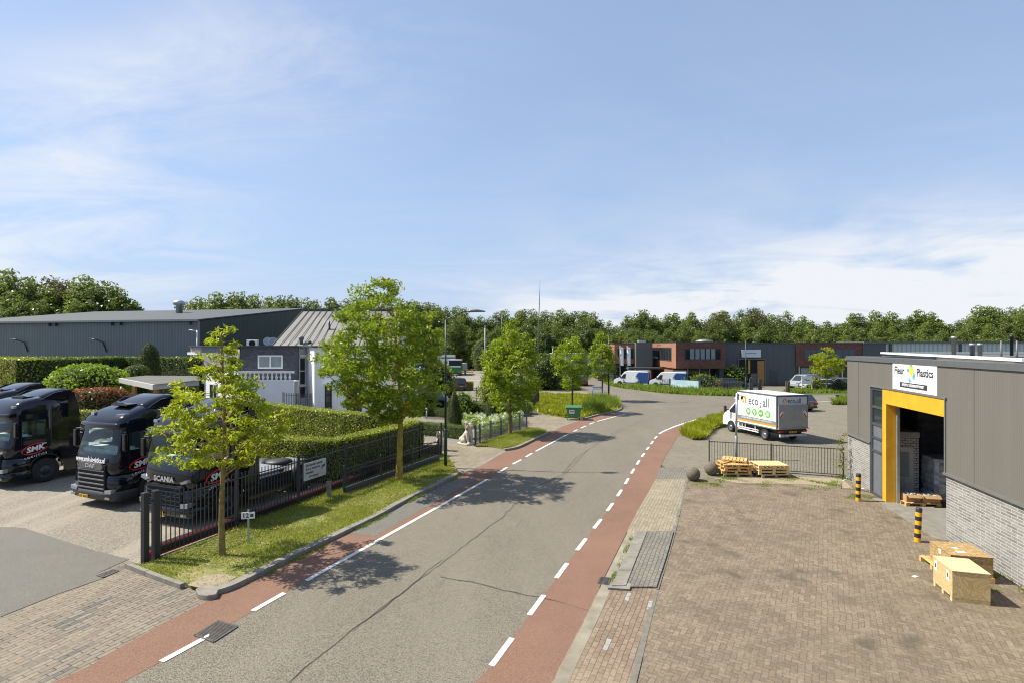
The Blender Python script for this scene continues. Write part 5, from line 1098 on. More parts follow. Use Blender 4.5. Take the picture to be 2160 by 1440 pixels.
def flowers(label, poly, n, h, seed, fl=.35):
    rng = np.random.default_rng(seed); pl = [(p.x, p.y) for p in poly]; lo = np.array(pl).min(0); hi = np.array(pl).max(0)
    q = []
    while len(q) < n:
        p = lo+rng.random(2)*(hi-lo); ins = False; j = len(pl)-1
        for i in range(len(pl)):
            if (pl[i][1] > p[1]) != (pl[j][1] > p[1]) and p[0] < (pl[j][0]-pl[i][0])*(p[1]-pl[i][1])/(pl[j][1]-pl[i][1])+pl[i][0]: ins = not ins
            j = i
        if ins: q.append((*p, h*rng.uniform(.25, 1.0)))
    q = np.array(q); mi = np.zeros(n, int)
    k = int(n/45); heads = q[rng.choice(n, k)]; hp_ = np.repeat(heads, 22, 0)+rng.normal(size=(k*22, 3))*.055; hp_[:, 2] = np.maximum(hp_[:, 2], h*.65)+.08
    allp = np.concatenate([q, hp_]); mi = np.concatenate([mi, np.ones(len(hp_), int)])
    return tag(leaves('hydrangea_bed', allp, .075, [LF_bush, LF_white], None, seed=seed, mi=mi, up=.6, aspect=.7), label, 'flower bed', None, 'stuff')
flowers('white hydrangeas flowering behind the blue grey railing', [G(1008, 930), G(1105, 896), G(1100, 885), G(1040, 893), G(1005, 912)], 7000, .8, 51)
flowers('yellow green flowering shrubs between the two yew cones', [G(975, 905), G(1032, 902), G(1022, 888), G(978, 889)], 3500, .7, 52)
solid_plant('bush', 'tall columnar bush behind the garden between lamp post and rear yard', 'bush', (GX(925, 58), 58, 0), [(1.5, 0), (1.75, 1.2), (1.6, 2.6), (1.1, 3.7), (.5, 4.2), (.02, 4.35)], LF_hedge, M_core, .2, 4200, 38, wav=.14, jitter=2.5)
solid_plant('bush', 'leafy climber clad bush left of the slim avenue tree', 'bush', (GX(1046, 52), 52, 0), [(1.3, 0), (1.5, 1.0), (1.5, 2.0), (1.2, 3.0), (.6, 3.5), (.02, 3.7)], LF_hedge, M_core, .19, 3800, 39, wav=.14, jitter=2.5)
solid_plant('bush', 'light green shrub behind the left yew cone', 'bush', (GX(975, 47.5), 47.5, 0), [(.9, 0), (1.1, .6), (.9, 1.4), (.02, 1.9)], LF_bush, M_core, .15, 1500, 40, wav=.1, jitter=2.5)
solid_plant('bush', 'low green shrub below the third street tree', 'bush', (GX(1088, 47), 47, 0), [(1.2, 0), (1.5, .5), (1.2, 1.1), (.02, 1.5)], LF_bush, M_core, .15, 2000, 41, wav=.1, jitter=2.5)
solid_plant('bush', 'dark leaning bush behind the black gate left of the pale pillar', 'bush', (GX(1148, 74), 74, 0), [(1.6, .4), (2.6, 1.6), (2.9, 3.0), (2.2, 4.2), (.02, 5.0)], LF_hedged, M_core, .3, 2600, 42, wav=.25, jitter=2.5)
solid_plant('bush', 'pale olive tree top beside the rubble heap', 'bush', (GX(1019, 120), 120, 0), [(1.5, .5), (2.3, 3), (2.2, 5.5), (1.2, 7.2), (.02, 7.8)], mat_leaf('leaf olive', (.10, .13, .03), (.20, .24, .06)), M_core, .3, 3200, 43, wav=.2, jitter=2.5)
solid_plant('bush', 'sprawling light green shrub at the fence before the roller door', 'bush', (GX(1545, 78.8), 78.8, 0), [(.8, .6), (1.4, 1.3), (1.3, 2.2), (.5, 2.9), (.02, 3.1)], LF_bush, M_core, .24, 900, 46, wav=.35, jitter=3)
solid_plant('bush', 'yellow green shrub above the pale blue banner', 'bush', (GX(1480, 75.5), 75.5, 0), [(.9, .2), (1.4, .8), (1.0, 1.6), (.02, 2.0)], LF_bush, M_core, .2, 900, 47, wav=.2, jitter=3, squash=(1.6, .7))
solid_plant('bush', 'rounded shrub between notice board and white car', 'bush', (GX(1722, 71.5), 71.5, 0), [(.5, .1), (.6, .6), (.5, 1.3), (.02, 1.7)], LF_hedge, M_core, .2, 1200, 48, wav=.15, jitter=3)
solid_plant('bush', 'green shrub behind the bar fence at the corner of the taupe hall', 'bush', (GX(1772, 71), 71, 0), [(.8, .1), (.9, .5), (.7, 1.1), (.02, 1.5)], LF_hedged, M_core, .2, 900, 49, wav=.15, jitter=3, squash=(1.5, .7))
# climber on the railing end
cr = thing('climbing_plant', 'thin climbing plant on the end post of the grey railing', 'plant', G(1776, 1010), 0)
st = [(0, 0, 0), (.08, 0, .5), (-.06, .02, 1.0), (.02, 0, 1.5), (-.12, 0, 2.0)]
P(MB().tube(st, [.018, .014, .012, .01, .005], 5), 'stem', M_barkd, cr)
rng = np.random.default_rng(5); cp = [];
for c, k, r in (((-.1, 0, 1.75), 45, .2), ((-.05, 0, 1.35), 40, .17), ((.05, 0, .95), 30, .15), ((-.05, -.05, .6), 80, .25), ((.1, 0, 2.0), 18, .1)): cp.append(rng.normal(size=(k, 3))*r*.6+np.array(c))
leaves('foliage', np.concatenate(cp), .085, mat_leaf('leaf climber', (.14, .17, .03), (.26, .3, .06), cc=(.16, .07, .03), ccp=.4), cr, seed=3, aspect=.7)
# ================================================================ TREES
make_tree('street_tree', 'feathery young street tree on the verge in front of the black lorry', 'tree', G(468, 1168, .1), [(2.45, .6), (2.9, 1.8), (3.5, 2.3), (4.1, 2.2), (4.6, 1.6), (5.1, 1.0), (5.7, .55), (6.3, .25), (6.6, .08)], .085, 150, 40, .27, .165, LF_young, M_bark, 101, lean=(.05, 0), limbs=18, base_fork=2.1, trunk_top=.93, flat=.5, aspect=.3, hollow=.25)
make_tree('street_tree', 'largest leafy ash tree with yellow lichened trunk beside the black fence', 'tree', G(842, 1010, .1), [(2.6, .8), (3.3, 2.5), (4.3, 3.2), (5.4, 3.35), (6.3, 3.1), (7.1, 2.6), (7.8, 1.9), (8.4, 1.15), (8.8, .3)], .14, 310, 66, .40, .18, LF_ash, M_barky, 102, off=(-.7, 0), lean=(.25, 0), limbs=20, base_fork=2.2, trunk_top=.8, flat=.7, aspect=.4, hollow=.2)
make_tree('street_tree', 'slim fresh green tree on the grass by the blue grey railing', 'tree', G(1076, 914, .1), [(1.5, .7), (2.4, 1.9), (3.6, 2.6), (4.8, 2.5), (5.8, 1.9), (6.6, 1.2), (7.3, .5), (7.6, .1)], .10, 160, 58, .42, .22, LF_mid, M_bark, 103, off=(.15, 0), limbs=15, base_fork=1.5, flat=.6)
make_tree('street_tree', 'small street tree rising behind the green waste container', 'tree', G(1207, 868, .08), [(2.2, .7), (3.0, 1.6), (4.2, 2.1), (5.3, 1.8), (6.2, 1.1), (6.9, .3)], .10, 120, 60, .42, .19, LF_mid, M_barkd, 104, limbs=10, base_fork=1.9)
make_tree('street_tree', 'small street tree behind the blue tubular frame', 'tree', G(1271, 845), [(2.2, .6), (3.2, 1.6), (4.6, 1.9), (5.9, 1.5), (6.8, .8), (7.6, .2)], .10, 115, 60, .42, .20, LF_mid, M_barkd, 105, limbs=10, base_fork=1.9)
make_tree('street_tree', 'bright green young tree before the right brick office', 'tree', G(1744, 824), [(1.9, .5), (2.5, 2.0), (3.4, 2.7), (4.4, 2.2), (5.2, 1.3), (5.8, .3)], .12, 120, 55, .45, .22, LF_young, M_bark, 106, limbs=12, base_fork=1.4, flat=.5)
# woodland behind: four kinds, each tree with its own trunk and crown
def wood(kind, mat_, seed, prof, r, n, leaf, h):
    return make_tree('woodland_tree', 'x', 'tree', (0, -500, 0), prof, .28, n, 85, 1.15, leaf, mat_, M_barkd, seed, limbs=7, base_fork=prof[0][0], twigs=False, hollow=.45, sides=6, flat=.85)
KA = wood('a', LF_far1, 201, [(1.5, 2.2), (4, 4.0), (7, 4.6), (9.5, 4.0), (11.5, 2.6), (13, .6)], 4, 130, .50, 13)
KB = wood('b', LF_far2, 202, [(1.5, 2.0), (4, 3.6), (6.5, 4.3), (9, 3.4), (11, 1.8), (13, .4)], 4, 130, .50, 13)
KC = wood('c', LF_far3, 203, [(2, 1.6), (5, 2.8), (8, 3.1), (10.5, 2.4), (13, .6)], 4, 75, .38, 13)
KD = wood('d', LF_far1, 204, [(1.2, 1.8), (4, 3.1), (7, 3.2), (10, 2.1), (13, .3)], 4, 95, .42, 13)
used = {}; WOOD = []
def place_wood(proto, x, Y, top_v, label, group, rnd):
    zt = ZV(top_v, Y); s = zt/13.0
    if proto.name in used: o = copy_tree(proto)
    else: o = proto; used[proto.name] = 1
    o.location = (x, Y, 0); o.rotation_euler = (0, 0, rnd.uniform(0, 6.28)); wsc = rnd.uniform(.92, 1.15)*max(s, .75)
    o.scale = (wsc, wsc, s); o['label'] = label; o['group'] = group; o['category'] = 'tree'; WOOD.append((o, 1080+x*FPX/Y, group, proto is KC))
rnd = random.Random(7)
# left cluster behind the hall
for u, v, Y, k in ((-30, 585, 98, KA), (20, 583, 96, KB), (62, 596, 95, KA), (100, 615, 94, KB), (118, 584, 99, KC), (150, 592, 98, KC), (185, 594, 97, KB), (222, 604, 96, KA), (250, 618, 97, KB), (272, 640, 98, KA), (-70, 590, 99, KA), (40, 640, 90, KA), (160, 640, 91, KB), (90, 640, 91, KA)):
    place_wood(k, GX(u, Y), Y, v+rnd.uniform(-3, 3), {'KA': '', }.get('', '')+('brownish thin crowned tree among the dark trees behind the grey hall' if k is KC else ('very dark' if k is KA else 'mid green')+' broadleaf tree in the clump left behind the grey hall'), 'trees behind the grey hall', rnd)
for u, v in ((395, 640), (425, 634), (462, 628), (500, 624), (535, 628), (570, 632), (600, 630), (635, 634), (665, 640), (700, 636), (735, 640), (765, 634)):
    Y = rnd.uniform(122, 130); place_wood(rnd.choice([KB, KB, KA]), GX(u, Y), Y, v+rnd.uniform(-2, 3), 'round crowned tree showing just above the roofs of the grey hall and villa', 'trees above the roofs', rnd)
us = list(range(790, 1310, 17))
tops = {790: 640, 850: 645, 905: 650, 960: 652, 990: 668, 1025: 672, 1050: 662, 1085: 668, 1112: 655, 1150: 662, 1185: 666, 1215: 654, 1245: 668, 1290: 674, 1310: 690}
def tv(d, u):
    ks = sorted(d)
    for a, b in zip(ks, ks[1:]):
        if a <= u <= b: return d[a]+(d[b]-d[a])*(u-a)/(b-a)
    return d[ks[-1]] if u > ks[-1] else d[ks[0]]
for u in us:
    Y = rnd.uniform(140, 156); place_wood(rnd.choice([KA, KB, KB, KD]), GX(u, Y), Y, tv(tops, u)+rnd.uniform(-7, 11), 'dark tree in the wood behind the rubble heap, between large ash and brick offices', 'trees of the middle wood', rnd)
for u in range(960, 1310, 30):
    Y = rnd.uniform(128, 136); place_wood(rnd.choice([KA, KB]), GX(u, Y), Y, tv(tops, u)+26+rnd.uniform(-6, 8), 'lower tree at the front edge of the middle wood', 'trees at the edge of the middle wood', rnd)
tops2 = {1325: 672, 1355: 662, 1385: 676, 1420: 666, 1455: 668, 1480: 680, 1515: 657, 1540: 672, 1560: 664, 1592: 650, 1622: 668, 1655: 662, 1685: 672, 1715: 680, 1745: 684, 1780: 680, 1807: 668, 1830: 674, 1855: 665, 1885: 662, 1915: 674, 1935: 662, 1975: 672, 2010: 684, 2040: 664, 2075: 656, 2110: 658, 2160: 650}
for u in range(1322, 2215, 17):
    Y = rnd.uniform(128, 142); place_wood(rnd.choice([KA, KB, KB, KD, KD]), GX(u, Y), Y, tv(tops2, u)+rnd.uniform(-6, 12), 'tree in the long green wood rising behind the brick offices and silver warehouse', 'trees of the right hand wood', rnd)
for u, v in ((1515, 656), (1592, 648), (1602, 662)):
    place_wood(KC, GX(u, 126), 126, v, 'taller brownish tree standing out of the right hand wood', 'brownish trees of the right wood', rnd)
for u in range(1340, 2200, 34):
    Y = rnd.uniform(118, 126); place_wood(rnd.choice([KA, KB]), GX(u, Y), Y, tv(tops2, u)+24+rnd.uniform(-5, 8), 'lower tree at the foot of the right hand wood, just over the roofs', 'trees at the foot of the right wood', rnd)

LMK = {'trees behind the grey hall': ('dark tree behind the grey hall', [(-60, 'the picture edge'), (40, 'its left end'), (130, 'its left lamp'), (230, 'its roof slope')]),
 'trees above the roofs': ('round crowned tree', [(430, 'the ventilation cowl'), (520, 'the green gable'), (610, 'the gable top'), (690, 'the villa roof ridge'), (760, 'the left side of the large ash')]),
 'trees of the middle wood': ('tall dark wood tree', [(820, 'the large ash crown'), (900, 'the large ash edge'), (965, 'the nearest street lamp'), (1023, 'the white pole'), (1080, 'the slim green tree'), (1137, 'the antenna mast'), (1190, 'the waste container tree'), (1250, 'the blue frame tree'), (1300, 'the banner flags')]),
 'trees at the edge of the middle wood': ('lower front tree', [(965, 'the nearest street lamp'), (1023, 'the white pole'), (1080, 'the slim green tree'), (1137, 'the antenna mast'), (1190, 'the waste container tree'), (1250, 'the blue frame tree'), (1300, 'the banner flags')]),
 'trees of the right hand wood': ('tall green wood tree', [(1352, 'the grey stair tower'), (1396, 'the sunlit brick end wall'), (1475, 'the shaded brick windows'), (1535, 'the shaded brick corner'), (1586, 'the white light box sign'), (1632, 'the blue grey door'), (1690, 'the second brick front'), (1743, 'the bright young tree'), (1790, 'the taupe hall corner'), (1850, 'the silver warehouse end'), (1930, 'the taupe hall sign'), (2012, 'the tall vent pipe'), (2060, 'the pair of short vents'), (2130, 'the dark vent pipe'), (2190, 'the right edge')]),
 'brownish trees of the right wood': ('taller brownish tree', [(1515, 'the shaded brick front'), (1590, 'the white light box sign')])}
LMK['trees at the foot of the right wood'] = ('lower front tree', LMK['trees of the right hand wood'][1])
bins = {}
for o, u, g, br in WOOD:
    kind, lm = LMK[g]; nm = min(lm, key=lambda q: abs(q[0]-u))[1]
    if br and g == 'trees behind the grey hall': kind = 'brownish tree behind the grey hall'
    bins.setdefault((kind, nm), []).append((u, o))
for (kind, nm), l in bins.items():
    l.sort(key=lambda q: q[0]); n = len(l)
    pos = {1: [''], 2: ['left one of two', 'right one of two'], 3: ['leftmost of three', 'middle one of three', 'rightmost of three'], 4: ['leftmost of four', 'second from left of four', 'third from left of four', 'rightmost of four']}.get(n) or ['leftmost']+[f'{w} from left' for w in ('second', 'third', 'fourth', 'fifth', 'sixth', 'seventh')[:n-2]]+['rightmost']
    for (u, o), p in zip(l, pos): o['label'] = f"{kind} over {nm}"+(f", {p}" if p else '')
# ================================================================ VEHICLES
M_paintk = mat('lorry black paint', (0.006, 0.007, 0.012), 0.08, var=0, spec=0.45, coat=0.25)
M_plast = mat('dark plastic', (0.035, 0.036, 0.04), 0.55, var=0.1)
M_slat = mat('grille slat', (0.13, 0.13, 0.125), 0.45, 0.2, var=0.05)
M_tyre = mat('tyre rubber', (0.018, 0.018, 0.018), 0.85, var=0.2)
M_rim = mat('steel rim', (0.30, 0.31, 0.32), 0.35, 0.7, var=0.1)
M_rimd = mat('dark rim', (0.05, 0.055, 0.065), 0.35, 0.5, var=0.1)
M_lamp = mat('headlight glass', (0.34, 0.36, 0.38), 0.08, 0.5, var=0.3, nscale=20, spec=0.9)
M_clear = mat_clear('cab glass', (0.86, 0.95, 0.90), 0.0)
M_dash = mat('dashboard pale green', (0.50, 0.58, 0.53), 0.8, var=0.35, nscale=5)
M_seat = mat('seat grey', (0.12, 0.13, 0.13), 0.9, var=.2)
M_plate = mat('number plate yellow', (0.72, 0.42, 0.01), 0.5, var=0.03)
M_logor = mat('logo red', (0.62, 0.02, 0.02), 0.4, var=0)
M_logow = mat('logo white', (0.78, 0.78, 0.78), 0.4, var=0)
M_chrome = mat('chrome letters', (0.66, 0.66, 0.66), 0.25, 0.6, var=0)
M_tail = mat('tail lamp red', (0.42, 0.02, 0.015), 0.25, var=0)
M_orl = mat('amber lamp', (0.7, 0.25, 0.03), 0.3, var=0)
def wheel(par, c, r, w, rim, name='wheel', dish=0.06, side=1):
    mb = MB(); x0 = -w/2
    mb.lathe([(r*.62, -w*.42), (r*.9, -w*.5), (r, -w*.36), (r, w*.36), (r*.9, w*.5), (r*.62, w*.42)], (0, 0, 0), 26, axis='x')
    W_ = P(mb, name, M_tyre, par); W_.location = c
    rb = MB(); s = side
    rb.lathe([(r*.63, s*w*.40), (r*.60, s*w*.44), (r*.52, s*(w*.44-dish)), (r*.30, s*(w*.44-dish*.6)), (r*.26, s*w*.42), (0.001, s*w*.44)], (0, 0, 0), 22, axis='x')
    for i in range(8):
        a = i*math.pi/4; rb.tube([(s*(w*.40-dish*.5), r*.41*math.cos(a), r*.41*math.sin(a)), (s*(w*.44-dish*.35), r*.41*math.cos(a), r*.41*math.sin(a))], r*.055, 6)
    P(rb, 'rim', rim, W_); return W_
def plate(par, c, w=.5, h=.11, ny=-1, name='number_plate'):
    o = P(MB().box(c, (w, .015, h)), name, M_plate, par)
    mb = MB(); y = c[1]+ny*.010
    for i in range(6):
        if i in (2,): continue
        x = c[0]-w*.36+i*w*.145; mb.bb(x-.02, x+.02, y-.003, y+.003, c[2]-h*.3, c[2]+h*.3)
    P(mb, 'characters', M_ink, o); return o
def ellipse_arc(cx, cz, rx, rz, a0, a1, w0, w1, x, tilt=.18, n=22, th=.006):
    mb = MB(); vs = []
    for i in range(n+1):
        s = i/n; a = a0+(a1-a0)*s; w = w0+(w1-w0)*math.sin(s*math.pi)
        for q in (1+w, 1-w):
            p, r = rx*q*math.cos(a), rz*q*math.sin(a); vs.append((x, cx+p, cz+r+tilt*p))
    return mb.add(vs, [(2*i, 2*i+1, 2*i+3, 2*i+2) for i in range(n)])
def tractor(label, loc, rz, style, group='black lorry tractors parked in the yard', full=True):
    T = thing('truck', label, 'lorry', loc, rz, group)
    if style == 'round':
        lv = [(1.22, .02, 1.22), (1.5, .0, 1.24), (1.90, .05, 1.245), (2.0, .08, 1.245), (2.12, .11, 1.24), (2.78, .24, 1.21), (2.92, .27, 1.2), (3.08, .24, 1.2), (3.24, .30, 1.19), (3.40, .50, 1.16), (3.56, .85, 1.10), (3.68, 1.25, 1.0), (3.72, 1.55, .86)]
    else:
        lv = [(1.22, .02, 1.23), (1.6, .0, 1.245), (1.88, .04, 1.245), (2.0, .08, 1.245), (2.12, .10, 1.24), (2.78, .20, 1.22), (2.90, .22, 1.21), (3.05, .18, 1.21), (3.22, .24, 1.2), (3.42, .36, 1.18), (3.60, .58, 1.13), (3.70, .9, 1.04), (3.75, 1.3, .9)]
    yb = 2.3
    def sec(z, yf, hw):
        yc = yf+.22; y1, y2 = max(1.42, yf+.3), max(.56, yf+.26)
        R_ = [(hw, yb), (hw, y1), (hw, y2), (hw-.01, yc), (hw-.10, yf+.07), (hw-.30, yf+.015), (hw*.4, yf-.01), (0, yf-.02)]
        return [(x, y, z) for x, y in R_]+[(-x, y, z) for x, y in R_[-2::-1]]
    S = [sec(*l) for l in lv]; n = 15; body, scr, swn = MB(), MB(), {1: MB(), -1: MB()}
    vs = [p for s in S for p in s]
    for i in range(len(S)-1):
        for j in range(n):
            f = (i*n+j, i*n+(j+1) % n, (i+1)*n+(j+1) % n, (i+1)*n+j)
            tgt = body
            if 3 <= i <= 5 and 4 <= j <= 9: tgt = scr
            elif i == 4 and j == 1: tgt = swn[1]
            elif i == 4 and j == 12: tgt = swn[-1]
            tgt.f.append(list(f)); tgt.m.append(0); tgt.sm.append(True)
    for m_ in (body, scr, swn[1], swn[-1]): m_.v = vs
    top = len(vs); body.v = vs+[(0, 1.9, lv[-1][0]+.01)]
    for j in range(n): body.f.append([(len(S)-1)*n+j, (len(S)-1)*n+(j+1) % n, top]); body.m.append(0); body.sm.append(True)
    body.f.append(list(range(n))[::-1]); body.m.append(0); body.sm.append(False)
    def clean(mb, name, m, fix=True):
        o = mb.build(name, m, T); bm = bmesh.new(); bm.from_mesh(o.data)
        bmesh.ops.delete(bm, geom=[v for v in bm.verts if not v.link_faces], context='VERTS'); bmesh.ops.recalc_face_normals(bm, faces=bm.faces); bm.to_mesh(o.data); bm.free(); return o
    cabo = clean(body, 'cab', M_paintk); clean(scr, 'windscreen', M_clear)
    for s in (1, -1): clean(swn[s], 'side_window', M_clear)
    # inside
    P(MB().bb(-1.12, 1.12, .3, 1.0, 1.75, 2.12).bb(.3, 1.0, .55, .9, 2.05, 2.2), 'dashboard', M_dash, T, .03)
    for sx in (-.62, .62): P(MB().bb(sx-.27, sx+.27, 1.15, 1.6, 1.6, 1.95).bb(sx-.25, sx+.25, 1.5, 1.68, 1.9, 2.6), 'seat', M_seat, T, .04)
    P(MB().lathe([(.2, .0), (.22, .02), (.24, .0), (.22, -.02), (.2, 0)], (0, 0, 0), 18).xf(Matrix.Translation((.62, .95, 2.15)) @ Matrix.Rotation(R(-35), 4, 'X')), 'steering_wheel', M_plast, T)
    P(MB().bb(-1.1, -.5, .4, .41, 2.1, 2.35).bb(-.2, .3, .6, .9, 2.1, 2.16), 'papers', mat('cab papers', (0.5, 0.55, 0.5), .8), T) if style != 'round' else P(MB().bb(.1, .9, .35, .36, 2.1, 2.25), 'curtain', mat('curtain pale', (0.42, 0.5, 0.45), .8), T)
    P(MB().bb(-1.15, 1.15, 2.0, 2.02, 1.3, 3.3), 'curtain', mat('cab rear lining', (0.30, 0.33, 0.31), .9), T)
    # front lower body, bumper, grille
    lf = MB(); 
    def rsec(z, yf, hw, y2=.86):
        return [(hw, y2, z), (hw, yf+.3, z), (hw-.03, yf+.14, z), (hw-.14, yf+.03, z), (hw*.5, yf-.01, z), (0, yf-.02, z), (-hw*.5, yf-.01, z), (-hw+.14, yf+.03, z), (-hw+.03, yf+.14, z), (-hw, yf+.3, z), (-hw, y2, z)]
    P(lf.loft([rsec(.62, .02, 1.24), rsec(.9, .0, 1.245), rsec(1.23, .01, 1.235)]), 'front_panel', M_paintk, T)
    P(MB().loft([rsec(.26, .10, 1.18), rsec(.34, -.03, 1.245), rsec(.5, -.08, 1.25), rsec(.64, -.06, 1.25), rsec(.66, .0, 1.22)]), 'bumper', M_plast if style == 'round' else M_paintk, T)
    gr = MB(); gx = .78 if style == 'round' else .86
    gr.bb(-gx, gx, -.045, .03, .5, 1.62 if style == 'round' else 1.36)
    go = P(gr, 'grille', M_dark, T)
    nsl = 6; zt = 1.40 if style == 'round' else 1.30
    for i in range(nsl):
        z = .58+(zt-.58)*i/(nsl-1); wsl = gx*(.98 if i else .85)
        P(MB().box((0, -.062, z), (wsl*2, .035, .05 if style == 'round' else .035), 0, 0, Matrix.Rotation(R(-12), 3, 'X').to_4x4()), 'slat', M_slat if style == 'round' else M_paintk, go, .008)
    if style == 'round':
        bd = P(MB().prism([(-.62, 1.44), (.62, 1.44), (.72, 1.56), (.62, 1.68), (-.62, 1.68), (-.72, 1.56)], -.085, -.03, axis='y'), 'badge_panel', M_slat, T)
        text('lettering', 'DAF', M_chrome, bd, face_matrix((0, -.092, 1.56), (1, 0, 0), (0, 0, 1)), .2, 1.5, bold=.004)
        text('lettering', 'www.smk-logistics.nl', M_logow, T, face_matrix((-.06, -.045, 1.78), (1, 0, 0), (0, .12, 1)), .25, .80, bold=.008)
        hz_, hh = .66, .11
    else:
        text('lettering', 'SCANIA', M_chrome, T, face_matrix((0, -.055, 1.55), (1, 0, 0), (0, 0, 1)), .24, 1.15, bold=.008)
        hz_, hh = .74, .12
        for s in (1, -1): P(MB().prism([(s*.78, 1.50), (s*1.12, 1.62), (s*1.14, 1.52), (s*.86, 1.44)], -.06, .12, axis='y'), 'position_light', M_lamp, T)
        text('lettering', 'SMK', M_logow, T, face_matrix((0, .20, 3.17), (1, 0, 0), (0, .2, 1)), .2, 1.2, bold=.004)
    for s in (1, -1):
        P(MB().prism([(s*.84, hz_-hh*.8), (s*1.17, hz_-hh*.5), (s*1.19, hz_+hh*.9), (s*.80, hz_+hh*.45)], -.085, .12, axis='y'), 'headlight', M_lamp, T, .02)
        P(MB().bb(s*1.0-.12, s*1.0+.12, -.105, -.07, .40, .47), 'fog_lamp', M_lamp, T)
    plate(T, (-.35 if style == 'round' else -.2, -.12, .42), .52, .12)
    # visor
    yv = .24 if style == 'round' else .16
    P(MB().loft([[(x, yv-.20+.16*abs(x/1.2)**2.2+.0, 3.0), (x, yv-.16+.16*abs(x/1.2)**2.2, 3.13), (x, yv+.12+.12*abs(x/1.2)**2, 3.16), (x, yv+.1+.12*abs(x/1.2)**2, 2.98)] for x in np.linspace(-1.2, 1.2, 13)]), 'sun_visor', M_paintk, T)
    for s in (1, -1):
        if style == 'round': P(MB().prism([(s*.66, .42), (s*1.0, .50), (s*1.02, .7), (s*.74, .62)], 3.34, 3.46), 'roof_lamp', M_lamp, T, .02)
        else: P(MB().bb(s*.98-.11, s*.98+.11, .33, .45, 3.34, 3.45), 'roof_lamp', M_lamp, T, .02)
    P(MB().bb(-.45, .45, .95, 1.65, lv[-2][0]+.0, lv[-1][0]+.035), 'roof_hatch', M_paintk, T, .02)
    # roof spoiler with side cheeks
    z0 = lv[-1][0]-.03; zt = 4.06; n_ = 8; vs = []
    for i in range(n_+1):
        s = i/n_; y = 1.25+1.15*s; z = z0+(zt-z0)*(1-(1-s)**1.6)
        for x in (-1.14+.12*(1-s), -.6, 0, .6, 1.14-.12*(1-s)): vs.append((x, y, z-(.05 if abs(x) > 1 else 0)))
    f = [(i*5+j, i*5+j+1, (i+1)*5+j+1, (i+1)*5+j) for i in range(n_) for j in range(4)]
    sp_ = MB().add(vs, f, 0, True); so = sp_.build('roof_spoiler', M_paintk, T, fixn=True); sm_ = so.modifiers.new('solid', 'SOLIDIFY'); sm_.thickness = .04; sm_.offset = -1
    for s in (1, -1):
        P(MB().prism([(1.3, z0-.05), (2.42, z0-.15), (2.5, 3.9), (2.38, 4.0), (1.8, z0+.22)], s*1.13-.02, s*1.13+.02, axis='x'), 'spoiler_cheek', M_paintk, T)
        P(MB().prism([(2.28, 1.0), (2.78, 1.0), (2.72, 3.2), (2.5, 3.93), (2.28, 3.8)], s*1.2-.02, s*1.2+.02, axis='x'), 'side_fairing', M_paintk, T)
        # door lines, handle, mirrors, steps
        P(MB().bb(s*1.245-.006, s*1.245+.006, .52, .535, 1.25, 2.9).bb(s*1.247-.006, s*1.247+.006, 1.5, 1.515, 1.25, 2.9), 'door_gap', M_dark, T)
        P(MB().bb(s*1.26-.015, s*1.26+.015, 1.25, 1.42, 1.72, 1.77), 'door_handle', M_chrome, T)
        mi = P(MB().tube([(s*1.22, .42, 2.85), (s*1.45, .25, 2.82)], .03, 6).tube([(s*1.22, .42, 2.1), (s*1.45, .25, 2.15)], .03, 6), 'mirror', M_plast, T)
        P(MB().bb(s*1.46-.09, s*1.46+.09, .18, .29, 2.15, 2.80), 'housing', M_paintk, mi, .04)
        P(MB().bb(s*1.21-.03, s*1.21+.03, .42, .84, .86, .92).bb(s*1.21-.03, s*1.21+.03, .42, .84, 1.15, 1.19), 'step', M_slat, T)
        # arch over the front wheel
        arch = MB(); va = []
        for i in range(11):
            a = math.pi*i/10
            for r_, x in ((.64, .86), (.64, 1.24), (.60, 1.25)): va.append((s*x, 1.42-r_*math.cos(a), .62+r_*math.sin(a)*1.0))
        arch.add(va, [(i*3+j, i*3+j+1, (i+1)*3+j+1, (i+1)*3+j) for i in range(10) for j in range(2)], 0, True)
        ao = arch.build('wheel_arch', M_paintk, T, fixn=True); q = ao.modifiers.new('solid', 'SOLIDIFY'); q.thickness = .03
        wheel(T, (s*1.07, 1.42, .53), .53, .32, M_rimd, side=s)
        wheel(T, (s*.92, 5.05, .53), .53, .58, M_rimd, side=s)
        P(MB().bb(s*.42-.04, s*.42+.04, 2.2, 6.0, .82, 1.06), 'frame_rail', M_plast, T)
        P(MB().bb(s*1.2-.03, s*1.2+.03, 2.1, 4.4, .34, 1.02) if style != 'round' else MB().bb(s*1.2-.03, s*1.2+.03, 2.1, 4.2, .4, 1.0), 'side_skirt', M_paintk, T, .015)
        P(MB().lathe([(0.001, 0), (.3, 0), (.32, .04), (.32, 1.26), (.3, 1.3), (0.001, 1.3)], (s*.84, 2.7, .72), 18, axis='y'), 'fuel_tank', M_steel, T)
        mg = MB(); va = []
        for i in range(9):
            a = math.pi*(i/8)
            for x in (.62, 1.24): va.append((s*x, 5.05-.66*math.cos(a), .55+.62*math.sin(a)))
        mg.add(va, [(2*i, 2*i+1, 2*i+3, 2*i+2) for i in range(8)], 0, True); mo = mg.build('mudguard', M_plast, T, fixn=True); q = mo.modifiers.new('solid', 'SOLIDIFY'); q.thickness = .02
        P(MB().box((s*1.0, 6.05, .85), (.4, .05, .14)), 'tail_light', M_tail, T)
        P(MB().bb(s*1.15-.1, s*1.15+.1, 1.95, 2.3, .8, 1.26), 'sill_box', M_paintk, T)
    P(MB().bb(-.95, .95, 2.5, 4.4, 1.07, 1.12).bb(-.5, .5, 5.4, 5.95, 1.07, 1.11), 'deck_plate', mat('deck aluminium', (0.42, 0.43, 0.43), .4, .6, var=.15), T)
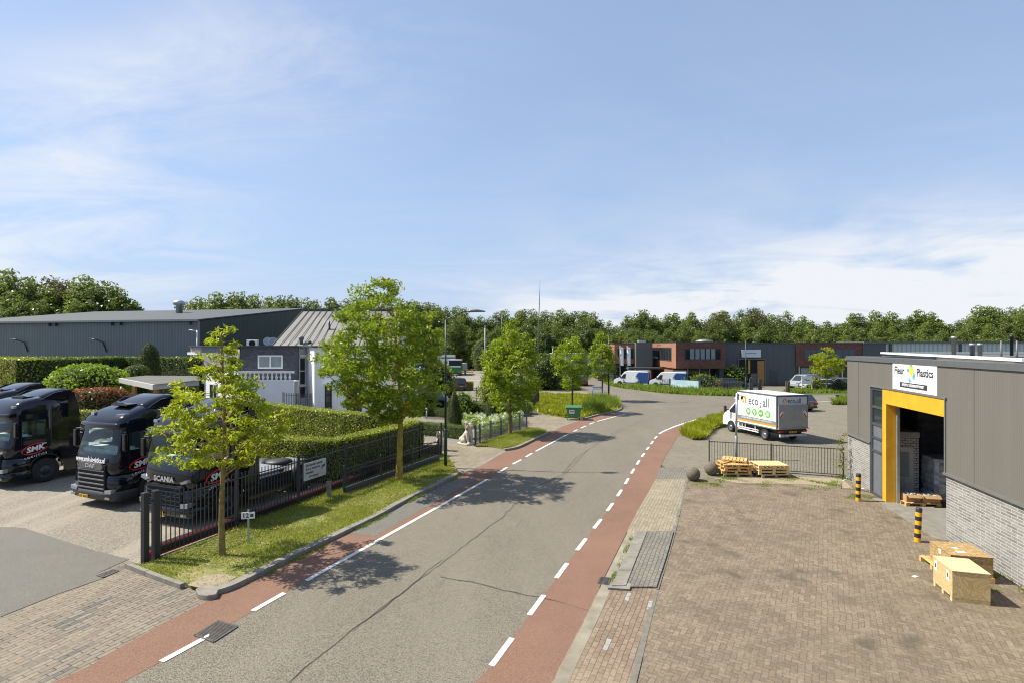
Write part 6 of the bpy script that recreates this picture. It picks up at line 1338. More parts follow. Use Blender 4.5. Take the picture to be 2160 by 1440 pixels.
    P(MB().lathe([(0.001, 1.10), (.5, 1.10), (.5, 1.2), (.1, 1.22), (0.001, 1.22)], (0, 4.85, 0), 20), 'fifth_wheel', M_plast, T)
    P(MB().bb(-1.05, -.35, 2.45, 2.75, 1.1, 2.6), 'intake', M_plast, T)
    P(MB().lathe([(0.001, -1.0), (.09, -1.0), (.09, 1.0), (0.001, 1.0)], (0, 1.42, .53), 10, axis='x').lathe([(0.001, -.8), (.12, -.8), (.12, .8), (0.001, .8)], (0, 5.05, .53), 10, axis='x'), 'axle', M_plast, T)
    P(MB().bb(-.9, .9, .9, 1.95, .75, 1.21), 'underbody', M_dark, T)
    # logo on the door side (right of the picture)
    lx = 1.262; ly, lz = 1.0, 1.56
    a1 = ellipse_arc(ly, lz, .46, .2, math.radians(20), math.radians(200), .03, .12, lx)
    a1v = ellipse_arc(ly, lz, .46, .2, math.radians(205), math.radians(345), .03, .12, lx)
    lo = P(a1, 'door_logo', M_logor, T, fix=False); P(a1v, 'arc', M_logor, lo, fix=False)
    Ms = face_matrix((lx+.004, ly, lz-.005), (0, 1, .18), (0, -.18, 1))
    text('lettering', 'SMK', M_logow, lo, Ms, .30, 1.15, shear=.25, bold=.01)
    text('lettering', 'LOGISTICS', M_logow, lo, face_matrix((lx+.004, ly+.03, lz-.32), (0, 1, .18), (0, -.18, 1)), .12, 1.0, spacing=1.5, bold=.002)
    return T
TR = math.atan2(-.374, .927)
tractor('black tractor lorry with silver lettering and square grille right behind the spiked fence', (-11.68, 17.72, 0), TR, 'square')
tractor('black tractor lorry with rounded roof and web address above its slatted grille', (-15.7, 19.7, 0), TR, 'round')
tractor('black tractor lorry at the left edge, its whole door side and front wheel in view', (-22.35, 22.5, 0), TR, 'square')
tractor('black tractor lorry farthest left, only its roof spoiler showing behind its neighbour', (-27.1, 26.4, 0), TR, 'square')
# ---------------------------------------------------------------- box van
V = thing('box_van', 'white box van with orange flame logo and grey tail lift on the parking lot', 'box van', (16.45, 32.7, 0), R(13))
M_vw = mat('van white', (0.80, 0.80, 0.79), 0.35, var=0.02, coat=.3); M_alu = mat('tail lift aluminium', (0.40, 0.40, 0.39), 0.5, 0.35, var=0.12, nscale=3, stain=.2)
W, L, zb, zt = 2.25, 3.85, .84, 2.95
P(MB().bb(0, W, 0.03, L, zb, zt), 'box_body', M_vw, V, .015)
P(MB().bb(-.02, .05, 0, L+.01, zt-.06, zt+.02).bb(W-.05, W+.02, 0, L+.01, zt-.06, zt+.02).bb(-.02, W+.02, -.03, .04, zt-.07, zt+.022).bb(-.02, .05, -.02, .05, zb, zt-.07).bb(W-.05, W+.02, -.02, .05, zb, zt-.07).bb(-.025, .03, .05, L, zb-.04, zb+.03), 'edge_trim', M_zinc, V)
P(MB().bb(.05, W-.05, .05, L-.02, zt+.001, zt+.016), 'roof', mat('van roof', (.6, .64, .66), .5), V)
P(MB().bb(-.012, -.002, .06, L-.1, 1.09, 1.33), 'stripe', mat('stripe grey', (0.20, 0.21, 0.21), .5, var=0), V); P(MB().bb(-.013, -.002, .06, L-.1, .98, 1.088), 'stripe', mat('stripe orange', (0.68, 0.30, 0.02), .5, var=0), V)
SM = lambda y, z, o=.008: face_matrix((-o, y, z), (0, -1, 0), (0, 0, 1))
text('lettering', 'DUURZAME VERWARMING   WARMTEPOMPEN   SOLAR INSTALLATION', M_inkl, V, SM(L*.5, 1.22, .014), .125, .74, bold=.001)
M_lk = mat('letter grey', (0.07, 0.075, 0.08), .5, var=0)
def eco(par, Mf, k):
    for body, dx, dz, sz in (('eco', -.55, 0, .92), ('2', .16, -.24, .5), ('all', .66, -.02, .92)):
        text('lettering', body, M_lk, par, Mf(dx*k, dz*k), sz*k, .84, bold=.001)
lgc = 2.40
eco(V, lambda dx, dz: SM(1.62-dx*1.12, lgc+dz), .88)
def flame(par, c, r, axis='x', off=-.006):
    def disc(r_, o, m, name, shape=None):
        pl = shape or [(r_*math.cos(a*.2618), r_*math.sin(a*.2618)) for a in range(24)]
        mb = MB()
        if axis == 'x': mb.prism([(c[1]-p, c[2]+q) for p, q in pl], c[0]-o, c[0]-.001, axis='x')
        else: mb.prism([(c[0]+p, c[2]+q) for p, q in pl], c[1]-o, c[1]-.001, axis='y')
        return P(mb, name, m, par)
    M_o = mat('logo orange', (0.66, 0.26, 0.015), .5, var=0)
    disc(r, .006, M_o, 'emblem'); 
    disc(r, .010, M_vw, 'emblem', [(0.02*r, .62*r), (.22*r, .3*r), (.42*r, 0), (.52*r, -.35*r), (.4*r, -.75*r), (.1*r, -1.0*r), (-.1*r, -1.0*r), (-.4*r, -.75*r), (-.52*r, -.35*r), (-.3*r, .05*r), (-.2*r, .3*r)])
    disc(r, .014, M_o, 'emblem', [(0, .05*r), (.2*r, -.3*r), (.26*r, -.6*r), (.1*r, -.85*r), (-.1*r, -.85*r), (-.26*r, -.6*r), (-.2*r, -.3*r)])
flame(V, (-.001, 3.12, 2.42), .27)
M_lg = mat('logo green', (0.10, 0.42, 0.02), .5, var=0)
for i, y in enumerate((2.66, 2.05, 1.44, .80)):
    pl = [(y+.23*math.cos(a*.2618), 1.68+.23*math.sin(a*.2618)) for a in range(24)]
    b = P(MB().prism(pl, -.006, -.001, axis='x'), 'icon', M_lg, V); mb = MB()
    if i == 0: mb.prism([(y-.12, 1.6), (y+.12, 1.6), (y+.12, 1.78), (y-.12, 1.78)], -.011, -.006, axis='x')
    elif i == 1: mb.prism([(y-.02, 1.56), (y+.1, 1.66), (y+.08, 1.84), (y-.05, 1.78), (y-.1, 1.66)], -.011, -.006, axis='x').prism([(y-.08, 1.52), (y+.08, 1.52), (y+.08, 1.545), (y-.08, 1.545)], -.011, -.006, axis='x')
    elif i == 2: text('icon_mark', 'A+', M_vw, b, SM(y, 1.67, .008), .24, 1.0, bold=.006)
    else:
        mb.prism([(y+.06*math.cos(a), 1.68+.06*math.sin(a)) for a in np.linspace(0, 6.28, 13)[:-1]], -.011, -.006, axis='x')
        for a in np.linspace(0, 6.28, 11)[:-1]:
            d = (math.cos(a), math.sin(a)); e = (-d[1]*.014, d[0]*.014)
            mb.prism([(y+d[0]*.085+e[0], 1.68+d[1]*.085+e[1]), (y+d[0]*.17+e[0], 1.68+d[1]*.17+e[1]), (y+d[0]*.17-e[0], 1.68+d[1]*.17-e[1]), (y+d[0]*.085-e[0], 1.68+d[1]*.085-e[1])], -.011, -.006, axis='x')
    if mb.v: P(mb, 'icon_mark', M_vw, b)
# rear end
P(MB().bb(.06, W-.06, -.012, .03, 2.34, 2.86), 'rear_panel', mat('van rear panel', (.62, .63, .65), .4, var=.02), V)
RM = lambda x, z: face_matrix((x, -.016, z), (1, 0, 0), (0, 0, 1))
eco(V, lambda dx, dz: RM(1.30+dx*.92, 2.60+dz), .50); flame(V, (.56, -.013, 2.6), .15, axis='y')
tl = P(MB().bb(.05, W-.05, -.10, -.02, .92, 2.33), 'tail_lift', M_alu, V, .01)
P(MB().bb(.02, W-.02, -.16, -.02, .86, .92), 'edge', M_alu, tl)
for x0, s in ((.14, 1), (W-.14, -1)):
    P(MB().prism([(x0, 1.45), (x0+s*.26, 1.75), (x0+s*.26, 1.95), (x0, 1.95), (x0, 1.45)][:4], -.108, -.101, axis='y'), 'warning_marker', M_inkl, tl)
    P(MB().prism([(x0, 1.6), (x0+s*.24, 1.9), (x0+s*.24, 1.78), (x0+s*.02, 1.5)], -.114, -.108, axis='y').prism([(x0, 1.85), (x0+s*.08, 1.95), (x0, 1.95)], -.114, -.108, axis='y'), 'warning_marker', M_tail, tl)
P(MB().bb(.1, W-.1, -.02, .12, .64, .84), 'under_frame', M_plast, V); P(MB().bb(.45, W-.45, -.14, -.05, .42, .52), 'bumper', mat('bumper white', (.6, .6, .58), .5), V)
P(MB().bb(.15, .42, -.14, -.03, .38, .54).bb(W-.42, W-.15, -.14, -.03, .38, .54), 'bumper_end', mat('bumper end', (.55, .5, .48), .6), V)
for x in (.25, W-.25): P(MB().bb(x-.14, x+.14, -.10, 0.0, .66, .78), 'tail_light', M_tail, V)
plate(V, (W/2, -.06, .66), .55, .12)
for s, x in ((-1, .12), (1, W-.12)):
    wheel(V, (x+.12*(-s)*0, 1.15, .35), .35, .24, M_rim, side=s); wheel(V, (x+.02, 4.62, .35), .35, .24, M_rim, side=s)
P(MB().bb(.35, W-.35, .1, 4.0, .5, .82), 'chassis', M_plast, V)
P(MB().bb(.02, .06, 1.7, 3.7, .38, .44).bb(.02, .06, 1.7, 3.7, .52, .57).bb(.02, .06, 2.0, 2.05, .44, .84).bb(.02, .06, 3.3, 3.35, .44, .84).bb(.02, .06, 3.0, 3.04, .44, .84), 'side_guard', M_vw, V)
cabp = [(3.8, .42), (3.8, 2.25), (4.05, 2.28), (4.45, 2.05), (4.95, 1.52), (5.35, 1.30), (5.55, 1.05), (5.6, .75), (5.58, .42)]
secs = []
for x, k in ((.1, .0), (.16, 1), (W-.16, 1), (W-.1, .0)):
    secs.append([(x+((.13*(z-1.2)) if z > 1.2 else 0)*(1 if x < 1 else -1), y, z) for y, z in cabp])
P(MB().loft(secs, smooth=False), 'cab', M_vw, V, .03)
for s, x in ((-1, .1), (1, W-.1)):
    sx = lambda z: x-s*(.13*(z-1.2) if z > 1.2 else 0)+s*.008
    P(MB().add([(sx(1.38), 3.98, 1.38), (sx(2.08), 3.98, 2.08), (sx(2.05), 4.28, 2.05), (sx(1.55), 4.8, 1.55), (sx(1.38), 4.82, 1.38)], [(0, 1, 2, 3, 4)]), 'side_window', M_win, V)
    P(MB().prism([(4.62+.44*math.cos(a), .35+.44*math.sin(a)) for a in np.linspace(-.1, 3.24, 14)], x-.01 if s < 0 else x-.2, x+.2 if s < 0 else x+.01, axis='x'), 'wheel_arch', M_dark, V)
    P(MB().bb(x+s*.004-.004, x+s*.004+.004, 3.95, 3.965, .5, 2.1), 'door_gap', M_plast, V); P(MB().prism([(5.0, .75), (5.4, .8), (5.1, .98)], x-.012, x+.012, axis='x') if False else MB().bb(x-.012, x+.012, 3.95, 4.2, .62, .8), 'side_strip', M_plast, V)
    mi = P(MB().tube([(x, 4.75, 1.5), (x+s*.3, 4.8, 1.55)], .03, 6), 'mirror', M_plast, V); P(MB().bb(x+s*.34-.09, x+s*.34+.09, 4.76, 4.9, 1.38, 1.82), 'housing', M_plast, mi, .04)
P(MB().add([(.3, 5.02, 1.53), (W-.3, 5.02, 1.53), (W-.36, 4.5, 2.08), (.36, 4.5, 2.08)], [(0, 1, 2, 3)]), 'windscreen', M_win, V)
P(MB().bb(.05, W-.05, 3.86, 4.25, 2.28, 2.5), 'wind_deflector', M_vw, V, .1)
# ---------------------------------------------------------------- cars and vans
def car(name, label, cat, loc, rz, col, L=4.5, W=1.85, H=1.6, style='suv', rims=None, group=None, front=True, rail=False):
    T = thing(name, label, cat, loc, rz, group)
    mp = mat('car paint %.2f %.2f %.2f' % col, col, .18, var=0, coat=1.0, spec=.6, metal=.15)
    be = .62*H if style != 'hatch' else .6*H
    lo = [(0, .38), (-.03, .55), (.0, be-.05), (.06*L, be), (.70*L, be*.99), (.93*L, be*.82), (L-.03, be*.62), (L, .45), (L-.05, .25), (.1, .25)]
    if style == 'suv': ca = [(.02*L, be-.02), (.10*L, H-.04), (.22*L, H), (.48*L, H-.02), (.70*L, be-.02)]
    elif style == 'hatch': ca = [(.02*L, be-.02), (.13*L, H-.03), (.3*L, H), (.5*L, H-.03), (.74*L, be-.02)]
    else: ca = [(.03*L, be-.02), (.20*L, H-.12), (.36*L, H), (.5*L, H-.02), (.74*L, be-.02)]
    secs = []
    for x, zf in ((-W/2, .0), (-W/2+.05, .03), (0, .05), (W/2-.05, .03), (W/2, .0)):
        k = 1 if abs(x) > W/2-.01 else 0
        secs.append([(x, (y-L/2)*(1-.035*k)*(1-.05*(abs(x)/(W/2))**2)+L/2, z+zf*(1 if z > .6 else 0)) for y, z in lo])
    P(MB().loft(secs, smooth=False), 'body', mp, T, .03)
    sc_ = []
    for x in (-1, -.92, 0, .92, 1):
        sc_.append([(x*(W/2-.06-(.17*(z-be)/(H-be) if z > be else 0)), y, z-(.03 if abs(x) == 1 and z > be+.1 else 0)) for y, z in ca])
    P(MB().loft(sc_, smooth=False), 'windows', M_win, T, .02)
    rp = [p for p in ca if p[1] > H-.16]; r0, r1 = rp[0][0]-.02, rp[-1][0]+.05
    hw = W/2-.2
    P(MB().loft([[(x, y+(.0), H+.012-(.05 if abs(x) > .9*hw else 0)-(.05 if y in (r0, r1) else 0)) for y in (r0, r0+.15, r1-.2, r1)]+[(x, y, H-.09) for y in (r1, r0)] for x in (-hw, -hw*.8, 0, hw*.8, hw)], smooth=False), 'roof', mp, T)
    for s in (1, -1):
        for yy in ((.36*L), (.52*L)): P(MB().beam((s*(W/2-.055), yy, be), (s*(W/2-.225), yy-.02, H-.03), .05, .02), 'pillar', M_plast, T)
        for a, b in ((ca[0], ca[1]), (ca[-1], ca[-2])): P(MB().beam((s*(W/2-.07), a[0], a[1]), (s*(W/2-.23), b[0], b[1]), .07, .05), 'pillar', mp, T)
        for y in (.19*L, .81*L):
            P(MB().prism([(y+.41*math.cos(a), .34+.41*math.sin(a)) for a in np.linspace(-.2, 3.34, 12)], s*(W/2-.09), s*(W/2+.006), axis='x'), 'wheel_arch', M_dark, T)
            wheel(T, (s*(W/2-.10), y, .34), .34, .22, rims or M_rim, side=s)
        P(MB().bb(s*(W/2-.25)-.2, s*(W/2-.25)+.2, -.05, .12, be-.32, be-.12), 'tail_light', M_tail, T, .02)
        P(MB().bb(s*(W/2-.27)-.2, s*(W/2-.27)+.2, L-.2, L-.03, be*.66, be*.80), 'headlight', M_lamp, T, .02)
        P(MB().bb(s*(W/2+.1)-.09, s*(W/2+.1)+.09, .66*L, .66*L+.1, be+.0, be+.14), 'mirror', mp, T, .03)
        P(MB().bb(s*(W/2+.002)-.006, s*(W/2+.002)+.006, .5*L, .5*L+.012, .35, be-.03).bb(s*(W/2)-.01, s*(W/2)+.012, .42*L, .42*L+.15, be-.14, be-.11), 'door_gap', M_dark, T)
        if rail: P(MB().tube([(s*hw*.9, r0+.1, H+.04), (s*hw*.9, r1-.15, H+.04)], .02, 6), 'roof_rail', M_steel, T)
    P(MB().bb(-W*.42, W*.42, -.05, .03, .28, .46), 'bumper', M_plast, T, .02); plate(T, (0, -.07, be*.62), .5, .11)
    P(MB().bb(-W*.3, W*.3, L-.03, L+.01, .4, be*.6), 'grille', M_dark, T)
    return T
def pvan(name, label, loc, rz, col, L=5.3, W=2.0, H=2.4, group=None, short=False, mb2=None, rack=False, lad=False):
    T = thing(name, label, 'van', loc, rz, group); m0 = mat('van paint %.2f %.2f %.2f' % col, col, .25, var=0, coat=.7)
    hoodz = H*.52
    pr = [(0, .4), (0, H-.12), (.1, H), (.60*L, H), (.68*L, H-.1), (.83*L, hoodz+.12), (.95*L, hoodz-.12), (L, hoodz*.7), (L, .35), (0, .3)]
    secs = []
    for x, k in ((-W/2, 1), (-W/2+.06, 0), (W/2-.06, 0), (W/2, 1)):
        secs.append([((x)*(1-(.10*max(0, z-1.1)/1.3)), y, z-(.05 if k and z > H-.2 else 0)) for y, z in pr])
    P(MB().loft(secs, smooth=False), 'body', m0, T, .05)
    if mb2:
        s2 = [[(x*(1-(.10*max(0, z-1.1)/1.3)), y, z) for y, z in ((-.012, .5), (-.012, H-.16), (.28*L, H-.16), (.44*L, H*.55), (.46*L, .5))] for x in (-W/2-.01, W/2+.01)]
        P(MB().loft(s2, smooth=False), 'livery', mb2, T, .02)
    for s in (1, -1):
        xx = lambda z: s*(W/2*(1-.10*max(0, z-1.1)/1.3)+.012)
        P(MB().add([(xx(hoodz), .66*L, hoodz), (xx(hoodz), .80*L, hoodz+.02), (xx(H*.8), .70*L, H*.8), (xx(H*.8), .63*L, H*.8)], [(0, 1, 2, 3)]), 'side_window', M_win, T)
        for y in (.2*L, .82*L):
            P(MB().prism([(y+.43*math.cos(a), .35+.43*math.sin(a)) for a in np.linspace(-.2, 3.34, 12)], s*(W/2-.1), s*(W/2+.008), axis='x'), 'wheel_arch', M_dark, T)
            wheel(T, (s*(W/2-.11), y, .35), .35, .24, M_rim, side=s)
        P(MB().bb(s*(W/2+.2)-.1, s*(W/2+.2)+.1, .78*L, .78*L+.12, hoodz+.02, hoodz+.36), 'mirror', M_plast, T, .03)
        P(MB().bb(s*(W/2-.08)-.07, s*(W/2-.08)+.07, -.04, .03, .9, 1.3), 'tail_light', M_tail, T); P(MB().bb(s*(W/2-.2)-.14, s*(W/2-.2)+.14, .93*L, .99*L, hoodz*.72, hoodz*.9), 'headlight', M_lamp, T)
        P(MB().bb(s*(W/2+.004)-.008, s*(W/2+.004)+.008, .2*L+.45, .82*L-.45, .45, .6), 'side_strip', M_plast, T)
    P(MB().add([(-.7, .845*L, hoodz+.1), (.7, .845*L, hoodz+.1), (.62, .69*L, H-.12), (-.62, .69*L, H-.12)], [(0, 1, 2, 3)]), 'windscreen', M_win, T)
    P(MB().bb(-W*.45, W*.45, -.06, .02, .3, .5), 'bumper', M_plast, T); plate(T, (0, -.07, .75), .5, .11)
    P(MB().bb(-.006, .006, -.022, -.012, .5, H-.2), 'door_gap', M_dark, T)
    if rack: P(MB().bb(-.75, .75, .1, .35*L, H+.03, H+.14).bb(-.75, -.7, .1, .6*L, H+.03, H+.14), 'roof_rack', M_steel, T)
    if lad:
        lb_ = MB().bb(.1, .14, -.1, -.06, .6, H).bb(.45, .49, -.1, -.06, .6, H)
        for i in range(5): lb_.bb(.14, .45, -.095, -.065, .8+i*.33, .84+i*.33)
        P(lb_, 'ladder', M_steel, T)
    return T
def put(u, v): p = G(u, v); return p
DKB = (0.012, 0.014, 0.022)
car('parked_car', 'dark blue black estate car parked by the white garage, red tail light', 'car', (GX(945, 50.6), 50.6, 0), R(82), DKB, 4.6, 1.9, 1.6, 'suv', rail=True)
car('parked_car', 'dark blue SUV seen from behind beyond the columnar bush in the rear yard', 'car', (GX(973, 71), 71, 0), R(28), (0.02, 0.025, 0.05), 4.6, 1.9, 1.7, 'suv')
car('parked_car', 'silver estate car behind the slim green tree by the yard gate', 'car', (GX(1131, 74), 74, 0), R(75), (0.45, 0.46, 0.47), 4.6, 1.85, 1.5, 'suv')
car('parked_car', 'white small car half hidden behind the slim green tree', 'car', (GX(1100, 82), 82, 0), R(75), (0.62, 0.64, 0.66), 4.1, 1.75, 1.5, 'hatch')
car('moving_car', 'small black car driving away on the far road, tail lights and yellow plate in view', 'car', (GX(1228, 79.5), 79.5, 0), R(-8), (0.02, 0.015, 0.018), 3.9, 1.75, 1.5, 'hatch')
car('parked_car', 'blue grey car left of the first service van', 'car', (GX(1311, 92), 92, 0), R(70), (0.12, 0.16, 0.22), 4.5, 1.8, 1.45, 'sedan')
car('parked_car', 'dark grey hatchback behind the bar fence before the roller door', 'car', (GX(1512, 75.5), 75.5, 0), R(-82), (0.05, 0.055, 0.055), 4.6, 1.9, 1.5, 'hatch')
car('parked_car', 'dark bronze grey car parked behind the box van', 'car', (GX(1712, 48.6), 48.6, 0), R(24), (0.09, 0.085, 0.075), 4.2, 1.8, 1.55, 'hatch')
car('parked_car', 'light silver car parked left of the bright green young tree', 'car', (GX(1728, 77), 77, 0), R(100), (0.50, 0.52, 0.54), 4.5, 1.85, 1.5, 'suv')
car('parked_car', 'white car in front of the others behind the notice board', 'car', (GX(1755, 73.5), 73.5, 0), R(88), (0.62, 0.62, 0.62), 4.4, 1.85, 1.5, 'suv')
car('parked_car', 'grey car right of the young tree, cut off by the taupe hall', 'car', (GX(1796, 76), 76, 0), R(85), (0.30, 0.32, 0.34), 4.5, 1.85, 1.5, 'suv')
car('parked_car', 'white hatchback before the low pale grey hall', 'car', (GX(1196, 92), 92, 0), R(80), (.6, .62, .64), 4.2, 1.8, 1.5, 'hatch')
def mat_livery(name):
    m, t = newmat(name); oc = t.n('ShaderNodeTexCoord').outputs['Object']; s = t.n('ShaderNodeSeparateXYZ', {0: oc})
    n = t.noise(oc, 1.4, 4, .6, .6); f = t.m('ADD', t.m('MULTIPLY', s.outputs[1], -.42), t.m('ADD', .75, n))
    c = t.mix(t.ramp(f, [(.45, 0), (.62, 1)]), (.68, .72, .76), (.02, .06, .19)); return finish(t, m, c, .3, spec=.5)
M_liv = mat_livery('van livery blue')
pvan('service_van', 'white and blue service van in front of the grey stair tower', (GX(1370, 79), 79, 0), R(62), (.72, .73, .74), 5.2, 2.0, 2.3, 'blue and white service vans', mb2=M_liv, rack=True, lad=True)
pvan('service_van', 'white and blue service van with ladder on its rear doors, below the shaded brick front', (GX(1449, 76.4), 76.4, 0), R(66), (.72, .73, .74), 5.2, 2.0, 2.3, 'blue and white service vans', mb2=M_liv, rack=True, lad=True)
pvan('delivery_van', 'silver grey compact van beside the white notice board', (GX(1722, 77), 77, 0), R(112), (.30, .32, .34), 4.9, 1.9, 1.95)
# ---------------------------------------------------------------- rear yard machines
g = thing('truck', 'green lorry with dark windscreen facing the road in the rear yard', 'lorry', (GX(959, 108), 108, 0), R(-5))
P(MB().bb(-1.25, 1.25, 0, 2.2, .45, 2.0), 'cab', mat('lorry green', (0.02, 0.17, 0.05), .3, coat=.5), g, .06); P(MB().bb(-1.22, 1.22, .08, 2.2, 2.0, 3.1), 'windscreen', M_win, g, .05); P(MB().bb(-1.24, 1.24, .1, 2.25, 3.1, 3.3), 'roof', M_vw, g, .05)
P(MB().bb(-1.25, 1.25, -.06, .0, 1.75, 2.0), 'panel', M_vw, g); P(MB().bb(-1.25, 1.25, -.1, .1, .3, .6), 'bumper', M_plast, g)
P(MB().bb(-1.25, 1.25, 2.3, 8, 1.0, 2.4), 'load_body', mat('lorry body grey', (.3, .32, .33), .6), g)
for s in (1, -1):
    for y in (1.2, 6.5): wheel(g, (s*1.05, y, .5), .5, .3, M_rim, side=s)
    P(MB().bb(s*.95-.15, s*.95+.15, -.11, -.05, .7, .9), 'headlight', M_lamp, g)
r = thing('garbage_truck', 'refuse lorry seen from behind in front of the rubble heap', 'refuse lorry', (GX(993, 150), 150, 0), 0)
P(MB().prism([(0, 1.4), (-.6, 2.4), (-.3, 4.3), (.6, 4.9), (3, 4.9), (3, 1.2)], -1.45, 1.45, axis='x'), 'hopper', mat('refuse cream', (.42, .42, .32), .6), r, .05)
P(MB().bb(-1.45, 1.45, 3, 9, 1.2, 4.6), 'body', M_vw, r); P(MB().bb(-1.2, 1.2, -.65, -.2, 1.5, 2.3), 'tailgate', mat('refuse green', (.04, .16, .09), .6), r); P(MB().bb(-1.45, 1.45, 0, 9, .5, 1.2), 'chassis', M_plast, r)
P(MB().bb(-1.5, -1.3, -.5, .2, .5, 5.0).bb(1.3, 1.5, -.5, .2, .5, 5.0), 'frame', M_steel, r)
for s in (1, -1):
    for y in (1.0, 7): wheel(r, (s*1.2, y, .55), .55, .4, M_rim, side=s)
ex = thing('excavator', 'orange excavator on top of the rubble heap', 'excavator', (GX(975, 160), 163, 2.2), 0)
Mo = mat('machine orange', (.62, .24, .01), .5)
P(MB().bb(-2.2, 1.0, -1.2, 1.2, 1.4, 3.0), 'body', Mo, ex, .1); P(MB().bb(-.2, 1.1, -1.25, 0, 3.0, 4.3), 'cab', M_win, ex)
P(MB().beam((.8, 0, 3.0), (3.6, 0, 4.2), .4, .5).beam((3.6, 0, 4.2), (5.6, 0, 3.3), .35, .4), 'boom', Mo, ex); P(MB().prism([(5.3, 3.4), (6.0, 3.2), (5.8, 2.3), (5.0, 2.6)], -.5, .5, axis='y'), 'bucket', M_plast, ex)
P(MB().bb(-2, 2, -1.4, -.8, .5, 1.4).bb(-2, 2, .8, 1.4, .5, 1.4), 'tracks', M_plast, ex, .2)
rng = np.random.default_rng(9); k = 5200; u_ = rng.uniform(-1, 1, k); q_ = rng.uniform(-1, 1, k); hgt = np.maximum(0, 5.2*(1-u_**2)**1.2*(1-q_**2)**.6*(.8+.3*np.sin(u_*7)))
pts_ = np.stack([u_*9.5, q_*6, hgt*rng.uniform(.75, 1.0, k)+.1], 1)
hc = MB(); ng = 13
for i in range(ng):
    for j in range(7):
        uu = -1+2*i/(ng-1); qq = -1+2*j/6; hc.v.append((uu*9.6, qq*6.2, max(-.1, 5.0*max(0, 1-uu**2)**1.2*max(0, 1-qq**2)**.6*(.8+.3*math.sin(uu*7))-.15)))
for i in range(ng-1):
    for j in range(6): hc.f.append([i*7+j, (i+1)*7+j, (i+1)*7+j+1, i*7+j+1]); hc.m.append(1); hc.sm.append(False)
o = leaves('rubble_heap', pts_, .55, [mat_leaf('debris', (.13, .075, .04), (.42, .28, .16), trans=0, cc=(.5, .48, .42), ccp=.15), mat('debris core', (.12, .08, .05), .95)], None, seed=2, extra=hc, aspect=.8)
o.location = (GX(998, 162), 162, 0); tag(o, 'heap of brown waste wood and rubble at the back of the rear yard', 'rubble heap')
tag(P(MB().bb(GX(905, 175), GX(1012, 175), 175, 175.6, 0, ZV(716, 175)), 'concrete_wall', mat('retaining wall', (.20, .18, .165), .9, stain=.4), None), 'grey brown retaining wall behind the rubble heap', 'wall')
cn = thing('container', 'white site container with openings left of the rubble heap', 'container', (GX(922, 128), 128, 0)); P(MB().bb(0, 4.3, 0, 2.5, 1.4, 3.9), 'wall', M_vw, cn)
P(MB().bb(0.0, 4.3, -.05, -.01, 3.1, 3.35), 'band', M_anth, cn); P(MB().bb(0, 4.3, .1, 2.4, 0, 1.4), 'base', M_anth, cn)
for i in range(3): P(MB().bb(.5+i*1.3, 1.2+i*1.3, -.06, -.01, 2.0, 2.4), 'window', M_dark, cn)
for u, c_, lab in ((880, (.05, .08, .2), 'dark blue container behind the large ash, left one'), (905, (.03, .06, .22), 'blue container behind the large ash, right one')):
    cn = thing('container', lab, 'container', (GX(u, 104), 104, 0)); P(MB().bb(-1.2, 1.3, 0, 6, 0, 2.6), 'wall', mat_ribbed('container '+str(u), c_, .3, .03, .5), cn); P(MB().bb(-1.22, 1.32, -.03, .05, 2.5, 2.65), 'frame', M_steel, cn)
bar = thing('barrier', 'yellow trestle barrier beside the green lorry', 'barrier', (GX(985, 112), 112, 0)); P(MB().bb(-1.4, 1.4, -.03, .03, .85, 1.05).bb(-1.4, 1.4, -.03, .03, .45, .6), 'board', mat('barrier yellow', (.55, .38, .05), .6), bar)
for x in (-1.1, 1.1): P(MB().beam((x, -.4, 0), (x, 0, 1.1), .06, .06).beam((x, .4, 0), (x, 0, 1.1), .06, .06), 'leg', mat('barrier yellow', (.55, .38, .05), .6), bar)
mb = MB()
for u0, u1, v in ((978, 987, 801), (990, 1001, 801), (1004, 1014, 802)):
    a, b = G(u0, v), G(u1, v); mb.add([(a.x, a.y-.25, .006), (b.x, b.y-.25, .006), (b.x, b.y+.25, .006), (a.x, a.y+.25, .006)], [(0, 1, 2, 3)])
tag(mb.build('road_markings', M_line), kind='structure')
# ================================================================ STREET FURNITURE AND SMALL THINGS
M_lampg = mat('lamp post dark green', (0.018, 0.045, 0.035), .4, var=.1)
M_head = mat('lamp head grey', (0.20, 0.22, 0.21), .4, .3, var=.05)
def lamp(label, base, ztop, arm, mt, head=.75, thick=1.0, ang=0.0, kink=True):
    T = thing('street_lamp', label, 'street lamp', base, ang, 'street lamps')
    P(MB().tube([(0, 0, 0), (0, 0, 1.9), (0, 0, 1.95)], [.10*thick, .10*thick, .075*thick], 12), 'base', mt, T)
    zt = ztop-arm*.32
    P(MB().tube([(0, 0, 1.95), (0, 0, zt)], [.075*thick, .045*thick], 12), 'pole', mt, T)
    P(MB().tube([(0, 0, zt-.05), (arm*.12, 0, zt+.08), (arm*.62, 0, ztop-.04), (arm*.85, 0, ztop)], [.035*thick]*4, 8), 'arm', mt, T)
    hd = [(arm*.8, .0, ztop-.02, .06, .04), (arm*.9, 0, ztop+.01, .16, .07), (arm*.9+head*.5, 0, ztop+.02, .17, .07), (arm*.9+head, 0, ztop-.02, .05, .03)]
    P(MB().loft([[(x, y*w, z+q*h) for y, q in ((-1, -.2), (-.8, .7), (0, 1), (.8, .7), (1, -.2), (.6, -1), (-.6, -1))] for x, _, z, w, h in hd]), 'lamp_head', M_head, T, fix=True)
    return T
lamp('tall dark green street lamp nearest the camera, in front of the black gate', G(940, 986), 7.72, 1.35, M_lampg, thick=.82)
lamp('dark green street lamp beside the blue tubular frame', G(1284, 846), 7.65, 1.6, M_lampg, thick=1.0)
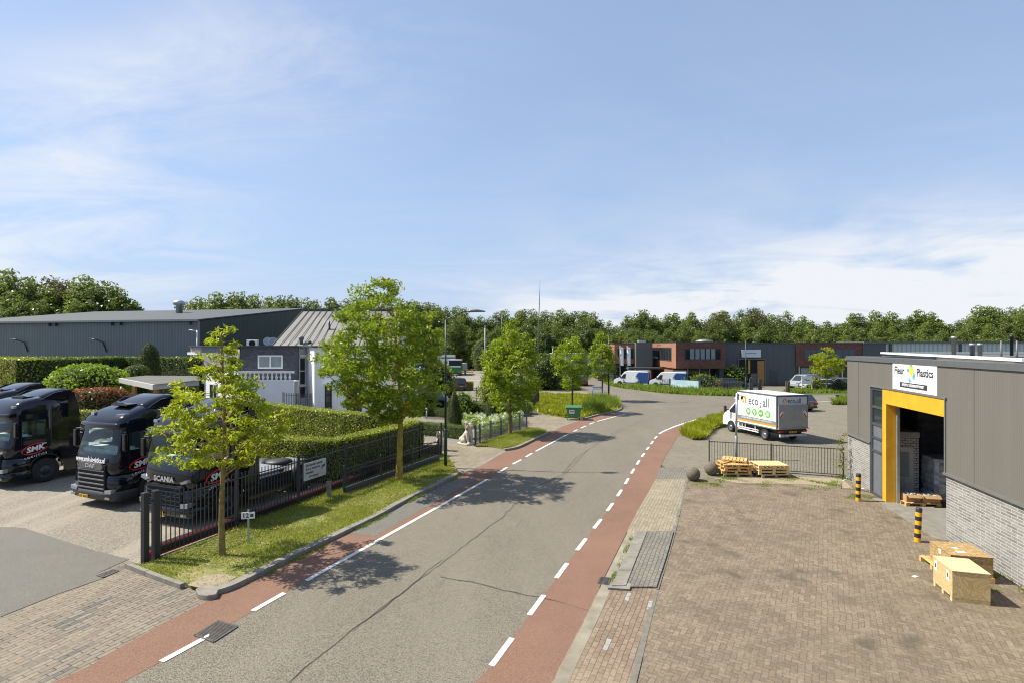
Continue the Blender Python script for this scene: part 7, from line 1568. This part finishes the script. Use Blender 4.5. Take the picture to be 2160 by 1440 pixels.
lamp('street lamp whose arm shows over the fourth street tree', (GX(1207, 79), 79, 0), 7.6, 1.5, M_lampg, thick=1.0)
lamp('far street lamp above the slim green tree', (GX(1150, 112), 112, 0), 8.0, 1.7, M_lampg, thick=1.0)
lamp('grey green street lamp in front of the roller door', G(1573, 826), 7.25, 1.4, mat('lamp grey green', (.06, .10, .08), .5), thick=.9)
x = GX(416, 57); lp = thing('street_lamp', 'thin grey lamp before the corner of the dark green gable', 'street lamp', (x, 57, 0)); P(MB().tube([(0, 0, 0), (0, 0, 7.7)], .07, 8), 'pole', M_steel, lp); P(MB().tube([(0, 0, 7.6), (-.9, 0, 7.75)], .05, 6), 'arm', M_steel, lp)
for u, Y, v, lab in ((1023, 105, 687, 'slim white grey pole rising from the rear yard'), (1058, 120, 660, 'thin green pole among the trees of the middle wood'), (1166, 100, 729, 'short white pole behind the leaning bush')):
    m = thing('pole', lab, 'pole', (GX(u, Y), Y, 0)); P(MB().tube([(0, 0, 0), (0, 0, ZV(v, Y)-.3)], [.12, .08] if u != 1058 else [.1, .07], 8), 'shaft', mat('pole white', (.5, .54, .55), .5) if u != 1058 else M_lampg, m); P(MB().bb(-.18, .18, -.15, .15, ZV(v, Y)-.3, ZV(v, Y)), 'cap', M_steel, m)
am = thing('antenna_mast', 'very tall thin tapering mast above the middle wood', 'mast', (GX(1135, 95), 95, 0)); zt = ZV(588, 95)
P(MB().tube([(0, 0, 0), (.05, 0, 9), (.25, 0, 14), (.35, 0, zt)], [.12, .10, .07, .02], 8), 'mast', mat('mast green grey', (.12, .16, .15), .5), am)
# camera pole in the parking lot
cpn = thing('camera_pole', 'galvanised pole with a small black camera between railing and box van', 'camera pole', G(1553, 966), R(0)); zt = ZV(828, cpn.location.y)
P(MB().tube([(0, 0, 0), (0, 0, 1.2), (0, 0, 1.22)], [.075, .075, .06], 12), 'base', M_steel, cpn); P(MB().tube([(0, 0, 1.22), (.03, 0, zt)], .055, 12), 'pole', M_steel, cpn)
P(MB().bb(.06, .12, -.05, .05, zt-.35, zt-.05).bb(.1, .32, -.015, .015, zt-.12, zt-.09), 'bracket', M_black, cpn); P(MB().lathe([(0.001, 0), (.05, 0), (.06, .08), (.05, .17), (0.001, .18)], (.3, 0, zt-.32), 12), 'camera', M_black, cpn)
# blue tubular frame
bl = thing('bike_rack', 'blue tubular steel frame standing at the end of the bank', 'tubular frame', (GX(1250, 57), 57, 0), R(6)); Mb = mat('tube blue', (.03, .16, .42), .4)
P(MB().tube([(0, 0, 0), (0, 0, 1.65)], .055, 8), 'post', Mb, bl); P(MB().tube([(1.1, 0, 0), (1.1, 0, 1.6)], .055, 8), 'post', Mb, bl); P(MB().tube([(-.05, 0, 1.62), (1.15, 0, 1.62)], .055, 8).tube([(0, 0, 1.42), (1.1, 0, 1.42)], .04, 8), 'rail', Mb, bl)
# totem pillar
tp_ = thing('pillar_sign', 'pale blue grey pillar standing in the weeds by the path', 'pillar sign', (GX(1177, 76), 76, 0), R(8)); P(MB().bb(-.42, .42, -.15, .15, 0, 2.9), 'panel', mat('totem blue grey', (.30, .38, .46), .4, var=.1), tp_, .02); P(MB().bb(-.42, .42, -.16, .16, 2.9, 3.0), 'cap', M_steel, tp_)
# green waste container
bn = G(1210, 884); wb = thing('waste_container', 'green four wheeled waste container at the edge of the entrance', 'waste container', bn, R(-6)); Mg = mat('container green', (.06, .19, .07), .45, var=.08)
secs = [[(x*k, y*k2, z) for x, y in ((-.6, -.4), (.6, -.4), (.6, .4), (-.6, .4))] for z, k, k2 in ((.22, .86, .82), (.5, .9, .88), (.95, 1.0, 1.0))]
P(MB().loft(secs, smooth=False), 'bin_body', Mg, wb, .03); P(MB().bb(-.64, .64, -.44, .44, .95, 1.0), 'rim', Mg, wb, .01)
P(MB().loft([[(x, y, z) for y, z in ((-.46, 1.0), (-.46, 1.05), (-.25, 1.15), (.2, 1.18), (.45, 1.08), (.45, 1.0))] for x in (-.66, -.5, 0, .5, .66)], smooth=False), 'lid', Mg, wb, .02)
P(MB().bb(-.36, .06, -.425, -.40, .55, .85), 'label', M_inkl, wb); P(MB().bb(-.3, 0, -.43, -.424, .66, .78), 'lettering', mat('label grey', (.2, .25, .25), .6), wb)
for x in (-.48, .48):
    for y in (-.28, .28): wheel(wb, (x, y, .1), .1, .06, M_plast, dish=.01); P(MB().bb(x-.03, x+.03, y-.04, y+.04, .1, .26), 'bracket', M_steel, wb)
# notice board on posts, small post sign
nbd = thing('notice_board', 'white notice board on two white posts at the right entrance', 'notice board', (GX(1692, 71), 71, 0), 0); P(MB().bb(0, 1.3, -.03, .03, .95, 2.0), 'panel', M_vw, nbd); P(MB().bb(-.06, .0, -.03, .03, 0, 2.05).bb(1.3, 1.36, -.03, .03, 0, 2.05), 'post', M_vw, nbd)
P(MB().bb(.3, .55, -.04, -.031, 1.5, 1.62).bb(.5, 1.05, -.04, -.031, 1.4, 1.5), 'lettering', mat('board blue', (.1, .22, .35), .5), nbd)
sp0 = thing('sign_post', 'small grey post with a little head between box van and weeds', 'post', G(1766, 850), 0); P(MB().tube([(0, 0, 0), (0, 0, .75)], .05, 8), 'shaft', M_steel, sp0); P(MB().bb(-.16, .16, -.06, .06, .75, .9), 'head', M_plast, sp0)
# house number sign on the verge
ns = thing('house_number_sign', 'white house number sign on a thin post on the grass verge', 'number sign', G(524, 1143, .1), R(12)); P(MB().bb(-.025, .025, -.015, .015, -.02, 1.0), 'post', M_steel, ns)
P(MB().bb(-.19, .19, -.035, -.016, .72, .92), 'panel', M_vw, ns, .01)
text('lettering', '12', M_ink, ns, face_matrix((-.07, -.040, .82), (1, 0, 0), (0, 0, 1)), .19, 1.0, bold=.004); P(MB().bb(.06, .15, -.042, -.034, .78, .86), 'pictogram', M_ink, ns)
# camera warning board on the fence
p = fline(19.95); an = math.atan2(1, .395); wbd = thing('warning_board', 'grey board with camera warning text fixed to the black fence', 'warning sign', (p.x, p.y, .9), an)
P(MB().bb(-.02, 1.18, -.05, -.03, .0, .66), 'panel', mat('board grey white', (.40, .41, .42), .5, var=.06), wbd)
for i, s_ in enumerate(('Dit terrein wordt', "d.m.v. camera's", 'bewaakt.')):
    text('lettering', s_, M_ink, wbd, face_matrix((.06, -.055, .56-i*.14), (1, 0, 0), (0, 0, 1)), .13, .95, align='LEFT', bold=.001)
text('lettering', 'Beveiliging!', mat('script grey', (.10, .10, .10), .6), wbd, face_matrix((.5, -.055, .12), (1, 0, 0), (0, 0, 1)), .12, .95, shear=.3)
P(MB().prism([(.95, .32), (1.12, .38), (1.1, .46), (.93, .40)], -.056, -.05, axis='y').prism([(.88, .28), (.96, .30), (.96, .34), (.88, .31)], -.056, -.05, axis='y'), 'pictogram', M_ink, wbd)
# drain covers
def grate(name, lab, cs, z, nb, m):
    a, b, c, d = cs; T = thing(name, lab, 'drain cover', (0, 0, 0)); e = []
    P(MB().beam(a, b, .04, .012).beam(b, c, .04, .012).beam(c, d, .04, .012).beam(d, a, .04, .012), 'frame', m, T)
    P(MB().add([(q.x, q.y, z-.004) for q in cs], [(0, 1, 2, 3)]), 'pit', M_dark, T)
    mb = MB()
    for i in range(1, nb): s = i/nb; mb.beam(a.lerp(b, s), d.lerp(c, s), .022 if nb > 8 else .03, .01)
    P(mb, 'bars', m, T, fix=False); return T
Mir = mat('cast iron worn', (.11, .10, .09), .6, .4, var=.3)
zz_ = .016
grate('manhole_grating', 'big square cast iron grating with a cut white line on the left lane', [G(410, 1338, zz_), G(461, 1308, zz_), G(501, 1320, zz_), G(451, 1352, zz_)], zz_, 16, Mir)
grate('drain_grating', 'small iron gutter grating beside the right cycle lane', [G(1262, 1228, zz_), G(1267, 1216, zz_), G(1288, 1218, zz_), G(1283, 1232, zz_)], zz_, 6, Mir)
grate('drain_grating', 'long iron grating at the edge of the grey asphalt patch', [G(205, 1212, zz_), G(238, 1200, zz_), G(250, 1203, zz_), G(219, 1216, zz_)], zz_, 9, Mir)
mk = MB().add([tuple(G(432, 1340, .024)), tuple(G(442, 1335, .024)), tuple(G(440, 1341, .024)), tuple(G(429, 1345, .024))], [(0, 1, 2, 3)]); tag(mk.build('road_markings', M_line), kind='structure')
# striped bollards
Mby, Mbk = mat('bollard yellow', (.72, .36, .01), .45, var=.08), mat('bollard black', (.02, .022, .028), .45, var=.1)
def bollard(label, loc, h, lean):
    T = thing('bollard', label, 'bollard', loc, 0, 'yellow and black bollards'); T.rotation_euler = (0, R(lean), 0); r = .085; k = 8
    for i in range(k):
        z0, z1 = h*i/k, h*(i+1)/k; pr = [(r+.0005*(i % 2), z0), (r+.0005*(i % 2), z1)]
        if i == k-1: pr = [(r, z0), (r, z1-.03), (r*.8, z1), (0.001, z1+.005)]
        P(MB().lathe(pr, n=20), 'band', Mbk if i % 2 == 1 else Mby, T)
    return T
bollard('yellow and black striped bollard nearer the wooden crates', G(1935, 1141), 1.04, 3)
bollard('yellow and black striped bollard farther away, by the closed side of the doorway', G(1810, 1055), 1.06, 1)
# stone balls
for c, r_, lab in ((G(1462, 1012), .31, 'weathered concrete ball nearer the road'), (G(1500, 1000), .315, 'weathered concrete ball touching the left pallet stack')):
    T = thing('stone_ball', lab, 'concrete ball', (c.x, c.y, 0), 0, 'concrete balls'); m = mat('concrete ball', (.15, .125, .09), .95, var=.35, nscale=12, bump=.8, bscale=40)
    pr = [(max(.001, r_*math.sin(a)), r_-.02-r_*math.cos(a)) for a in np.linspace(0, math.pi, 15)]
    P(MB().lathe(pr, n=26), 'ball', m, T); P(MB().lathe([(r_*.985, r_-.03), (r_*1.012, r_-.015), (r_*.985, r_)], n=26), 'seam', mat('ball seam', (.10, .085, .065), .95), T)
# pallets
Mw1 = mat('pallet wood fresh', (.56, .36, .13), .85, var=.25, nscale=14); Mw2 = mat('pallet wood pale', (.60, .46, .22), .85, var=.22, nscale=14); Mw3 = mat('pallet wood grey', (.30, .25, .17), .9, var=.25, nscale=14)
def pallet(label, loc, rz, m, Lx=1.2, Ly=.9, group='stacked pallets', tilt=0.0, cat='pallet'):
    T = thing('pallet', label, cat, loc, rz, group); T.rotation_euler = (R(tilt), 0, rz)
    n = 7
    P(MB_add([MB_box((-Lx/2+Lx*(i+.5)/n, 0, .131), (Lx/n*.78, Ly, .02)) for i in range(n)]), 'deck_boards', m, T, fix=False)
    P(MB_add([MB_box((0, y, .108), (Lx, .1, .024)) for y in (-Ly/2+.05, 0, Ly/2-.05)]), 'stringer_boards', m, T, fix=False)
    for x in (-Lx/2+.07, 0, Lx/2-.07):
        for y in (-Ly/2+.05, 0, Ly/2-.05): P(MB_add([MB_box((x, y, .058), (.13, .1, .076))]), 'block', m, T, fix=False)
    P(MB_add([MB_box((0, y, .01), (Lx, .1, .02)) for y in (-Ly/2+.05, 0, Ly/2-.05)]), 'base_boards', m, T, fix=False)
    return T
def MB_box(c, d): return (c, d)
def MB_add(bs):
    mb = MB()
    for c, d in bs: mb.box(c, d)
    return mb
c1 = G(1549, 1001); c2 = G(1625, 1003)
names1 = ['lowest pallet of the taller stack by the railing', 'second pallet from the ground in the taller stack', 'third pallet from the ground in the taller stack', 'fourth pallet, the uppermost flat one of the taller stack']
for i, nm in enumerate(names1): pallet(nm, (c1.x+(0, -.03, .04, .06)[i], c1.y+.1, .144*i), R((2, -3, 3, -2)[i]), (Mw3, Mw1, Mw1, Mw1)[i], 1.35, .95)
pallet('skewed loose pallet lying on top of the taller stack', (c1.x+.12, c1.y+.25, .585), R(-28), Mw1, 1.1, .6, tilt=5)
P_l = thing('plank_pile', 'loose broken boards on top of the taller pallet stack', 'boards', (c1.x-.3, c1.y+.05, .58), R(35)); P(MB_add([MB_box((0, 0, .03), (.8, .1, .03)), MB_box((.1, .16, .035), (.7, .1, .03))]), 'board', Mw1, P_l, fix=False)
names2 = ['greyish bottom pallet of the lower stack', 'second pallet of the lower stack', 'third pallet of the lower stack', 'pale top pallet of the lower stack']
for i, nm in enumerate(names2): pallet(nm, (c2.x+(.06, 0, 0, 0)[i], c2.y+.15, .144*i), R((6, 0, 1, 0)[i]), (Mw3, Mw2, Mw2, Mw2)[i], 1.4, 1.0)
# crates
def mat_ply(name, ca, cb, osb=False, axis=(1, 1, 1)):
    m, t = newmat(name); oc = t.n('ShaderNodeTexCoord').outputs['Object']
    if osb:
        v = t.n('ShaderNodeTexVoronoi', {'Vector': t.n('ShaderNodeMapping', {0: oc, 'Scale': (16, 30, 24), 'Rotation': (.3, .2, .5)}).outputs[0], 'Scale': 1.0}).outputs[1]
        n = t.n('ShaderNodeSeparateXYZ', {0: v}).outputs[0]; c = t.mix(n, ca, cb)
        c = t.mix(t.ramp(t.noise(oc, 30, 4), [(.4, .5), (.6, 0)]), c, tuple(x*.55 for x in ca))
    else:
        dn = t.noise(oc, 1.6, 3, .6, 1.2)
        wv = t.m('FRACT', t.m('MULTIPLY', dn, 16.0)); c = t.mix(t.ramp(wv, [(0.1, 0), (.5, 1), (.9, 0)]), ca, cb)
        c = t.mix(t.ramp(t.noise(t.n('ShaderNodeMapping', {0: oc, 'Scale': axis}).outputs[0], 30, 3), [(.35, .35), (.6, 0)]), c, tuple(x*.7 for x in ca))
    return finish(t, m, c, .7)
Mply = mat_ply('plywood', (.48, .34, .15), (.64, .50, .27), False, (3, 3, .3)); Mplyt = mat_ply('plywood top', (.60, .47, .25), (.70, .59, .36)); Mosb = mat_ply('osb board', (.32, .20, .08), (.54, .39, .18), True)
D1_ = G(2009, 1268); ca_ = math.atan2(G(2080, 1276).y-D1_.y, G(2080, 1276).x-D1_.x)
def crate(name, label, loc, rz, w, l, h, z0, ms, mt, grp='wooden crates by the brick wall'):
    T = thing(name, label, 'crate', loc, rz, grp); t_ = .015
    P(MB().bb(0, w, 0, t_, z0, z0+h), 'front_panel', ms, T); P(MB().bb(0, t_, t_, l, z0, z0+h).bb(w-t_, w, t_, l, z0, z0+h).bb(t_, w-t_, l-t_, l, z0, z0+h), 'side_panel', ms, T)
    P(MB().bb(-.012, w+.012, -.012, l+.012, z0+h, z0+h+t_), 'lid', mt, T); return T
k1 = crate('wooden_crate', 'pale plywood crate in front, with two white labels on its side', (D1_.x, D1_.y, 0), ca_, .74, .92, .62, .10, Mply, Mplyt)
for y in (.05, .45, .85): P(MB().bb(0.0, .74, y-.04, y+.05, 0, .099), 'skid', Mw2, k1)
for y in (.2, .78): P(MB().bb(-.006, -.001, y-.06, y+.06, .42, .66), 'label', M_inkl, k1); P(MB().bb(-.010, -.006, y-.03, y+.03, .5, .6), 'print', M_lk, k1)
pR = pallet('bare pallet under the rear crate beside the brick wall', (11.83, 14.05, 0), R(-14), Mw1, 1.1, 1.3, group=None)
k2 = crate('wooden_crate', 'brown chipboard crate on a pallet behind the pale one', (11.28, 13.52, 0), R(-13), .92, 1.0, .50, .142, Mosb, Mosb)
P(MB().bb(.25, .45, .2, .32, .658, .662).bb(.3, .42, .5, .58, .658, .662), 'label', M_inkl, k2); P(MB().bb(-.006, -.001, .45, .55, .5, .62), 'label', M_inkl, k2)
pp = G(1930, 1215); tag(P(MB().box((pp.x, pp.y, .006), (.14, .09, .002), R(20)), 'paper_scrap', M_vw, None), 'white scrap of paper lying on the clinker yard', 'paper')
# inside the hall: wrapped pallets and a carton tray
def hl(x, y, z=0): return H.matrix_world @ Vector((x, y, z))
bpy.context.view_layer.update()
Mfilm = mat('black stretch film', (.06, .063, .07), .22, var=.3, nscale=4, spec=.8, bump=.9, bscale=9); Mfilm2 = mat('clear stretch film', (.30, .32, .35), .2, var=.5, nscale=4, spec=.9, bump=1.0, bscale=10)
def wrapped(label, loc, rz, h, m, s=1.15, seed=1):
    T = thing('wrapped_pallet', label, 'wrapped pallet', loc, rz, 'film wrapped pallets inside the hall'); rnd = random.Random(seed); secs = []
    for i in range(int(h/.12)+1):
        z = .12+i*.12; k = s/2*(1+rnd.uniform(-.04, .03)+(.04 if i % 2 else 0)); secs.append([(x*k, y*k, z) for x, y in ((-1, -.8), (-.8, -1), (0, -1.03), (.8, -1), (1, -.8), (1.03, 0), (1, .8), (.8, 1), (0, 1.03), (-.8, 1), (-1, .8), (-1.03, 0))])
    P(MB().loft(secs, smooth=False), 'load', m, T); P(MB_add([MB_box((0, y, .05), (s, .1, .1)) for y in (-s*.42, 0, s*.42)]), 'pallet_base', Mw3, T)
wrapped('pallet wrapped in shiny clear film just inside the doorway', hl(2.38, 4.9), H.rotation_euler.z, 1.65, Mfilm2, seed=2)
wrapped('tall stack of black wrapped trays behind the clear wrapped pallet', hl(2.45, 6.3), H.rotation_euler.z, 3.5, Mfilm, 1.2, 3)
wrapped('tall black wrapped stack deeper in the hall on the right', hl(3.8, 5.2), H.rotation_euler.z, 3.7, Mfilm, 1.2, 4)
wrapped('black wrapped stack farthest back behind the white inner room', hl(5.1, 4.3), H.rotation_euler.z, 3.9, Mfilm, 1.2, 5)
cpal = pallet('pallet carrying the open cartons in the doorway', hl(1.05, 4.0), H.rotation_euler.z+R(8), Mw1, 1.25, .7, group=None)
Mcard = mat('cardboard', (.42, .26, .12), .9, var=.12)
for i, (dx, w_) in enumerate(((.82, .5), (1.42, .6))):
    b_ = hl(dx-.05, 3.95); T = thing('carton', ('left' if not i else 'right')+' open cardboard carton on the pallet in the doorway', 'carton', (b_.x, b_.y, .145), H.rotation_euler.z+R(8), 'open cartons in the doorway'); h_ = .27
    P(MB().bb(-w_/2, w_/2, -.22, -.21, 0, h_).bb(-w_/2, w_/2, .21, .22, 0, h_).bb(-w_/2, -w_/2+.01, -.21, .21, 0, h_).bb(w_/2-.01, w_/2, -.21, .21, 0, h_).bb(-w_/2+.01, w_/2-.01, -.21, .21, 0, .01), 'box', Mcard, T)
    P(MB().add([(-w_/2, -.22, h_), (w_/2, -.22, h_), (w_/2-.02, -.34, h_-.1), (-w_/2+.02, -.34, h_-.08)], [(0, 1, 2, 3)]), 'flap', Mcard, T)
    rng = np.random.default_rng(i); leaves('contents', rng.uniform(-1, 1, (160, 3))*np.array([w_*.45, .19, .04])+np.array([0, 0, h_-.04]), .09, mat_leaf('film scraps', (.4, .4, .42), (.62, .62, .6), trans=.1), T, seed=i)
# bike stand tubes at the wall corner
bs = thing('bike_stand', 'small bent steel tube stand between railing and far bollard', 'bicycle stand', G(1796, 1032), R(-30))
P(MB().tube([(-.35, 0, 0), (-.35, 0, .3), (-.2, 0, .42), (0, .02, .3), (.15, .02, .42), (.3, 0, .3), (.3, 0, 0)], .022, 6).tube([(.3, 0, .1), (.55, 0, .12), (.6, 0, 0)], .022, 6), 'tube', M_steel, bs)
gl = thing('garden_light', 'slim pale garden light post before the dark hedge', 'garden light', (GX(900, 43.5), 43.5, 0)); P(MB().tube([(0, 0, 0), (0, 0, .8)], .05, 8), 'post', M_steel, gl); P(MB().lathe([(0.001, .8), (.1, .8), (.1, .9), (0.001, .92)], n=12), 'head', M_whitef, gl)
# ---------------------------------------------------------------- stone lions
M_stone = mat('weathered stone', (.50, .45, .36), .95, var=.3, nscale=6, bump=.8, bscale=18)
def lion(label, loc, rz, s=1.0):
    T = thing('lion_statue', label, 'lion statue', loc, rz, 'stone lions at the entrances')
    bm = bmesh.new(); J = {}
    def ball(c, r):
        q = bmesh.ops.create_icosphere(bm, subdivisions=2, radius=r)['verts']
        bmesh.ops.translate(bm, verts=q, vec=c)
    def v(n, co, r, par=None):
        J[n] = (Vector(co), r); ball(co, r)
        if par:
            a, ra = J[par]; k = max(1, int((Vector(co)-a).length/.035))
            for i in range(1, k): ball(a.lerp(Vector(co), i/k), ra+(r-ra)*i/k)
    v('hip', (0, .30, .27), .21); v('belly', (0, .14, .46), .18, 'hip'); v('chest', (0, -.06, .68), .19, 'belly'); v('neck', (0, -.13, .90), .17, 'chest'); v('head', (0, -.2, 1.08), .145, 'neck'); v('muzzle', (0, -.35, 1.03), .085, 'head')
    v('brow', (0, -.27, 1.13), .09, 'head')
    for sd in (-1, 1):
        a = str(sd); v('sh'+a, (sd*.12, -.12, .66), .12, 'chest'); v('el'+a, (sd*.14, -.17, .42), .085, 'sh'+a); v('wr'+a, (sd*.14, -.20, .16), .06, 'el'+a); v('pw'+a, (sd*.14, -.29, .12), .065, 'wr'+a)
        v('th'+a, (sd*.19, .26, .28), .16, 'hip'); v('kn'+a, (sd*.24, .05, .24), .11, 'th'+a); v('ft'+a, (sd*.24, -.04, .13), .07, 'kn'+a)
        v('ear'+a, (sd*.11, -.14, 1.22), .035)
    v('t1', (.12, .46, .16), .05, 'hip'); v('t2', (.32, .36, .13), .04, 't1'); v('t3', (.34, .16, .13), .055, 't2')
    me = bpy.data.meshes.new('body'); bm.to_mesh(me); bm.free(); o = bpy.data.objects.new('body', me); C.objects.link(o); o.parent = T
    rm = o.modifiers.new('remesh', 'REMESH'); rm.mode = 'VOXEL'; rm.voxel_size = .022; rm.use_smooth_shade = True
    sm_ = o.modifiers.new('smooth', 'SMOOTH'); sm_.iterations = 4
    bpy.context.view_layer.update(); dg = bpy.context.evaluated_depsgraph_get(); m2 = bpy.data.meshes.new_from_object(o.evaluated_get(dg)); o.modifiers.clear(); o.data = m2
    m2.materials.clear(); m2.materials.append(M_stone); m2.name = 'body'
    rng = np.random.default_rng(4); k = 420; d = rng.normal(size=(k, 3)); d /= np.linalg.norm(d, axis=1, keepdims=True)
    pm = np.array([0, -.10, .98])+d*np.array([.225, .17, .28]); pm = pm[(pm[:, 1] > -.22) | (pm[:, 2] < .9)]
    leaves('mane', pm, .10, M_stone, T, d[:len(pm)], seed=4, aspect=.45)
    P(MB().loft([[(x*k, y*k2+.05, z) for x, y in ((-.32, -.34), (-.2, -.42), (.2, -.42), (.32, -.34), (.34, .42), (.2, .52), (-.2, .52), (-.34, .42))] for z, k, k2 in ((0, 1, 1), (.05, 1.02, 1.02), (.1, .96, .96))], smooth=False), 'plinth', M_stone, T, .02)
    T.scale = (s, s, s); return T
p = G(986, 936); lion('pale stone lion sitting at the left end of the blue grey railing', (p.x, p.y, 0), R(48), 1.12)
p = G(1107, 873); lion('pale stone lion sitting beside the black gate at the ivy bank', (p.x-.1, p.y, 0), R(45), 1.1)
lion('stone lion half hidden behind the black gate leaves', (GX(927, 30.5), 30.5, 0), R(28), .92)
